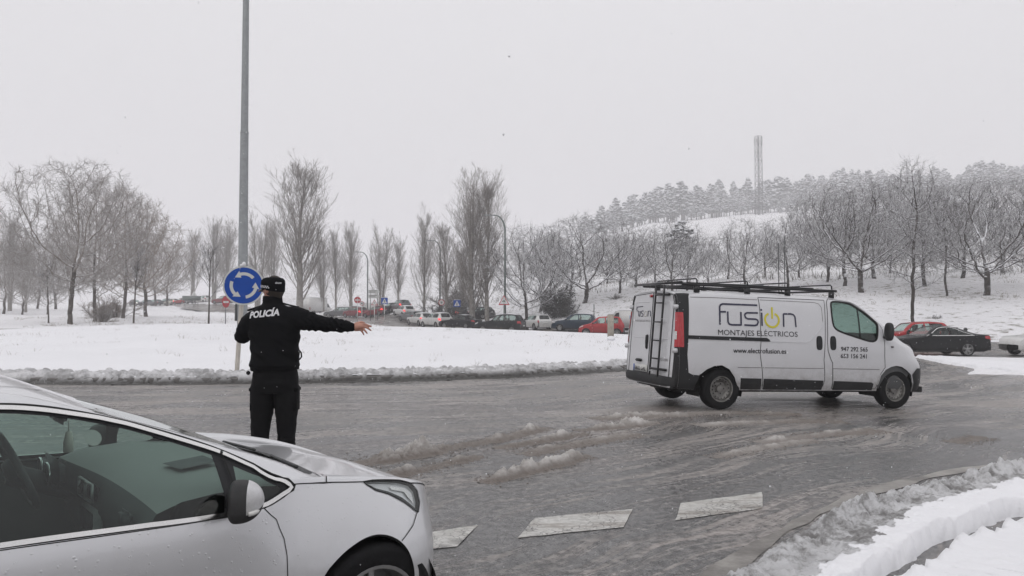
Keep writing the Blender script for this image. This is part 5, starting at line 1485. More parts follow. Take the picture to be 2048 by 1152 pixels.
def build_person():
    px_, py_ = -2.09, 6.6
    p = empty('person', (px_, py_, float(ground_z(px_, py_))))
    tag(p, 'policeman in black uniform seen from behind, pointing with his outstretched arm', 'person')
    sh_r, sh_l = (.165, .0, 1.575), (-.205, .0, 1.555)
    el_r, wr_r = (.43, -.02, 1.535), (.69, .02, 1.497)
    el_l, wr_l = (-.285, .03, 1.415), (-.165, .23, 1.62)
    # --- body: one continuous skin from head to soles
    b = MB()
    ell_stack(b, [(0, .02, .98, .15, .10, 2), (0, .02, 1.1, .155, .10, 2), (0, .02, 1.3, .15, .10, 2), (-.01, .02, 1.5, .17, .10, 2), (-.01, .02, 1.60, .15, .09, 2), (-.02, .02, 1.66, .07, .07, 2)])
    limb(b, [(-.02, .02, 1.62), (-.025, .03, 1.72), (-.03, .045, 1.78)], [.062, .058, .06])
    hd = np.array([-.028, .045, 1.835])
    V, Fc = ICO[3]; Vh = V.copy()
    # head turned to the left: face towards -x and a little away
    fdir = np.array([-.88, .47, 0]); sdir = np.array([.47, .88, 0])
    f = Vh @ fdir; s_ = Vh @ sdir; z = Vh[:, 2]
    f = np.where(f > 0, f * (1.0 - .10 * np.clip(-z, 0, 1)), f * 1.02)
    s_ = s_ * (1 - .22 * np.clip(-z, 0, 1))
    b.add(hd + np.outer(f * .098, fdir) + np.outer(s_ * .077, sdir) + np.outer(z * .118, [0, 0, 1]), [Fc])
    b.ico(hd + fdir * .070 + np.array([0, 0, -.085]), .042, 2)                              # jaw and chin
    limb(b, [hd + fdir * .090 + np.array([0, 0, .012]), hd + fdir * .108 + np.array([0, 0, -.020]), hd + fdir * .100 + np.array([0, 0, -.030])], [.010, .014, .013], 8, 3)   # nose
    b.ico(hd + fdir * .093 + np.array([0, 0, -.058]), .017, 2, (1, 1, .55))                 # mouth
    for sg in (-1, 1):
        b.ico(hd + sdir * .076 * sg - fdir * .005 + np.array([0, 0, -.008]), .026, 2, (.9, .5, 1.25))      # ears
        b.ico(hd + fdir * .080 + sdir * .032 * sg + np.array([0, 0, .012]), .014, 2)                        # brow ridge and eye
    limb(b, [sh_r, el_r, wr_r], [.055, .043, .031]); limb(b, [sh_l, el_l, wr_l], [.055, .045, .031])
    # right hand: palm, four fingers, thumb
    limb(b, [(.68, .02, 1.497), (.715, .02, 1.500), (.762, .02, 1.502)], [.026, .030, .026], 12)
    for q in ([(.71, .02, 1.525), (.74, .02, 1.526)], [(.71, .02, 1.478), (.74, .02, 1.478)], [(.73, .02, 1.512), (.765, .02, 1.515)], [(.73, .02, 1.488), (.758, .02, 1.486)]):
        limb(b, q, [.0165, .0145], 10, 3)
    fing = [([(.762, .020, 1.527), (.797, .016, 1.523), (.826, .018, 1.513), (.848, .022, 1.503)], .0102),
            ([(.768, .020, 1.510), (.803, .014, 1.499), (.828, .017, 1.484), (.846, .022, 1.470)], .0102),
            ([(.763, .020, 1.493), (.789, .014, 1.474), (.804, .017, 1.458), (.812, .022, 1.444)], .0098),
            ([(.752, .022, 1.477), (.770, .018, 1.457), (.779, .020, 1.444), (.784, .024, 1.431)], .0088)]
    for q, r in fing: limb(b, q, [r * 1.05, r, r * .92, r * .78], 9, 4)
    limb(b, [(.700, .030, 1.520), (.728, .052, 1.535), (.758, .062, 1.540), (.778, .062, 1.536)], [.016, .0135, .012, .0098], 9, 4)
    # left hand closed on a small radio held to the mouth
    hl = np.array([-.150, .235, 1.665])
    b.ico(hl, .036, 2, (.8, 1, 1.15))
    for k in range(4):
        zz = hl[2] + .034 - k * .021
        limb(b, [hl + (-.02, .030, .034 - k * .021), hl + (.004, .052, .034 - k * .021), hl + (.030, .046, .033 - k * .020), hl + (.036, .026, .032 - k * .020)], [.0105, .0105, .0098, .0085], 8, 3)
    limb(b, [hl + (.0, -.02, .03), hl + (.02, -.022, .058), hl + (.032, -.01, .078)], [.013, .012, .0095], 8, 3)
    for sg, hx, kx, fx in ((-1, -.095, -.118, -.128), (1, .095, .108, .108)):
        limb(b, [(hx, .02, 1.0), (kx, .02, .54), (fx, .04, .10)], [.088, .058, .042])
        limb(b, [(fx, .02, .06), (fx + sg * .02, .14, .045), (fx + sg * .03, .20, .04)], [.042, .040, .032])
    fuse('body', b, .0058, 2, M['skin'], p)
    hr = MB(); hr.add(hd + np.outer((f - .14) * .098, fdir) + np.outer(s_ * .081, sdir) + np.outer((z + .02) * .120, [0, 0, 1]), [Fc[(Vh[Fc].mean(1) @ fdir) < .28]])
    hr.build('hair', M['hair'], p)
    rd = MB(); rd.box(hl + (.012, .012, .012), (.05, .03, .12), bev=.01); 
    ro = rd.build('hand_radio', M['plastic_dark']); ro.location = p.location
    tag(ro, 'small black hand radio held to the policeman\'s mouth', 'radio')
    # --- trousers
    t = MB()
    ell_stack(t, [(.008, .02, .93, .185, .125, 2.4), (.008, .02, 1.0, .198, .135, 2.4), (.008, .02, 1.08, .195, .13, 2.4), (.005, .02, 1.18, .18, .12, 2.3)])
    limb(t, [(-.092, .02, .98), (-.105, .02, .80), (-.118, .01, .54), (-.128, .025, .30), (-.130, .03, .085)], [.112, .102, .079, .076, .082], 18)
    limb(t, [(.104, .02, .98), (.108, .02, .80), (.112, .01, .54), (.112, .025, .30), (.112, .03, .085)], [.112, .102, .079, .074, .078], 18)
    def tf(co, nr):
        x, y, z = co.T
        return .0075 * (fbm(x * 9 + 3, z * 16, 3) * 2) + .006 * np.sin(z * 62 + 5 * fbm(x * 6, z * 5, 2) * 6) * smoothstep(.62, .42, z) * smoothstep(.2, .4, z) * .7
    tr = fuse('trousers', t, .008, 5, M['cloth_trouser'], p, tf)
    for sg, xx in ((-1, -.182), (1, .190)):
        k = MB(); k.box((xx, .03, .86), (.030, .15, .20), bev=.012); k.build('cargo_pocket', M['cloth_trouser'], tr)
        k = MB(); k.box((xx + sg * .008, .03, .955), (.030, .155, .045), bev=.010); k.build('pocket_flap', M['cloth_trouser'], tr)
    for sg, fx in ((-1, -.13), (1, .112)):
        k = MB()
        limb(k, [(fx, .015, .14), (fx, .02, .07)], [.062, .060]); limb(k, [(fx, .0, .05), (fx + sg * .02, .12, .048), (fx + sg * .03, .215, .04)], [.050, .050, .042])
        k.box((fx + sg * .012, .10, .012), (.10, .30, .03), bev=.012)
        fuse('boot', k, .008, 3, M['boot_leather'], p)
    # --- jacket
    j = MB()
    ell_stack(j, [(.010, .02, 1.115, .212, .150, 2.6), (.010, .02, 1.15, .220, .158, 2.6), (.006, .02, 1.22, .208, .150, 2.5), (.004, .02, 1.32, .208, .150, 2.5), (-.004, .02, 1.45, .225, .150, 2.5), (-.012, .02, 1.555, .232, .140, 2.5), (-.016, .022, 1.625, .200, .118, 2.3), (-.020, .028, 1.675, .135, .092, 2.1), (-.024, .03, 1.70, .09, .080, 2)])
    ell_stack(j, [(-.025, .035, 1.66, .090, .082, 2.0), (-.027, .038, 1.72, .088, .082, 2.0), (-.028, .042, 1.775, .083, .080, 2.0)])
    limb(j, [(.10, .02, 1.585), (.185, .01, 1.575), (.31, -.01, 1.552), (.43, -.02, 1.532), (.55, -.005, 1.515), (.625, .01, 1.507), (.682, .018, 1.499)], [.098, .101, .085, .071, .062, .053, .040], 18)
    limb(j, [(-.13, .02, 1.575), (-.205, .01, 1.545), (-.262, .015, 1.475), (-.280, .04, 1.430)], [.090, .090, .078, .072], 18)
    limb(j, [(-.280, .04, 1.430), (-.262, .12, 1.50), (-.215, .19, 1.58), (-.178, .222, 1.628)], [.078, .068, .058, .046], 18)
    def jf(co, nr):
        x, y, z = co.T
        arm = smoothstep(.22, .30, x)
        a = .0055 * np.sin(x * 43 + 7 * fbm(x * 7, z * 9 + 4, 3) * 5 + z * 20) * arm * smoothstep(.69, .60, x)
        bdy = .016 * fbm(x * 7 + 9 * z, z * 5.5, 4) * 2 * (1 - arm)
        pleat = .007 * np.sin(z * 48 + x * 22 + 9 * fbm(x * 4, z * 4, 2)) * smoothstep(1.20, 1.34, z) * smoothstep(1.50, 1.38, z) * smoothstep(.05, .20, np.abs(x)) * (1 - arm)
        hem = -.010 * smoothstep(1.165, 1.150, z) * (x < .3)
        return a + bdy + pleat + hem
    ja = fuse('jacket', j, .0075, 5, M['cloth_black'], p, jf)
    from mathutils.bvhtree import BVHTree
    bv = BVHTree.FromPolygons([v.co.copy() for v in ja.data.vertices], [tuple(q.vertices) for q in ja.data.polygons])
    def stick(me, off, dirn=(0, 1, 0), start=-1.0):
        co = np.array([v.co[:] for v in me.vertices]); out = []
        for c in co:
            h = bv.ray_cast(Vector((c[0], start, c[2])), Vector(dirn))
            y = h[0].y if h[0] is not None else -.1
            out.append((c[0], y - off - c[1], c[2]))
        me.vertices.foreach_set('co', np.array(out, np.float32).ravel()); me.update()
    tx = text_mesh('back_print', 'POLICÍA', .078, M['reflective_print'], ja, bold=.0032, width=.262)
    bm = bmesh.new(); bm.from_mesh(tx.data); bmesh.ops.subdivide_edges(bm, edges=bm.edges, cuts=1); bm.to_mesh(tx.data); bm.free()
    co = np.array([v.co[:] for v in tx.data.vertices])
    X = -.062 + co[:, 0]; Z = 1.592 + co[:, 1] + .105 * co[:, 0]
    tx.data.vertices.foreach_set('co', np.stack([X, 0 * X, Z], -1).astype(np.float32).ravel())
    stick(tx.data, .005)
    for sg, c, rt in ((1, (.135, .03, 1.692), -14), (-1, (-.175, .03, 1.668), 18)):
        k = MB(); k.box((0, 0, 0), (.145, .06, .014), bev=.005); o = k.build('epaulette', M['cloth_black'], ja); o.location = c; o.rotation_euler = (0, radians(-rt), 0)
        if sg > 0:
            k = MB(); k.ico((0, 0, .008), .06, 2, (1, .45, .12)); k.build('shoulder_snow', M['snow_car'], o)
    k = MB(); k.tube([(.225, -.02, 1.30), (.245, -.02, 1.275), (.248, -.02, 1.24), (.228, -.02, 1.215)], .007, 6); k.build('side_loop', M['cloth_black'], ja)
    k = MB(); k.box((-.195, -.08, 1.105), (.035, .02, .035), bev=.008); k.build('drawstring_toggle', M['cloth_black'], ja)
    # --- cap with checked band and peak
    cp = MB(); th = np.arange(36) * 2 * pi / 36
    rows = []
    for zz, rf, rs in ((1.822, .112, .090), (1.845, .114, .092), (1.862, .113, .091), (1.885, .116, .094), (1.912, .112, .090), (1.930, .094, .076), (1.939, .060, .05), (1.941, 0.0, 0.0)):
        rows.append(hd * np.array([1, 1, 0]) + np.array([0, 0, zz]) + np.outer(np.cos(th) * rf, fdir) + np.outer(np.sin(th) * rs, sdir) + np.outer(-.014 * np.cos(th) * (zz < 1.87), [0, 0, 1]) * -1)
    V = np.array(rows); I = np.arange(8 * 36).reshape(8, 36)
    cp.add(V.reshape(-1, 3), [np.stack([I[:-1], np.roll(I[:-1], -1, 1), np.roll(I[1:], -1, 1), I[1:]], -1).reshape(-1, 4)])
    co_ = cp.build('cap', M['cloth_black'], p)
    vz = MB(); a = np.linspace(-1.05, 1.05, 15)
    inn = [hd * np.array([1, 1, 0]) + np.array([0, 0, 1.838 + .006 * cos(q)]) + fdir * .108 * cos(q) + sdir * .088 * sin(q) for q in a]
    outr = [hd * np.array([1, 1, 0]) + np.array([0, 0, 1.818 - .004 * cos(q)]) + fdir * (.108 * cos(q) + .060 * cos(q * 1.1)) + sdir * .094 * sin(q) for q in a]
    vz.grid(np.array([inn, outr])); vz.grid(np.array([outr, [v - np.array([0, 0, .007]) for v in inn]])); vz.build('cap_peak', M['boot_leather'], co_)
    # checked band: light squares on the side and front
    n = 44
    for ring, (z0, z1) in enumerate(((1.842, 1.853), (1.853, 1.864))):
        for q in range(n):
            if (q + ring) % 2: continue
            a0, a1 = (q - n / 2) * 2 * pi / n * .62, (q + 1 - n / 2) * 2 * pi / n * .62
            vv = [hd * np.array([1, 1, 0]) + np.array([0, 0, zq + .012 * cos(aq)]) + fdir * .1165 * cos(aq) + sdir * .0945 * sin(aq) for aq, zq in ((a0, z0), (a1, z0), (a1, z1), (a0, z1))]
            k = MB(); k.add(vv, [[[0, 1, 2, 3]]]); k.build('band_check', M['reflective_print'], co_)
    tx = text_mesh('cap_print', 'POLICÍA', .017, M['reflective_print'], co_, bold=.0008, width=.055)
    co = np.array([v.co[:] for v in tx.data.vertices]); ang = -.86 * pi + co[:, 0] / .10
    base = hd * np.array([1, 1, 0]) + np.outer(np.cos(ang) * .1175, fdir) + np.outer(-np.abs(np.sin(ang)) * .096 * 1.0, sdir)
    base[:, 2] = 1.880 + co[:, 1]
    tx.data.vertices.foreach_set('co', base.astype(np.float32).ravel())
build_person()

# ------------------------------------------------------------------ signs, posts, lamps
def at(px, depth):
    return ((px - 1024) / 1500.0 * depth, depth)
def zpx(py, depth):
    return CAM_H + (625 - py) / 1500.0 * depth

def face_cam(x, y, extra=0.0):
    return math.atan2(x, -y) * -1 + extra if False else -math.atan2(x, y) + extra

def sign_disc(mb, r, y, n=40):
    mb.prism([(r * cos(a), r * sin(a)) for a in np.linspace(0, 2 * pi, n + 1)[:-1]], y, y + .012, 'y')

def arc_arrow(r, w, a0, a1, head):
    """ring arrow outline pieces (shaft, head) in the sign plane; a in radians, runs a0 -> a1"""
    a = np.linspace(a0, a1, 12)
    sh = [((r + w / 2) * cos(q), (r + w / 2) * sin(q)) for q in a] + [((r - w / 2) * cos(q), (r - w / 2) * sin(q)) for q in a[::-1]]
    d = np.sign(a1 - a0)
    hd = [((r + w * 1.15) * cos(a1), (r + w * 1.15) * sin(a1)), ((r - w * 1.15) * cos(a1), (r - w * 1.15) * sin(a1)), (r * .99 * cos(a1 + d * head), r * .99 * sin(a1 + d * head))]
    return sh, hd

def flat(name, poly, y, mat, parent):
    """thin raised print on a sign face (faces -y)"""
    ov, of = cdt_patch(np.asarray(poly, float), (), .25)
    P = np.stack([ov[:, 0], np.full(len(ov), y), ov[:, 1]], -1)
    a, b, c = P[of[:, 0]], P[of[:, 1]], P[of[:, 2]]
    f = of if np.cross(b - a, c - a)[:, 1].sum() < 0 else of[:, ::-1]
    mb = MB(); mb.add(P, [f]); return mb.build(name, mat, parent, smooth=False)

def post(parent, h, r, mat, lean=0.0, n=8, z0=0.0):
    mb = MB(); mb.tube([(lean, .035, z0), (0, .035, h)], r, n); return mb.build('post', mat, parent)

def new_sign(name, x, y, z0, rz, label, cat='sign', group=None):
    o = empty(name, (x, y, z0), rz); tag(o, label, cat, group); return o

def roundabout_sign():
    d = 17.6; x, y = at(487, d); z0 = island_z(x, y) - .05; zc = zpx(571, d) - z0
    o = new_sign('roundabout_sign', x, y, z0, face_cam(x, y), 'round blue roundabout sign with three white arrows on the island')
    mb = MB(); mb.box((0, 0, 0), (.085, .045, zc + .1), rot=None); 
    pb = MB(); pb.tube([(-.13, .075, 0), (.005, .075, zc + .50)], .052, 4); pb.build('post', M['post_cream'], o, smooth=False)
    b = MB(); sign_disc(b, .462, 0); plate = b.build('plate', M['sign_cream'], o, auto=40); plate.location = (0, 0, zc)
    flat('blue_face', [(.425 * cos(a), .425 * sin(a)) for a in np.linspace(0, 2 * pi, 49)[:-1]], -.003, M['sign_blue'], plate)
    for k in range(3):
        a0 = radians(40 + k * 120)
        sh, hd = arc_arrow(.275, .072, a0, a0 + radians(66), radians(30))
        flat('arrow_shaft', sh, -.006, M['sign_cream'], plate); flat('arrow_head', hd, -.0065, M['sign_cream'], plate)
    s = MB(); s.ico((0, .0, .50), .045, 2, (1, .8, 1.35)); s.ico((-.03, .0, .475), .05, 2, (1.3, .6, .7)); s.build('snow_cap', M['snow_car'], plate)
    f = MB(); f.box((-.135, .02, .03), (.16, .12, .10), bev=.02); f.build('post_foot', M['concrete'], o)
roundabout_sign()

def round_no_entry(px, py, d, dia, label, turn=0.0, pm='sign_white', base=None):
    x, y = at(px, d); z0 = float(ground_z(x, y)) if base is None else base
    zc = zpx(py, d) - z0
    o = new_sign('no_entry_sign', x, y, z0, face_cam(x, y, turn), label)
    post(o, zc + dia * .3, .045, M[pm])
    b = MB(); sign_disc(b, dia / 2, 0, 32); pl = b.build('plate', M['sign_red'], o, auto=40); pl.location = (0, 0, zc)
    flat('white_bar', [(-dia * .36, -dia * .09), (dia * .36, -dia * .09), (dia * .36, dia * .09), (-dia * .36, dia * .09)], -.004, M['sign_white'], pl)
round_no_entry(452, 604, 70, 1.05, 'red no-entry sign half hidden by the blue roundabout sign', radians(52), 'post_grey')
round_no_entry(715, 600, 95, .84, 'red no-entry sign on a white post beyond the policeman\'s hand')

def round_limit(px, py, d, dia, num, label, with_post=True, pm='sign_white'):
    x, y = at(px, d); z0 = float(ground_z(x, y)); zc = zpx(py, d) - z0
    o = new_sign('speed_limit_sign', x, y, z0, face_cam(x, y), label)
    if with_post: post(o, zc + dia * .3, .045, M[pm])
    b = MB(); sign_disc(b, dia / 2, 0, 32); pl = b.build('plate', M['sign_red'], o, auto=40); pl.location = (0, 0, zc)
    flat('white_face', [(.39 * dia * cos(a), .39 * dia * sin(a)) for a in np.linspace(0, 2 * pi, 33)[:-1]], -.004, M['sign_white'], pl)
    tx = text_mesh('number', num, dia * .48, M['sign_black'], pl, bold=.006); tx.rotation_euler = (radians(90), 0, 0); tx.location = (0, -.007, -dia * .165)
round_limit(724, 607, 100, .60, '40', 'small round speed limit sign beside the no-entry sign on the white post')
round_limit(883, 605, 88, .70, '50', 'round speed limit sign with red ring in front of a lamp post', pm='post_dark')

def triangle_sign(px, py, d, w, label, kind, pm='sign_white'):
    x, y = at(px, d); z0 = float(ground_z(x, y)); zc = zpx(py, d) - z0
    o = new_sign('warning_sign', x, y, z0, face_cam(x, y), label)
    post(o, zc + w * .25, .05, M[pm])
    tri = lambda k: [(-w / 2 * k, -w * .40 * k), (w / 2 * k, -w * .40 * k), (0, w * .47 * k)]
    b = MB(); b.prism(tri(1.0), 0, .012, 'y'); pl = b.build('plate', M['sign_red'], o, smooth=False); pl.location = (0, 0, zc)
    flat('white_face', tri(.76), -.004, M['sign_white'], pl)
    k = w
    if kind == 'deer':
        body = [(-.17, -.02), (-.05, .03), (.06, .02), (.10, .10), (.07, .16), (.13, .13), (.17, .10), (.12, .05), (.09, -.03), (.17, -.13), (.14, -.15), (.04, -.07), (-.07, -.06), (-.18, -.14), (-.20, -.12), (-.13, -.05), (-.20, -.01)]
        flat('leaping_deer', [(a * k, c * k - .03 * k) for a, c in body], -.007, M['sign_black'], pl)
    else:
        ped = [(-.03, .12), (.03, .12), (.06, .02), (.12, -.05), (.09, -.08), (.03, -.01), (.04, -.10), (.12, -.25), (.07, -.27), (0, -.13), (-.07, -.27), (-.12, -.25), (-.05, -.10), (-.04, 0), (-.10, -.05), (-.12, -.02)]
        flat('walking_figure', [(a * k * .8, c * k * .8) for a, c in ped], -.007, M['sign_black'], pl)
triangle_sign(749, 605, 90, .82, 'red-edged warning triangle on a white post below the direction board', 'ped')
triangle_sign(1008, 601, 68, 1.02, 'red-edged triangle with a leaping deer in front of the tall lamp post', 'deer', 'lampgreen')

def crossing_sign(px, py, d, w, label, pm):
    x, y = at(px, d); z0 = float(ground_z(x, y)); zc = zpx(py, d) - z0
    o = new_sign('pedestrian_crossing_sign', x, y, z0, face_cam(x, y), label)
    post(o, zc, .045, M[pm])
    b = MB(); b.box((0, .006, 0), (w, .012, w)); pl = b.build('plate', M['sign_blue'], o, smooth=False); pl.location = (0, 0, zc)
    flat('white_triangle', [(-w * .40, -w * .36), (w * .40, -w * .36), (0, w * .40)], -.003, M['sign_white'], pl)
    ped = [(-.03, .16), (.03, .16), (.05, .02), (.10, -.04), (.04, 0), (.08, -.26), (.03, -.26), (0, -.12), (-.05, -.26), (-.10, -.26), (-.04, 0), (-.09, -.05)]
    flat('walking_figure', [(a * w, c * w) for a, c in ped], -.006, M['sign_black'], pl)
    s = MB(); s.box((0, .006, w * .5 + .02), (w * .96, .04, .05), bev=.015); s.build('snow_cap', M['snow_car'], pl)
crossing_sign(769, 602, 92, .80, 'square blue pedestrian crossing sign on a white post', 'sign_white')
crossing_sign(914, 607, 82, .76, 'square blue pedestrian crossing sign among the poplar trunks', 'post_dark')

def direction_board():
    d = 97; x, y = at(748, d); z0 = float(ground_z(x, y)); zc = zpx(588, d) - z0
    o = new_sign('direction_board', x, y, z0, face_cam(x, y), 'grey direction board of two stacked arrow panels above the warning triangle')
    for xx in (-.45, .45):
        mb = MB(); mb.tube([(xx, .04, 0), (xx, .04, zc + .4)], .045, 8); mb.build('post', M['post_grey'], o)
    for k, zz in enumerate((.30, -.30)):
        b = MB(); b.prism([(-.72, -.25), (.52, -.25), (.74, 0), (.52, .25), (-.72, .25)], 0, .02, 'y'); pl = b.build('arrow_panel', M['sign_cream'], o, smooth=False); pl.location = (0, 0, zc + zz)
        for j, q in enumerate((.11, -.06)):
            flat('lettering_line', [(-.60, q - .035), (.38 - .2 * j, q - .035), (.38 - .2 * j, q + .035), (-.60, q + .035)], -.004, M['grey_vinyl'], pl)
    d = 150; x, y = at(383, d); z0 = float(ground_z(x, y)); zc = zpx(596.5, d) - z0
    o = new_sign('direction_board', x, y, z0, face_cam(x, y), 'plain grey-green back of a wide direction board far off on the left')
    for xx in (-1.2, 1.2):
        mb = MB(); mb.tube([(xx, .05, 0), (xx, .05, zc)], .06, 8); mb.build('post', M['post_grey'], o)
    b = MB(); b.box((0, 0, zc), (3.4, .05, .95)); b.build('panel', M['lampgreen'], o)
    d = 146; x, y = at(388, d); z0 = float(ground_z(x, y)); zc = zpx(587, d) - z0
    o = new_sign('warning_sign', x, y, z0, face_cam(x, y), 'white back of a triangular sign above the grey-green board')
    post(o, zc, .05, M['post_grey']); b = MB(); b.prism([(-.55, -.45), (.55, -.45), (0, .5)], 0, .02, 'y'); pl = b.build('plate', M['sign_white'], o, smooth=False); pl.location = (0, 0, zc)
direction_board()

def street_lamp(px, base_y, top_y, tip_px, d, label, mat='lampgreen'):
    x, y = at(px, d); z0 = float(ground_z(x, y)); H = zpx(top_y, d) - z0; reach = (tip_px - px) / 1500.0 * d
    o = empty('street_lamp', (x, y, z0)); tag(o, label, 'street lamp', 'curved street lamps along the road')
    bend = abs(reach) * .55
    P = [(0, 0, 0), (0, 0, H - bend * 1.5)]
    for a in np.linspace(0, pi / 2 * .92, 9)[1:]:
        P.append((np.sign(reach) * bend * (1 - cos(a)), 0, H - bend * 1.5 + bend * 1.5 * sin(a)))
    P.append((reach * .80, 0, H + .03))
    mb = MB(); n = len(P); mb.tube(P, np.linspace(.105, .045, n), 8); mb.build('pole', M[mat], o)
    h = MB(); h.box((reach * .92, 0, H + .02), (abs(reach) * .28 + .25, .24, .11), bev=.04); hd = h.build('lamp_head', M['galvanised'], o)
    g = MB(); g.box((reach * .92, 0, H - .045), (abs(reach) * .2 + .18, .18, .03), bev=.01); g.build('lens', M['lamp_white'], hd)
    b = MB(); b.lathe([(.0, .0), (.16, 0), (.16, .45), (.11, .55)], 10, 'z'); b.build('pole_base', M[mat], o)
street_lamp(1010, 630, 430, 973, 70, 'tall curved street lamp beside the deer warning triangle')
street_lamp(880, 628, 481, 855, 95, 'curved street lamp between the poplars with a round sign below it')
street_lamp(735, 620, 504, 710, 115, 'farthest of the thin curved street lamps, left of the twin poplars')

def high_mast():
    d = 33.0; x, y = at(485, d); z0 = island_z(x, y) - .08
    o = empty('lighting_mast', (x, y, z0)); tag(o, 'very tall grey tapering lighting mast standing on the snowy island', 'mast')
    zj = zpx(263, d) - z0
    mb = MB(); mb.tube([(0, 0, 0), (0, 0, zj)], [.222, .176], 12); mb.build('mast_section', M['galvanised'], o, auto=30)
    mb = MB(); mb.tube([(0, 0, zj - .25), (0, 0, 19.5)], [.166, .110], 12); mb.build('mast_section', M['galvanised'], o, auto=30)
    mb = MB(); mb.lathe([(.16, zj - .03), (.188, zj - .03), (.188, zj + .02), (.16, zj + .02)], 16); mb.build('joint_collar', M['galvanised'], o)
    mb = MB(); mb.box((-.24, -.02, .95), (.12, .20, .75), bev=.02); mb.build('switch_box', M['post_dark'], o)
    mb = MB(); mb.box((0, 0, .06), (.62, .62, .05), bev=.01); mb.build('base_plate', M['post_dark'], o)
    hd = MB(); hd.lathe([(.11, 19.3), (.5, 19.35), (.5, 19.5), (.1, 19.6)], 16); hd.build('lamp_ring', M['galvanised'], o)
high_mast()

def pillar():
    d = 34.0; x, y = at(1221, d); z0 = island_z(x, y) - .12
    o = empty('concrete_marker', (x, y, z0), radians(22)); tag(o, 'pale concrete marker pillar in front of the red car', 'pillar')
    b = MB(); b.box((0, 0, .58), (.23, .23, 1.16), bev=.02); b.build('shaft', M['concrete'], o)
    s = MB(); s.box((0, 0, 1.19), (.22, .22, .07), bev=.03); s.build('snow_cap', M['snow_car'], o)
    s = MB(); s.ico((-.05, -.12, .08), .17, 2, (1.2, 1, .7)); s.build('snow_drift', M['snow'], o)
pillar()

def thin_poles():
    for px, top, base, d, lab in ((1082, 598, 634, 74, 'thin steel marker pole right of the white hatchback'), (1188, 608, 634, 66, 'thin steel marker pole above the dark blue car'),
                                  (1570, 470, 590, 62, 'taller of two bare thin poles behind the van roof'), (1558, 484, 590, 64, 'shorter of two bare thin poles behind the van roof')):
        x, y = at(px, d); z0 = float(ground_z(x, y)) - .1
        o = empty('marker_pole', (x, y, z0)); tag(o, lab, 'pole')
        mb = MB(); mb.tube([(0, 0, 0), (0, 0, zpx(top, d) - z0)], .04, 6); mb.build('post', M['post_dark'], o)
        mb = MB(); mb.ico((0, 0, zpx(top, d) - z0), .06, 1); mb.build('cap', M['snow_car'], o)
thin_poles()

def cell_tower():
    d = 430.0; x, y = at(1520, d); z0 = float(ground_z(x, y)) - .5; H = zpx(270, d) - z0
    o = empty('lattice_tower', (x, y, z0), radians(20)); tag(o, 'tall lattice telecom tower on the hill in the mist', 'tower')
    w = lambda z: 1.55 - .25 * z / H
    mm = M['dark_metal']
    for sx, sy in ((-1, -1), (1, -1), (1, 1), (-1, 1)):
        mb = MB(); mb.tube([(sx * w(0), sy * w(0), 0), (sx * w(H), sy * w(H), H)], .19, 5); mb.build('leg', mm, o)
    n = 10
    for f in range(4):
        c, s = cos(f * pi / 2), sin(f * pi / 2)
        R = lambda p: (p[0] * c - p[1] * s, p[0] * s + p[1] * c, p[2])
        for i in range(n):
            z0_, z1_ = H * i / n, H * (i + 1) / n; a, b = w(z0_), w(z1_)
            mb = MB(); mb.tube([R((-a, -a, z0_)), R((b, -b, z1_))], .095, 4); mb.build('brace', mm, o)
            mb = MB(); mb.tube([R((a, -a, z0_)), R((-b, -b, z1_))], .095, 4); mb.build('brace', mm, o)
            mb = MB(); mb.tube([R((-b, -b, z1_)), R((b, -b, z1_))], .095, 4); mb.build('cross_bar', mm, o)
    for zz, r in ((H - 3.0, 2.1), (H - 9.5, 1.9)):
        for k in range(6):
            a = k * pi / 3 + .2
            mb = MB(); mb.box((r * cos(a) * 1.1, r * sin(a) * 1.1, zz), (.34, .42, 4.4), bev=.06); an = mb.build('antenna', M['sign_white'], o)
            mb = MB(); mb.tube([(r * cos(a) * 1.1, r * sin(a) * 1.1, zz), (w(zz) * .7 * cos(a), w(zz) * .7 * sin(a), zz)], .05, 4); mb.build('bracket', mm, an)
    mb = MB(); mb.lathe([(0, .3), (.55, .28), (.6, 0), (.0, 0)], 14, 'x', (1.9, .3, H - 14)); mb.build('dish', M['sign_white'], o)
cell_tower()

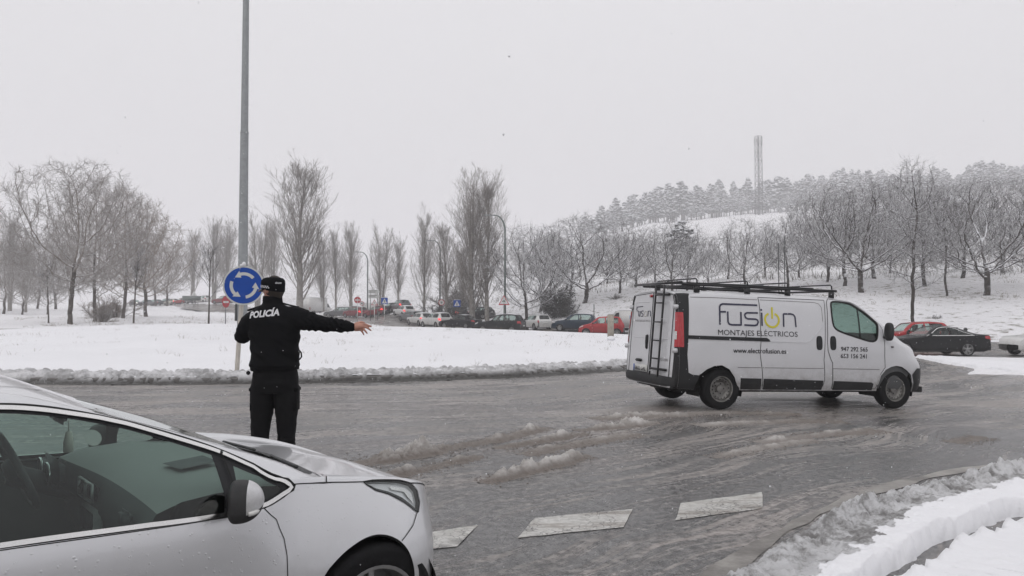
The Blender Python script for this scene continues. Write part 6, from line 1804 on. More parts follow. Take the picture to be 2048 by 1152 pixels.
# ------------------------------------------------------------------ traffic in the background
def car_loft(l, w, h, hood, belt, fo, wb, cowl, rf, rr, tail_x, tail_z, deck=None):
    """x forward, 0 under the middle of the wheelbase; cowl, rf, rr: x of screen base, roof front, roof rear"""
    xf = wb / 2 + fo; xe = xf - l; W = w / 2
    top = [(xe, .55), (xe + .04, tail_z - .08), (tail_x, tail_z), (rr, h * .965), ((rr * .55 + rf * .45), h), (rf, h * .965), (cowl, hood), (xf - .30, hood * .86), (xf - .08, hood * .74), (xf, .50)]
    if deck is not None: top = [(xe, .55), (xe + .03, deck - .07), (xe + .12, deck), (tail_x, tail_z)] + top[3:]
    zc = pchip([p[0] for p in top], [p[1] for p in top])
    xs = np.unique(np.concatenate([np.linspace(xe, xf, 46), [xe + .02, xe + .06, xf - .02, xf - .05]]))
    n = (xs - xe) / (xf - xe)
    plan = np.where(n < .5, 1 - .20 * np.clip(1 - n / .14, 0, 1) ** 2.2, 1 - .26 * np.clip((n - .82) / .18, 0, 1) ** 2.2)
    Z = zc(xs); zb = np.minimum(belt + .03 * (0.5 - n), Z - .025)
    gh = smoothstep(0.02, 0.22, Z - zb)
    wr = np.where(True, .86 - .16 * gh - .02 * smoothstep(.3, .6, Z - zb), 0)
    zr = zb + (Z - zb) * (.55 + .33 * gh)
    low = .20 + .10 * np.clip((np.abs(n - .5) - .42) / .08, 0, 1)
    rows = [(xs, W * plan * .93, low), (xs, W * plan * .985, low * 0 + .36), (xs, W * plan, np.minimum(.60, zb - .02)), (xs, W * plan * .985, zb), (xs, W * plan * wr, zr), (xs, W * plan * wr * .80, zr + (Z - zr) * .62), (xs, W * plan * .36, Z - .006), (xs, xs * 0, Z)]
    L = Loft(rows); L.dim = dict(xf=xf, xe=xe, W=W, wb=wb, cowl=cowl, rf=rf, rr=rr, tail_x=tail_x, tail_z=tail_z, h=h, belt=belt, hood=hood)
    return L

KINDS = {
 'hatch': dict(l=4.1, w=1.74, h=1.46, hood=.93, belt=.93, fo=.82, wb=2.55, cowl=.72, rf=.02, rr=-1.55, tail_x=-1.92, tail_z=1.0),
 'boxhatch': dict(l=4.02, w=1.70, h=1.43, hood=.90, belt=.90, fo=.80, wb=2.47, cowl=.62, rf=.05, rr=-1.62, tail_x=-1.86, tail_z=.93),
 'suv': dict(l=4.35, w=1.80, h=1.62, hood=1.04, belt=1.02, fo=.85, wb=2.65, cowl=.72, rf=.05, rr=-1.70, tail_x=-2.05, tail_z=1.08),
 'wagon': dict(l=4.65, w=1.80, h=1.60, hood=1.0, belt=.99, fo=.88, wb=2.75, cowl=.78, rf=.10, rr=-1.95, tail_x=-2.26, tail_z=1.05),
 'sedan': dict(l=4.5, w=1.77, h=1.44, hood=.92, belt=.92, fo=.85, wb=2.65, cowl=.74, rf=.02, rr=-1.05, tail_x=-1.62, tail_z=1.03, deck=1.0),
 'coupe': dict(l=4.84, w=1.86, h=1.40, hood=.90, belt=.93, fo=.80, wb=2.87, cowl=.62, rf=-.20, rr=-.95, tail_x=-2.05, tail_z=1.03, deck=.98),
 'mpv': dict(l=3.65, w=1.72, h=1.58, hood=.98, belt=.96, fo=.62, wb=2.42, cowl=.98, rf=.18, rr=-1.40, tail_x=-1.72, tail_z=1.06),
 'bigmpv': dict(l=4.28, w=1.77, h=1.57, hood=1.0, belt=.97, fo=.80, wb=2.58, cowl=1.0, rf=.15, rr=-1.55, tail_x=-1.95, tail_z=1.08)}
SNOWY = {'hatch', 'suv', 'wagon', 'sedan', 'boxhatch', 'bigmpv'}

def build_car(kind, snow=0.0, chrome=False, rims='rim', detail=True):
    L = car_loft(**KINDS[kind]); D = L.dim
    root = empty('parked_car_model')
    xf, xe, wb, cowl, rf, rr, tx = D['xf'], D['xe'], D['wb'], D['cowl'], D['rf'], D['rr'], D['tail_x']
    fr, br = wb / 2, -wb / 2
    def arch(c, r=.345):
        return [(c - r, 0)] + [(c + r * cos(a), loft_t(L, c + r * cos(a), .30 + r * sin(a), 0, 2.9)) for a in np.linspace(pi - .1, .1, 11)] + [(c + r, 0)]
    a_b, a_t = cowl - .16, rf - .02
    c_t, c_b = rr + .08, tx + .34 if kind not in ('coupe', 'sedan') else tx + .30
    mid = (a_b + c_b) / 2 - .02
    lo, hi = 3.10, 3.90
    side_w = [(a_b, lo), (a_b - .10, lo + .25), (a_t, hi), (c_t, hi), (c_b + .05, lo + .28), (c_b + .02, lo)]
    bp = .035
    def clip(x0, x1):
        # part of the side window between x0 and x1
        out = []
        t_at = lambda x: min(hi, lo + (hi - lo) * min((a_b - x) / max(a_b - a_t, .05), 1.0), lo + (hi - lo) * min(max((x - c_b) / max(c_t - c_b, .05), 0), 1.0))
        xs = np.linspace(x0, x1, 10)
        up = [(x, max(t_at(x), lo + .02)) for x in xs]
        return up + [(x1, lo), (x0, lo)]
    panes = [clip(a_b - .05, mid + bp), clip(mid - bp, c_b + .06)]
    scr = [(cowl - .05, 7), (cowl - .07, 6), (cowl - .13, 5), (cowl - .2, 4.4), (rf + .10, 4.4), (rf + .06, 5), (rf + .05, 7)]
    rwx0, rwx1 = rr - .04, tx + .03 if kind not in ('coupe', 'sedan') else tx + .1
    if abs(rwx0 - rwx1) < .12: rwx1 = rwx0 - .14
    rw = [(rwx0, 7), (rwx0, 5), (rwx0 - .04, 4.5), (rwx1 + .06, 4.5), (rwx1, 5), (rwx1, 7)]
    outline = [(xe, 0)] + arch(br) + arch(fr) + [(xf - .01, 0), (xf - .01, 7)] + scr + rw + [(xe, 7)]
    loft_panel(L, 'body', outline, M['black_paint'], root, holes=panes, step=.11, both=True)
    G = M['glass']
    for s in (-1, 1):
        for pn in panes: loft_panel(L, 'side_window', pn, G, root, side=s, off=-.004, step=.16)
        if chrome:
            ed = [(x, t + .05) for x, t in panes[0][:-2]] + [(x, t + .05) for x, t in panes[1][:-2]]
            loft_strip(L, 'chrome_strip', ed, .03, M['chrome'], root, s, .006); loft_strip(L, 'chrome_strip', [(a_b, lo - .06), (c_b, lo - .06)], .025, M['chrome'], root, s, .006)
        # lamps
        tl = [(xe + .02, 2.45), (xe + .02, 2.95), (xe + .36, 2.93), (xe + .34, 2.55)] if kind in ('coupe', 'sedan', 'hatch', 'suv') else [(xe + .012, 2.2), (xe + .012, 3.25), (xe + .14, 3.2), (xe + .16, 2.3)]
        loft_panel(L, 'tail_light', tl, M['lamp_red'], root, side=s, off=.006, step=.08)
        loft_panel(L, 'headlight', [(xf - .10, 2.45), (xf - .10, 2.85), (xf - .42, 2.95), (xf - .38, 2.60)], M['lamp_white'], root, side=s, off=.006, step=.08)
        m = MB(); P, _ = L.pos(np.array([a_b - .16]), np.array([3.1]), s, .0); m.ico(P[0] + np.array([0, s * .10, .05]), .10, 2, (.7, 1, .72)); m.build('door_mirror', M['trim'], root)
        loft_strip(L, 'door_gap', [(a_b - .22, .6), (a_b - .20, 2.0), (a_b - .10, 2.95)], .014, M['gap'], root, s, .003)
        loft_strip(L, 'door_gap', [(mid, .6), (mid, 2.95)], .014, M['gap'], root, s, .003)
        loft_panel(L, 'sill', [(br + .40, .02), (br + .40, .55), (fr - .40, .55), (fr - .40, .02)], M['trim'], root, side=s, off=.005, step=.2)
        for c in (fr, br):
            make_wheel(root, (c, s * (D['W'] - .10), .315), .318, .20, .215 if kind != 'coupe' else .245, s, 'alloy', rims, spin=.3, nt=24)
            mb = MB(); th = np.linspace(-.3, pi + .3, 14); V = np.stack([np.stack([c + .35 * np.cos(th), np.full(14, s * y), .30 + .35 * np.sin(th)], -1) for y in (D['W'] - .03, .45)], 0)
            mb.grid(V); mb.add(np.concatenate([V[1], [[c, s * .45, .3]]]), [[[i, i + 1, 14] for i in range(13)]]); mb.build('wheel_well', M['gap'], root)
    loft_panel(L, 'windscreen', scr, G, root, off=-.004, step=.2, both=True)
    loft_panel(L, 'rear_window', rw, M['glass_dark'], root, off=-.004, step=.2, both=True)
    # bumpers, plates, cabin
    mb = MB()
    for s in (-1, 1):
        P, _ = L.pos(np.linspace(xe + .002, xe + .25, 5)[:, None], np.linspace(0, .9, 4)[None], s, .008); mb.grid(P)
    mb.build('rear_bumper', M['trim'], root)
    mb = MB(); mb.box((xe - .012, 0, .62 if kind in ('boxhatch', 'suv') else .70), (.02, .52, .12)); mb.build('number_plate', M['plate_white'], root)
    yy = D['W'] * .80
    mb = MB(); mb.add([(xe, -yy, .25), (xe, yy, .25), (xe + .01, yy, D['tail_z'] - .12), (xe + .01, -yy, D['tail_z'] - .12)], [[[0, 1, 2, 3]]]); mb.build('tail_panel', M['black_paint'], root)
    mb = MB(); mb.box(((a_b + c_b) / 2, 0, .45), (a_b - c_b + .9, D['W'] * 1.75, .5)); cb = mb.build('cabin', M['interior'], root)
    for sx in (mid + .05, mid - .85):
        for sy_ in (-.36, .36):
            mb = MB(); mb.box((sx - .05, sy_, .90), (.16, .46, .55), rot=Matrix.Rotation(radians(-14), 3, 'Y'), bev=.05); mb.box((sx - .16, sy_, 1.22), (.09, .26, .16), bev=.04); mb.build('seat', M['interior'], root)
    if snow:
        q = [(rf - .02, 7), (rf - .02, 5.0), (rf - .06, 4.4), (rr + .10, 4.35), (rr + .02, 5), (rr + .02, 7)]
        loft_panel(L, 'roof_snow', q, M['snow_car'], root, off=.02 + .03 * snow, step=.12, both=True)
        ed = [(rf - .02, 5.0), (rf - .06, 4.4), (rr + .10, 4.35), (rr + .02, 5)]
        for s in (-1, 1): loft_strip(L, 'roof_snow_edge', ed, .07, M['snow_car'], root, s, .03)
    return root

def paint_car(root, mat, lit=False):
    for c in root.children:
        if c.name.split('.')[0] in ('body', 'tail_panel'):
            c.material_slots[0].link = 'OBJECT'; c.material_slots[0].material = M[mat]
        if lit and c.name.split('.')[0] == 'tail_light':
            c.material_slots[0].link = 'OBJECT'; c.material_slots[0].material = M['lamp_red_lit']

_protos = {}
def put_car(kind, mat, px, d, label, yaw=None, snow=0.0, lit=False, chrome=False, dz=0.0, group=None):
    key = (kind, snow > 0, chrome)
    if key not in _protos:
        _protos[key] = build_car(kind, snow, chrome); root = _protos[key]
    else:
        root = copy_tree(_protos[key])
    x, y = at(px, d)
    if yaw is None:
        k = int(np.argmin(np.hypot(PATH[:, 0] - x, PATH[:, 1] - y))); a = PATH[max(k - 1, 0)]; b = PATH[min(k + 1, len(PATH) - 1)]
        yaw = math.atan2(b[1] - a[1], b[0] - a[0])
    else: yaw = radians(yaw)
    root.name = 'parked_car' if False else 'car'
    e = 1.2
    zf = float(ground_z(x + e * cos(yaw), y + e * sin(yaw))); zb = float(ground_z(x - e * cos(yaw), y - e * sin(yaw)))
    root.location = (x, y, (zf + zb) / 2 + .01 + dz); root.rotation_euler = (0, -math.atan2(zf - zb, 2 * e), yaw)
    tag(root, label, 'car', group)
    paint_car(root, mat, lit)
    return root

GQ = 'cars queueing on the far road'
put_car('coupe', 'black_paint', 1850, 35.5, 'black coupe with chrome window line facing left behind the van\'s bonnet', 180, chrome=True, group=GQ)
put_car('hatch', 'red_paint', 1815, 39.6, 'red hatchback just behind the black coupe', 178, group=GQ)
put_car('wagon', 'carwhite_paint', 2108, 35.2, 'white car cut off by the right picture edge behind the black coupe\'s tail', 182, group=GQ)
put_car('mpv', 'red_paint', 1203, 60, 'small bright red car behind the concrete marker', 172, group=GQ)
put_car('bigmpv', 'blue_paint', 1150, 68, 'dark blue people carrier ahead of the bright red car', 168, snow=.6, group=GQ)
put_car('boxhatch', 'carwhite_paint', 1070, 71, 'older boxy white hatchback seen from behind, right of the black SUV', 118, snow=.6, group=GQ)
put_car('suv', 'black_paint', 1000, 66, 'black SUV with red tail lamp below the deer warning triangle', 163, snow=.7, group=GQ)
put_car('sedan', 'black_paint', 919, 77, 'black saloon with snow on its roof left of the black SUV', 150, snow=.7, group=GQ)
put_car('hatch', 'black_paint', 955, 86, 'dark hatchback hidden behind the black saloon', 150, group=GQ)
put_car('suv', 'carwhite_paint', 872, 82, 'white SUV with snowy roof seen from behind, left of the black saloon', 128, snow=.8, lit=True, group=GQ)
put_car('suv', 'black_paint', 906, 92, 'dark SUV whose snowy roof shows above the white SUV', 130, snow=.8, lit=True, group=GQ)
put_car('hatch', 'carwhite_paint', 840, 87, 'white hatchback directly left of the white SUV', 124, snow=.7, lit=True, group=GQ)
put_car('hatch', 'grey_paint', 822, 93, 'dark grey hatchback between two white cars', 124, group=GQ)
put_car('hatch', 'carwhite_paint', 808, 99, 'white hatchback behind the grey one, with snow on top', 122, snow=.7, group=GQ)
put_car('suv', 'grey_paint', 800, 106, 'dark grey SUV with lit brake lamps farther up the queue', 122, snow=.6, lit=True, group=GQ)
put_car('sedan', 'black_paint', 783, 108, 'black saloon with bright brake lamps right of the red cars', 130, lit=True, group=GQ)
put_car('hatch', 'darkred_paint', 752, 108, 'dark red car behind the warning triangle\'s post', 150, snow=.5, lit=True, group=GQ)
put_car('suv', 'darkred_paint', 711, 112, 'dark red car behind the no-entry sign post', 140, snow=.6, lit=True, group=GQ)
put_car('wagon', 'grey_paint', 678, 116, 'long grey estate car right of the white box van', 172, snow=.7, group=GQ)
put_car('wagon', 'grey_paint', 704, 120, 'pale grey estate behind the dark red car', 168, snow=.7, group=GQ)
GL = 'cars far off on the left road'
for px, d, k, m, lab, sn, yw in ((446, 153, 'wagon', 'darkred_paint', 'dark red car beside the no-entry sign far left', 0, 165), (405, 166, 'suv', 'carwhite_paint', 'white SUV behind a sapling far off on the left', .7, 150),
                         (386, 176, 'hatch', 'grey_paint', 'dark grey car under the grey-green board', .6, 150), (363, 180, 'hatch', 'red_paint', 'bright red car left of the grey-green board', 0, 155),
                         (343, 188, 'hatch', 'cream_paint', 'cream car in the far left queue', .6, 152), (331, 196, 'suv', 'black_paint', 'dark snow-topped car behind the cream car', .7, 150),
                         (308, 200, 'wagon', 'grey_paint', 'grey estate between two dark cars far left', .5, 155), (291, 208, 'suv', 'blue_paint', 'dark blue car farther up the left road', .6, 150)):
    put_car(k, m, px, d, lab, yw, snow=sn, group=GL)
oc = put_car('suv', 'black_paint', 272, 205, 'dark oncoming car with both headlights lit far left', -35, group=GL)
for c in oc.children:
    if c.name.startswith('headlight'):
        c.material_slots[0].link = 'OBJECT'; c.material_slots[0].material = M['headlight_lit']

def box_van(px, d, l, w, h, yaw, paint, label, cab=True, prints=False):
    x, y = at(px, d); o = empty('delivery_van', (x, y, float(ground_z(x, y))), radians(yaw)); tag(o, label, 'van')
    b = MB(); b.box((-.5, 0, h / 2 + .25), (l - 1.2, w, h - .5), bev=.06); b.build('cargo_box', M[paint], o)
    c = MB(); xf = l / 2
    prof = [(xf - 1.3, .35), (xf, .35), (xf + .02, .95), (xf - .35, 1.12), (xf - .95, 1.85), (xf - 1.3, 1.9)]
    c.prism(prof, -w / 2 + .04, w / 2 - .04, 'y'); cb = c.build('cab', M[paint], o, smooth=False)
    for s in (-1, 1):
        g = MB(); g.add([(xf - 1.15, s * (w / 2 - .03), 1.15), (xf - .48, s * (w / 2 - .03), 1.15), (xf - .92, s * (w / 2 - .03), 1.72), (xf - 1.15, s * (w / 2 - .03), 1.74)], [[[0, 1, 2, 3]]]); g.build('side_window', M['glass_dark'], cb)
        for cx in (xf - .75, -l / 2 + .95): make_wheel(o, (cx, s * (w / 2 - .12), .33), .33, .2, .2, s, 'steel', 'steel_rim', nt=20)
        t = MB(); t.box((-l / 2 + .09, s * (w / 2 - .12), .95), (.05, .14, .42), bev=.02); t.build('tail_light', M['lamp_red'], o)
    g = MB(); g.add([(xf - .36, -w / 2 + .15, 1.14), (xf - .36, w / 2 - .15, 1.14), (xf - .93, w / 2 - .15, 1.82), (xf - .93, -w / 2 + .15, 1.82)], [[[0, 1, 2, 3]]]); gg = g.build('windscreen', M['glass_dark'], cb); gg.location = (.01, 0, .01)
    r = MB(); r.box((-.5, 0, h + .03), (l - 1.3, w * .96, .07), bev=.03); r.build('roof_snow', M['snow_car'], o)
    u = MB(); u.box((0, 0, .35), (l * .95, w * .8, .2)); u.build('chassis', M['gap'], o)
    k = MB(); k.box((-l / 2 + .085, 0, h * .45), (.02, .02, h * .75)); k.build('door_split', M['grey_vinyl'], o)
    if prints:
        for i, (a, z0, ww, hh) in enumerate(((-.9, 1.45, .9, .10), (-.8, 1.25, .7, .09), (-1.0, 1.05, .6, .16), (.25, 1.35, .35, .30), (.1, .95, .5, .08))):
            for s in (-1, 1):
                p_ = MB(); p_.box((a + ww / 2 - .4, s * (w / 2 + .004), z0), (ww, .006, hh), bev=.002); p_.build('blue_print', M['blue_print'], o)
    return o
box_van(634, 128, 5.2, 2.0, 2.75, 60, 'carwhite_paint', 'white box van at the head of the queue, left of the grey estate')
box_van(742, 119, 4.6, 1.9, 2.0, 120, 'carwhite_paint', 'white van behind the dark red cars and white sign posts')
box_van(1262, 63, 4.4, 1.8, 1.9, 176, 'carwhite_paint', 'white van with blue print, mostly hidden by the big panel van', prints=True)

# ------------------------------------------------------------------ trees
def rot_vec(v, ax, an):
    c, s = np.cos(an)[:, None], np.sin(an)[:, None]
    return v * c + np.cross(ax, v) * s + ax * (np.sum(ax * v, 1)[:, None]) * (1 - c)

def grow(start, d, length, k, up, wob, rng, droop=0.0):
    """polylines for many branches at once: (N,k,3)"""
    N = len(start); P = np.zeros((N, k, 3)); P[:, 0] = start
    d = d / np.linalg.norm(d, axis=1)[:, None]
    st = (length / (k - 1))[:, None]
    for i in range(1, k):
        d = d + rng.normal(0, wob, (N, 3)) + np.array([0, 0, 1.0]) * (up - droop * i / k)
        d = d / np.linalg.norm(d, axis=1)[:, None]
        P[:, i] = P[:, i - 1] + d * st
    return P

def tubes(P, R0, R1, n):
    """(N,k,3) polylines to one vertex/quad set"""
    N, k, _ = P.shape
    T = np.gradient(P, axis=1); T /= np.linalg.norm(T, axis=2)[..., None] + 1e-9
    ref = np.where(np.abs(T[:, :1, 2:3]) < .9, np.array([0, 0, 1.0]), np.array([1.0, 0, 0]))
    A = np.cross(T, np.broadcast_to(ref, T.shape)); A /= np.linalg.norm(A, axis=2)[..., None] + 1e-9
    B = np.cross(T, A)
    r = R0[:, None] + (R1 - R0)[:, None] * np.linspace(0, 1, k)[None]
    th = np.arange(n) * 2 * pi / n
    V = P[:, :, None, :] + r[:, :, None, None] * (np.cos(th)[None, None, :, None] * A[:, :, None, :] + np.sin(th)[None, None, :, None] * B[:, :, None, :])
    I = np.arange(N * k * n).reshape(N, k, n)
    Q = np.stack([I[:, :-1], np.roll(I[:, :-1], -1, 2), np.roll(I[:, 1:], -1, 2), I[:, 1:]], -1).reshape(-1, 4)
    return V.reshape(-1, 3), Q

def children(P, L, nper, t0, t1, ang, spread, lf, rng, tpow=1.0):
    """start points, directions and lengths of side branches"""
    N, k, _ = P.shape
    idx = np.repeat(np.arange(N), nper)
    t = t0 + (t1 - t0) * rng.random(len(idx)) ** tpow
    f = t * (k - 1); i0 = np.minimum(f.astype(int), k - 2); u = (f - i0)[:, None]
    S = P[idx, i0] * (1 - u) + P[idx, i0 + 1] * u
    D = P[idx, i0 + 1] - P[idx, i0]; D /= np.linalg.norm(D, axis=1)[:, None]
    ax = np.cross(D, rng.normal(size=D.shape)); ax /= np.linalg.norm(ax, axis=1)[:, None]
    D = rot_vec(D, ax, rng.normal(ang, spread, len(idx)))
    ln = L[idx] * lf * (1.15 - .6 * t) * rng.uniform(.65, 1.25, len(idx))
    return S, D, ln, idx, t

ENV = {  # crown shape: trunk height, crown bottom, top, radius, height of the widest part, leader
 'spread': dict(fork=1.5, z0=1.7, z1=8.6, r=5.2, zw=.52, lead=0.0, n=1450, tw=2),
 'round': dict(fork=1.7, z0=1.9, z1=9.0, r=3.9, zw=.55, lead=.2, n=1300, tw=2),
 'park': dict(fork=1.9, z0=2.4, z1=11.5, r=5.4, zw=.50, lead=.35, n=1650, tw=3),
 'upright': dict(fork=2.6, z0=2.8, z1=11.4, r=3.0, zw=.42, lead=.8, n=950, tw=2)}

def colony_tree(kind, rng, tv, cv):
    """limbs that grow towards free space inside the crown's outline, then fine twigs on all thin shoots"""
    E = ENV[kind]; z0, z1, R = E['z0'], E['z1'], E['r']
    n = E['n']
    u = rng.random(n * 4); z = z0 + (z1 - z0) * u
    q = np.where(u < E['zw'], np.sqrt(np.clip(1 - ((E['zw'] - u) / E['zw']) ** 2.2, 0, 1)), np.sqrt(np.clip(1 - ((u - E['zw']) / (1 - E['zw'])) ** 2.0, 0, 1)))
    th = rng.uniform(0, 2 * pi, n * 4)
    lob = 1 + .16 * np.sin(3 * th + rng.uniform(0, 6)) + .10 * np.sin(5 * th + rng.uniform(0, 6) + u * 4)
    rad = R * q * lob * np.sqrt(rng.uniform(.12, 1.0, n * 4))
    A = np.stack([rad * np.cos(th), rad * np.sin(th), z + .25 * np.sin(th * 2)], -1)[rng.random(n * 4) < .25 + .5 * (rad / R)][:n]
    lean = rng.normal(0, .06, 2)
    nodes = []; par = []
    hz = E['fork'] + E['lead'] * (z1 - z0) * .8; m = max(6, int(hz / .28))
    wob = np.cumsum(rng.normal(0, .035, (m, 2)), 0)
    for i in range(m):
        nodes.append((lean[0] * i * .28 + wob[i, 0], lean[1] * i * .28 + wob[i, 1], hz * i / (m - 1))); par.append(i - 1)
    P = np.array(nodes); par = list(par)
    step, infl, kill = .33, 3.6, .50
    D = np.linalg.norm(A[:, None] - P[None], axis=2)
    ok = P[:, 2] > E['fork'] * .85
    D[:, ~ok] = 99
    bi = D.argmin(1); bd = D.min(1); alive = np.ones(len(A), bool); kids = np.zeros(len(P), int)
    for it in range(90):
        act = alive & (bd < (infl if it > 8 else 9))
        if not act.any(): break
        dirs = np.zeros((len(P), 3)); v = A[act] - P[bi[act]]; v /= np.linalg.norm(v, axis=1)[:, None] + 1e-9
        np.add.at(dirs, bi[act], v)
        src = np.nonzero((np.abs(dirs).sum(1) > 1e-6) & (kids < 3))[0]
        if len(src) == 0: break
        d = dirs[src]; d /= np.linalg.norm(d, axis=1)[:, None] + 1e-9
        d = d + rng.normal(0, .13, d.shape) + np.array([0, 0, .13]); d /= np.linalg.norm(d, axis=1)[:, None]
        newp = P[src] + d * step
        kids[src] += 1; k0 = len(P)
        P = np.concatenate([P, newp]); par += list(src); kids = np.concatenate([kids, np.zeros(len(newp), int)])
        Dn = np.linalg.norm(A[:, None] - newp[None], axis=2); j = Dn.argmin(1); dn = Dn[np.arange(len(A)), j]
        up = dn < bd; bi[up] = k0 + j[up]; bd[up] = dn[up]
        alive &= bd > kill
    par = np.array(par); N = len(P)
    e = 2.10 if kind in ('spread', 'round') else 2.15; r = np.zeros(N); acc = np.zeros(N)
    haschild = np.zeros(N, bool); haschild[par[par >= 0]] = True
    for i in range(N - 1, -1, -1):
        r[i] = (acc[i] if haschild[i] else .0105 ** e) ** (1 / e)
        if par[i] >= 0: acc[par[i]] += r[i] ** e
    r = np.maximum(r, .0105); r[:2] *= np.array([1.35, 1.15])
    idx = np.nonzero(par >= 0)[0]
    gp = np.where(par[par[idx]] >= 0, par[par[idx]], par[idx])
    a, b = P[par[idx]], P[idx]; mid = (a + b) / 2 + (b - P[gp]) * 0
    seg = np.stack([a, b], 1)
    for lo, hi, ns, mb in ((.09, 9, 8, tv), (.035, .09, 6, cv), (.017, .035, 4, cv), (0, .017, 3, cv)):
        s = (r[idx] >= lo) & (r[idx] < hi)
        if s.any():
            rp = np.minimum(r[par[idx[s]]], r[idx[s]] * 1.5); V, Q = tubes(seg[s], rp, r[idx[s]], ns); mb.add(V, [Q])
    thin = idx[r[idx] < .034]
    k = np.repeat(thin, E['tw'])
    bd_ = P[k] - P[par[k]]; bd_ /= np.linalg.norm(bd_, axis=1)[:, None]
    ax = np.cross(bd_, rng.normal(size=bd_.shape)); ax /= np.linalg.norm(ax, axis=1)[:, None]
    D1 = rot_vec(bd_, ax, rng.normal(.75, .25, len(k))); L1 = rng.uniform(.25, .85, len(k))
    S1 = P[par[k]] + (P[k] - P[par[k]]) * rng.random((len(k), 1))
    T1 = grow(S1, D1, L1, 3, .05, .13, rng); V, Q = tubes(T1, np.full(len(k), .0095), np.full(len(k), .005), 3); cv.add(V, [Q])
    S, D2, L2, i_, t_ = children(T1, L1, 2, .15, 1.0, .7, .2, .6, rng)
    T2 = grow(S, D2, np.clip(L2, .12, .5), 3, .04, .12, rng); V, Q = tubes(T2, np.full(len(L2), .0065), np.full(len(L2), .004), 3); cv.add(V, [Q])

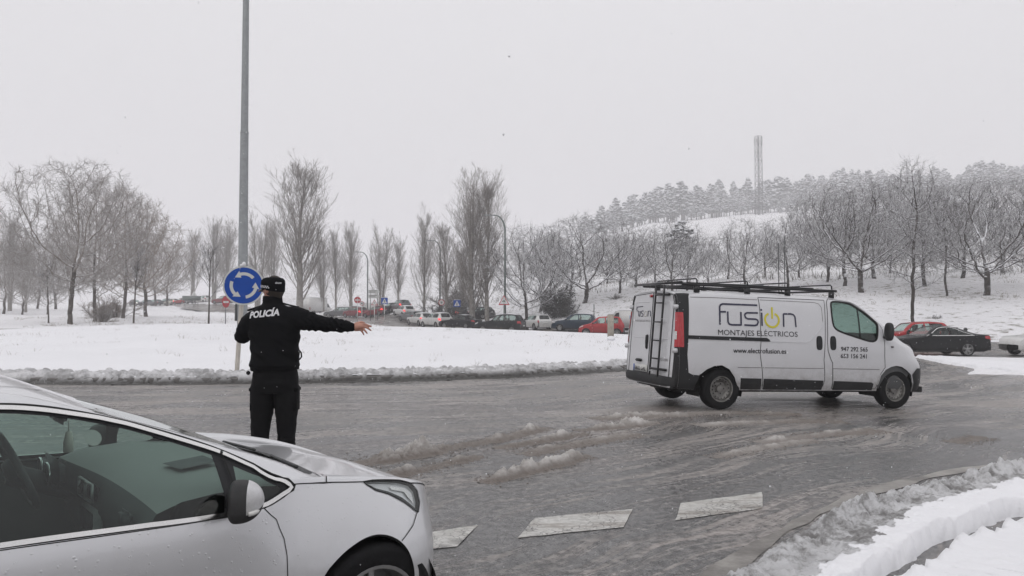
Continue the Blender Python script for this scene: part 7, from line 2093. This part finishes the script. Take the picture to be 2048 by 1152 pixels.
def tree_mesh(kind, seed):
    """returns (trunk verts/quads, crown verts/quads) for a tree of unit-ish real size"""
    rng = np.random.default_rng(seed)
    tv, cv = MB(), MB()
    def put(mb, P, r0, r1, n):
        V, Q = tubes(P, r0, r1, n); mb.add(V, [Q])
    if kind in ENV:
        colony_tree(kind, rng, tv, cv)
    elif kind == 'poplar':
        H = 16.0
        nst = rng.integers(1, 3)
        for k in range(nst):
            lean = np.array([[.05 * (k * 2 - 1) * (nst > 1) + rng.normal(0, .01), rng.normal(0, .01), 1]])
            T = grow(np.array([[.28 * (k - .5) * (nst > 1), 0, 0]]), lean, np.array([H * rng.uniform(.93, 1.0)]), 16, .08, .016, rng)
            put(tv, T, np.array([.27]), np.array([.02]), 9)
            S, D, L2, i, t = children(T, np.array([H]), 70 // nst + 8, .08, .96, .50, .12, .36, rng, .85)
            P2 = grow(S, D, L2 * 1.05, 8, .15, .055, rng); r2 = .042 * (1.2 - .85 * t); put(cv, P2, r2, r2 * .3, 5)
            S, D, L3, i, t = children(P2, L2, 9, .10, 1.0, .48, .15, .44, rng)
            P3 = grow(S, D, L3, 5, .12, .08, rng); put(cv, P3, np.full(len(L3), .013), np.full(len(L3), .007), 3)
            S, D, L4, i, t = children(P3, L3, 6, .1, 1.0, .50, .18, .55, rng)
            P4 = grow(S, D, np.clip(L4, .2, .9), 3, .10, .09, rng); put(cv, P4, np.full(len(L4), .0075), np.full(len(L4), .004), 3)
    elif kind == 'sapling':
        T = grow(np.zeros((1, 3)), np.array([[.0, 0, 1]]), np.array([4.6]), 10, .12, .03, rng)
        put(tv, T, np.array([.065]), np.array([.012]), 7)
        S, D, L2, i, t = children(T, np.array([4.6]), 18, .36, .98, .62, .12, .40, rng)
        P2 = grow(S, D, L2, 6, .09, .07, rng); r2 = .020 * (1.2 - .6 * t); put(cv, P2, r2, r2 * .4, 4)
        S, D, L3, i, t = children(P2, L2, 8, .12, 1.0, .6, .2, .45, rng)
        P3 = grow(S, D, L3, 4, .06, .1, rng); put(cv, P3, np.full(len(L3), .009), np.full(len(L3), .005), 3)
        S, D, L4, i, t = children(P3, L3, 4, .1, 1.0, .6, .2, .5, rng)
        P4 = grow(S, D, np.clip(L4, .12, .4), 3, .04, .1, rng); put(cv, P4, np.full(len(L4), .006), np.full(len(L4), .004), 3)
    elif kind == 'pine':
        H = 11.0
        T = grow(np.zeros((1, 3)), np.array([[rng.normal(0, .03), 0, 1]]), np.array([H]), 8, .1, .02, rng)
        put(tv, T, np.array([.22]), np.array([.04]), 7)
        nb = 150
        tiers = rng.integers(6, 9)
        for q in range(nb):
            t = rng.uniform(.30, 1.0)
            zz = H * t
            rad = (2.7 * (1 - t) ** .6 + .22) if seed % 2 else (2.9 * min(1, (1.02 - t) * 3.0) * .85 + .2)
            a = rng.uniform(0, 2 * pi); rad *= math.sqrt(rng.uniform(.08, 1.0)) * (1 + .22 * math.sin(3 * a + seed + t * 9))
            c = (rad * cos(a), rad * sin(a), zz - rad * .14 + rng.normal(0, .12))
            cv.ico(c, rng.uniform(.22, .66) * (1.15 - .45 * t), 2, (1.1, 1.1, .80), .30, rng)
    elif kind == 'bush' or kind == 'thicket':
        n = 26 if kind == 'bush' else 30
        az = rng.uniform(0, 2 * pi, n); el = rng.uniform(.35, 1.45, n)
        D = np.stack([np.cos(az) * np.cos(el), np.sin(az) * np.cos(el), np.sin(el)], -1)
        S = np.stack([rng.normal(0, .35, n), rng.normal(0, .35, n), np.zeros(n)], -1); L1 = rng.uniform(1.1, 2.1, n)
        P1 = grow(S, D, L1, 5, .05, .12, rng); put(tv, P1, np.full(n, .035), np.full(n, .012), 4)
        S, D, L2, i, t = children(P1, L1, 10, .1, 1.0, .6, .25, .5, rng)
        P2 = grow(S, D, L2, 4, .03, .15, rng); put(cv, P2, np.full(len(L2), .012), np.full(len(L2), .006), 3)
        S, D, L3, i, t = children(P2, L2, 10, .05, 1.0, .7, .3, .5, rng)
        P3 = grow(S, D, np.clip(L3, .12, .5), 3, .02, .15, rng); put(cv, P3, np.full(len(L3), .008), np.full(len(L3), .005), 3)
        if kind == 'bush':
            # dense small leaves
            m = 2600; k_ = rng.integers(0, len(P3), m); c = P3[k_, rng.integers(0, 3, m)] + rng.normal(0, .06, (m, 3))
            a = rng.normal(size=(m, 3)); a /= np.linalg.norm(a, axis=1)[:, None]; b_ = np.cross(a, rng.normal(size=(m, 3))); b_ /= np.linalg.norm(b_, axis=1)[:, None]
            s = .055
            V = np.stack([c + a * s, c + b_ * s * .6, c - a * s, c - b_ * s * .6], 1); I = np.arange(m * 4).reshape(m, 4)
            cv.add(V.reshape(-1, 3), [I])
    return tv, cv

_tree_cache = {}
def tree(name, kind, seed, x, y, height, label, group, bark_m, twig_m, rz=0.0, wide=1.0, sink=.15, cat='tree', z=None):
    key = (kind, seed)
    base_h = {'spread': 8.6, 'round': 9.0, 'park': 11.0, 'upright': 11.2, 'poplar': 16.3, 'sapling': 4.9, 'pine': 11.2, 'bush': 2.2, 'thicket': 2.2}[kind]
    root = empty(name, (x, y, (float(ground_z(x, y)) if z is None else z) - sink), rz)
    if key not in _tree_cache:
        tv, cv = tree_mesh(kind, seed)
        a = tv.mesh('trunk'); a.materials.append(M[bark_m]); b = cv.mesh('crown'); b.materials.append(M[twig_m])
        bb = np.zeros(len(b.vertices) * 3); b.vertices.foreach_get('co', bb); bh = float(bb.reshape(-1, 3)[:, 2].max())
        _tree_cache[key] = (a, b, bh)
    a, b, bh = _tree_cache[key]
    s = (height + sink) / bh
    for nm, me in (('trunk', a), ('crown', b)):
        o = link(bpy.data.objects.new(nm, me), root); o.scale = (s * wide, s * wide, s)
        want = M[bark_m] if nm == 'trunk' else M[twig_m]
        if me.materials[0] != want: o.material_slots[0].link = 'OBJECT'; o.material_slots[0].material = want
    tag(root, label, cat, group)
    return root

def tree_px(name, kind, seed, px, top, d, label, group, bm, tm, rz=0.0, wide=1.0, cat='tree'):
    x, y = at(px, d); z0 = float(ground_z(x, y)); return tree(name, kind, seed, x, y, (zpx(top, d) - z0) * (1.05 if kind in ENV else 1.0), label, group, bm, tm, rz, wide, cat=cat)

# left: park trees and saplings
GP = 'bare park trees on the left'
tree_px('broad_tree', 'park', 3, 143, 322, 64, 'broad bare tree forking low above the snow on the far left', GP, 'bark_park', 'twig_park', 2.6, .92)
tree_px('broad_tree', 'park', 5, 192, 352, 74, 'straight bare tree just right of the forked one', GP, 'bark_park', 'twig_park', .6, .72)
tree_px('brown_tree', 'park', 5, 246, 378, 84, 'dense brownish bare tree with a leaning trunk', GP, 'bark_park', 'twig_brown', 4.0, .85)
tree_px('brown_tree', 'round', 14, 292, 425, 92, 'smaller brownish bare tree right of the leaning one', GP, 'bark_park', 'twig_brown', 1.0, 1.0)
GS = 'young staked saplings behind the island'
for px, top, lab, rz in ((98, 505, 'leftmost of three thin saplings behind the island', .3), (268, 478, 'middle of three thin saplings behind the island', 2.0), (418, 476, 'rightmost of three thin saplings, near the no-entry sign', 4.0)):
    tree_px('sapling', 'sapling', 2 + int(rz), px, top, 66, lab, GS, 'bark_park', 'twig_snowy', rz, 1.0)
GF = 'hazy trees behind the park'
for i, (px, top, d, k, sd, w) in enumerate(((-30, 430, 120, 'round', 14, 1.2), (20, 420, 115, 'poplar', 31, .9), (52, 455, 110, 'poplar', 33, .9), (8, 500, 100, 'round', 14, 1.2), (75, 480, 125, 'park', 5, 1.0), (110, 470, 130, 'park', 3, 1.1), (-60, 470, 105, 'park', 5, 1.2), (45, 540, 96, 'round', 14, 1.3), (95, 545, 100, 'round', 14, 1.2), (335, 490, 150, 'round', 14, 1.1), (310, 470, 165, 'park', 3, 1.0))):
    tree_px('distant_tree', k, sd, px, top, d, 'bare tree blurred by mist behind the park', GF, 'bark_poplar' if k == 'poplar' else 'bark_park', 'twig_poplar' if k == 'poplar' else 'twig_park', i * 1.3, w)
# poplars
GO = 'columnar bare poplars along the road'
pops = [(385, 452, 190, 31, 1.1, 'poplar left of the rightmost sapling, small and hazy'), (428, 428, 175, 31, 1.15, 'hazy poplar just left of the lighting mast'), (455, 425, 165, 33, 1.2, 'hazy poplar right behind the lighting mast\'s left edge'), (515, 408, 140, 33, 1.1, 'poplar between the lighting mast and the biggest poplar'),
        (545, 440, 150, 31, 1.1, 'slim poplar behind the left flank of the biggest poplar'), (598, 283, 88, 35, 1.55, 'biggest poplar, rising behind the policeman\'s head'), (645, 445, 128, 32, 1.1, 'slim poplar at the right foot of the biggest poplar'), (672, 440, 126, 34, .95, 'left one of the two slim poplars beyond the outstretched arm'),
        (702, 438, 124, 31, .95, 'right one of the two slim poplars beyond the outstretched arm'), (762, 436, 116, 33, .95, 'slim poplar behind the square blue crossing sign'), (797, 458, 118, 32, .9, 'short slim poplar left of the leaning one'), (848, 400, 98, 34, .95, 'leaning poplar left of the round speed limit sign'),
        (892, 424, 90, 35, 1.25, 'spreading poplar right of the round speed limit sign'), (945, 310, 79, 33, 1.3, 'left trunk of the tall pair of poplars'), (975, 330, 77, 35, 1.15, 'right trunk of the tall pair of poplars'), (925, 470, 92, 32, 1.1, 'low poplar between the spreading one and the tall pair')]
for i, (px, top, d, sd, w, lab) in enumerate(pops):
    tree_px('poplar', 'poplar', sd, px, top, d, lab, GO, 'bark_poplar', 'twig_poplar', i * 1.1, w)
# right: snow-laden trees on the bank
GR = 'snow-laden bare trees on the bank'
deci = [(1055, 448, 72, 'round', 41, 1.0, .4, 'snowy tree right of the tall lamp post'), (1168, 428, 79, 'spread', 42, 1.35, 1.2, 'widest spreading snowy tree above the dark blue car'), (1270, 470, 88, 'spread', 43, 1.2, 2.1, 'snowy tree at the right flank of the widest one'),
        (1345, 436, 76, 'round', 44, 1.15, .9, 'snowy tree above the van\'s rear roof'), (1418, 500, 84, 'spread', 42, 1.1, 4.4, 'lower snowy tree left of the tower\'s foot'), (1492, 436, 68, 'round', 45, 1.1, 3.3, 'snowy tree in front of the lattice tower'), (1600, 470, 78, 'spread', 43, 1.2, .3, 'snowy tree above the front of the van roof'),
        (1655, 400, 70, 'round', 44, 1.15, 5.1, 'tall snowy tree left of the forked one'), (1722, 356, 60, 'spread', 46, 1.15, 1.9, 'forked snowy tree above the van\'s bonnet'), (1825, 322, 45, 'upright', 47, .95, .6, 'tallest straight snowy tree behind the red car'), (1893, 395, 56, 'upright', 48, 1.1, 2.2, 'thin straight snowy tree right of the tallest one'),
        (1975, 352, 55, 'spread', 46, 1.3, 4.6, 'big spreading snowy tree near the right edge'), (2075, 370, 58, 'round', 45, 1.3, .5, 'snowy tree cut off by the right edge'), (1780, 440, 74, 'round', 41, 1.2, 2.9, 'snowy tree behind the tallest straight one'), (2030, 420, 80, 'round', 44, 1.2, 1.0, 'snowy tree behind the big spreading one')]
deci += [(1100, 478, 96, 'round', 45, 1.2, .2, 'hazier tree behind the dark evergreen bush'), (1215, 462, 102, 'spread', 46, 1.1, 5.0, 'hazier tree behind the widest spreading one'), (1392, 470, 98, 'round', 41, 1.2, 1.1, 'hazier tree behind the van\'s ladder'), (1545, 480, 100, 'round', 44, 1.2, 4.0, 'hazier tree right of the two thin poles'),
         (1625, 430, 96, 'spread', 42, 1.2, 2.0, 'hazier tree above the van cab'), (1700, 392, 92, 'round', 45, 1.25, .9, 'hazier tree behind the forked one'), (1760, 385, 88, 'round', 44, 1.2, 3.6, 'hazier tree left of the tallest straight one'), (1865, 385, 84, 'spread', 42, 1.15, 5.6, 'hazier tree right of the tallest straight one'), (1930, 375, 92, 'round', 41, 1.3, 1.7, 'hazier tree left of the big spreading one'), (2025, 365, 96, 'spread', 43, 1.2, 2.4, 'hazier tree in the top right corner of the bank')]
deci += [(1080, 462, 84, 'spread', 43, 1.0, 3.0, 'snowy tree just left of the dark evergreen bush'), (1140, 452, 90, 'round', 41, 1.2, 2.0, 'snowy tree close behind the widest spreading one'), (1240, 455, 84, 'round', 44, 1.25, 4.2, 'snowy tree above the concrete marker'), (1310, 458, 92, 'spread', 46, 1.0, .8, 'snowy tree behind the van\'s rear corner'), (1375, 462, 80, 'round', 45, 1.1, 5.3, 'snowy tree above the van\'s first roof hoop'),
         (1455, 462, 84, 'round', 41, 1.2, 2.6, 'snowy tree left of the one before the tower'), (1530, 452, 82, 'round', 44, 1.2, .1, 'snowy tree right of the one before the tower'), (1575, 430, 70, 'round', 45, 1.1, 1.6, 'snowy tree between the thin poles and the cab'), (1690, 372, 66, 'round', 41, 1.15, 3.9, 'snowy tree touching the forked one on the left'), (1750, 365, 70, 'spread', 43, 1.0, 4.9, 'snowy tree touching the forked one on the right'), (1850, 360, 62, 'round', 44, 1.1, 2.7, 'snowy tree close behind the tallest straight one'), (1925, 362, 66, 'spread', 42, 1.0, .4, 'snowy tree between the thin straight one and the spreading one'), (2005, 358, 68, 'round', 45, 1.2, 5.8, 'snowy tree close behind the big spreading one')]
for px, top, d, k, sd, w, rz, lab in deci:
    tree_px('snowy_tree', k, sd, px, top, d, lab, GR, 'bark_snowy', 'twig_snowy', rz, w)
tree_px('dark_pine', 'pine', 52, 1362, 440, 120, 'dark pine behind the snowy trees left of the tower', None, 'pine_trunk', 'pine_crown', .4, 1.25)
# shrubs
GB = 'shrubs on the bank'
for i, (px, top, d, k, w, tm, lab) in enumerate(((1108, 556, 76, 'bush', .75, 'bush_leaf', 'large dark evergreen bush between two snowy trees'), (1128, 584, 75, 'bush', .75, 'bush_leaf', 'lower dark bush in front of the large evergreen one'), (928, 548, 98, 'thicket', 1.1, 'thicket', 'brown bush behind the poplar trunks'), (893, 592, 90, 'thicket', 1.3, 'bush_leaf', 'small dark bush beside the round speed limit sign'),
          (1990, 632, 50, 'thicket', 1.5, 'bush_pale', 'low snow-covered bush below the big spreading tree'), (2030, 640, 48, 'thicket', 1.5, 'bush_pale', 'snow-covered bush at the right edge'), (1925, 612, 52, 'thicket', 1.3, 'bush_pale', 'upright snowy bush between the straight tree and the spreading one'), (2015, 600, 56, 'thicket', 1.4, 'thicket', 'dark bush behind the snow-covered ones'),
          (1235, 585, 80, 'thicket', 1.6, 'thicket', 'snowy scrub left of the van'), (1870, 628, 47, 'thicket', 1.2, 'bush_pale', 'snowy bush above the black coupe\'s roof'), (1790, 622, 50, 'thicket', 1.3, 'bush_pale', 'snowy bush left of the tallest straight tree'), (1955, 640, 46, 'thicket', 1.2, 'bush_pale', 'snowy bush right of the black coupe\'s tail'), (1850, 585, 62, 'thicket', 1.7, 'thicket', 'twiggy bush behind the tallest straight tree'), (1760, 580, 66, 'thicket', 1.7, 'thicket', 'twiggy bush at the forked snowy tree'), (1945, 578, 60, 'thicket', 1.8, 'thicket', 'twiggy bush left of the big spreading tree'), (2040, 585, 60, 'thicket', 1.8, 'thicket', 'twiggy bush at the right edge of the bank'), (1560, 560, 80, 'thicket', 1.8, 'bush_pale', 'snowy scrub behind the van roof rack'), (1640, 575, 70, 'thicket', 1.8, 'bush_pale', 'snowy scrub above the van cab'), (1450, 565, 86, 'thicket', 1.8, 'bush_pale', 'snowy scrub under the tree before the tower'),
          (205, 600, 70, 'thicket', .8, 'twig_park', 'small shrub between the two park trunks'), (210, 575, 86, 'thicket', 1.3, 'twig_brown', 'brown shrub at the leaning trunk'))):
    tree_px('shrub', k, 61 + i % 3, px, top, d, lab, GB, 'bark_park', tm, i * .9, w, cat='shrub')
# scrub belt on the middle slopes: reads as one mass
def scrub():
    rng = np.random.default_rng(77); mb = MB()
    for i in range(900):
        a = rng.uniform(-.24, .72); d = rng.uniform(86, 210) if a < .1 else rng.uniform(78, 200)
        y = d / math.hypot(1, a); x = a * y
        if a < -.02 and d < 108: continue
        if vnoise(x * .04 + 5, y * .04) < .46: continue
        n = rng.integers(7, 15); h = rng.uniform(.5, 1.6); z = float(ground_z(x, y))
        S = np.stack([x + rng.normal(0, .7, n), y + rng.normal(0, .7, n), np.full(n, z - .2)], -1)
        D = np.stack([rng.normal(0, .4, n), rng.normal(0, .4, n), np.ones(n)], -1)
        P = grow(S, D, rng.uniform(.5, 1.0, n) * h, 4, .02, .15, rng); V, Q = tubes(P, np.full(n, .03), np.full(n, .012), 3); mb.add(V, [Q])
    o = mb.build('scrub', M['thicket']); tag(o, 'thin scrub poking through the snow on the slopes', 'scrub', kind='stuff')
scrub()

# the wood on the hill
def wood():
    rng = np.random.default_rng(5)
    lab = 'snow-covered pine in the misty wood on the hilltop'
    n = 0
    edge = [(1190, 330), (1230, 320), (1270, 312), (1330, 322), (1390, 330), (1450, 335), (1520, 345), (1600, 345), (1650, 335), (1700, 340), (1800, 350), (1900, 340), (2000, 330), (2100, 330)]
    for px in np.arange(1185, 2130, 16.6):
        for row in range(5):
            d = 1.42 * float(np.interp(px, [e[0] for e in edge], [e[1] for e in edge])) + row * 15 + rng.uniform(-8, 8)
            if px < 1260 and row > 2: continue
            if px > 1740: d -= 22 * min(1, (px - 1740) / 150)
            x, y = at(px + rng.uniform(-16, 16), d); h = rng.choice([11, 14, 17, 19, 22, 24]) * rng.uniform(.85, 1.12) * (1.0 if px > 1300 else .9)
            h *= 1 - .22 * min(1, max(0, (px - 1700) / 150)); tree('pine', 'pine', 51 + n % 4, x, y, h, lab, 'pines of the hilltop wood', 'pine_trunk', 'pine_crown', rng.uniform(0, 6.28), rng.uniform(.85, 1.3), .3)
            n += 1
    for px, d, h in ((1385, 318, 6), (1405, 322, 6.5), (1560, 330, 5), (1618, 325, 8), (1595, 300, 2.2), (1563, 305, 2.0)):
        d *= 1.40; h *= 1.5; x, y = at(px, d); tree('pine', 'pine', 53, x, y, h, 'lone small pine at the lower edge of the hilltop wood', 'lone pines at the edge of the wood', 'pine_trunk', 'pine_crown', px * .1, 1.2, .2)
    # snowy scrubby trees half-way up
    for px, top, d in ((1225, 470, 200), (1300, 490, 170), (1440, 505, 150), (1580, 490, 160), (1660, 480, 170), (1760, 450, 190), (1860, 440, 200), (1940, 430, 190), (1110, 470, 220), (1040, 500, 220), (960, 520, 210), (700, 520, 230), (780, 530, 230), (860, 520, 220), (1700, 420, 230), (1810, 400, 240), (2000, 400, 230)):
        tree_px('slope_tree', 'round', 44, px, top, d, 'faint bare tree half-way up the misty slope', 'faint trees on the slope', 'bark_park', 'twig_park', px * .37, 1.3)
wood()

# ------------------------------------------------------------------ dead stalks in the snow, falling snow, haze
def stalks():
    rng = np.random.default_rng(91); mb = MB()
    def tuft(x, y, z, n, h, r):
        S = np.stack([x + rng.normal(0, r, n), y + rng.normal(0, r, n), np.full(n, z - .02)], -1)
        D = np.stack([rng.normal(0, .45, n), rng.normal(0, .45, n), np.ones(n)], -1)
        P = grow(S, D, rng.uniform(.4, 1.0, n) * h, 3, -.08, .15, rng); V, Q = tubes(P, np.full(n, .0035), np.full(n, .0015), 3); mb.add(V, [Q])
    for i in range(950):
        a = rng.uniform(0, 2 * pi); r = RI * math.sqrt(rng.random()) * .97; x, y = CX0 + r * cos(a), CY0 + r * sin(a)
        if vnoise(x * .5, y * .5) < .42: continue
        tuft(x, y, island_z(x, y), rng.integers(2, 8), rng.uniform(.06, .24), .11)
    o = mb.build('dead_grass', M['stubble']); tag(o, 'dry grass stalks poking out of the island snow', 'grass', kind='stuff')
    mb = MB()
    def tuft2(x, y, n, h, r):
        z = float(ground_z(x, y)); S = np.stack([x + rng.normal(0, r, n), y + rng.normal(0, r, n), np.full(n, z)], -1)
        D = np.stack([rng.normal(0, .5, n), rng.normal(0, .5, n), np.ones(n)], -1)
        P = grow(S, D, rng.uniform(.4, 1.0, n) * h, 3, -.1, .15, rng); V, Q = tubes(P, np.full(n, .012), np.full(n, .005), 3); mb.add(V, [Q])
    for i in range(2600):
        a = rng.uniform(-.66, .70); d = rng.uniform(47, 110)
        y = d / math.hypot(1, a); x = a * y
        if road_mask(np.array([x]), np.array([y]))[0] > .1 or np.hypot(x - CX0, y - CY0) < 30: continue
        if vnoise(x * .18 + 3, y * .18) < .45: continue
        tuft2(x, y, rng.integers(3, 8), rng.uniform(.12, .45), .25)
    o = mb.build('rough_grass', M['stubble']); tag(o, 'tufts of rough grass on the snowy banks', 'grass', kind='stuff')
stalks()

def falling_snow():
    rng = np.random.default_rng(101)
    N = 22000
    d = 2.4 + 27.6 * rng.random(N) ** .62
    a = rng.uniform(-.78, .78, N); e = rng.uniform(-.42, .50, N)
    P = np.stack([a * d, d, CAM_H + e * d], -1)
    P = P[(P[:, 2] > .05)]
    N = len(P); r = np.where(rng.random(N) < .06, rng.uniform(.0034, .0062, N), rng.uniform(.0016, .0034, N)) * np.clip(.55 + .05 * P[:, 1], .6, 1.6)
    V0 = np.array([(1, 0, 0), (-1, 0, 0), (0, 1, 0), (0, -1, 0), (0, 0, 1), (0, 0, -1)], float)
    F0 = np.array([(0, 2, 4), (2, 1, 4), (1, 3, 4), (3, 0, 4), (2, 0, 5), (1, 2, 5), (3, 1, 5), (0, 3, 5)])
    st = np.stack([rng.normal(1, .25, N), rng.normal(1, .25, N), rng.normal(1.5, .5, N)], -1)
    V = P[:, None, :] + V0[None] * r[:, None, None] * st[:, None, :]
    I = (np.arange(N)[:, None, None] * len(V0) + F0[None]).reshape(-1, 3)
    me = fast_mesh('falling_snow', V.reshape(-1, 3), [I]); me.materials.append(M['snowflake'])
    o = link(bpy.data.objects.new('falling_snow', me)); tag(o, 'snowflakes drifting down through the air', 'snow', kind='stuff')
falling_snow()

def haze():
    t = NT('haze'); v = t.n('VolumePrincipled')
    v.inputs['Color'].default_value = (0.97, 0.965, 0.985, 1); v.inputs['Density'].default_value = 0.0013; v.inputs['Anisotropy'].default_value = 0.2
    t.l(v.outputs[0], t.out.inputs['Volume'])
    try: t.m.cycles.homogeneous_volume = True
    except Exception: pass
    mb = MB(); mb.box((0, 0, 78.0), (3200, 3200, 160)); o = mb.build('haze', t.m, smooth=False)
    tag(o, kind='stuff')
haze()
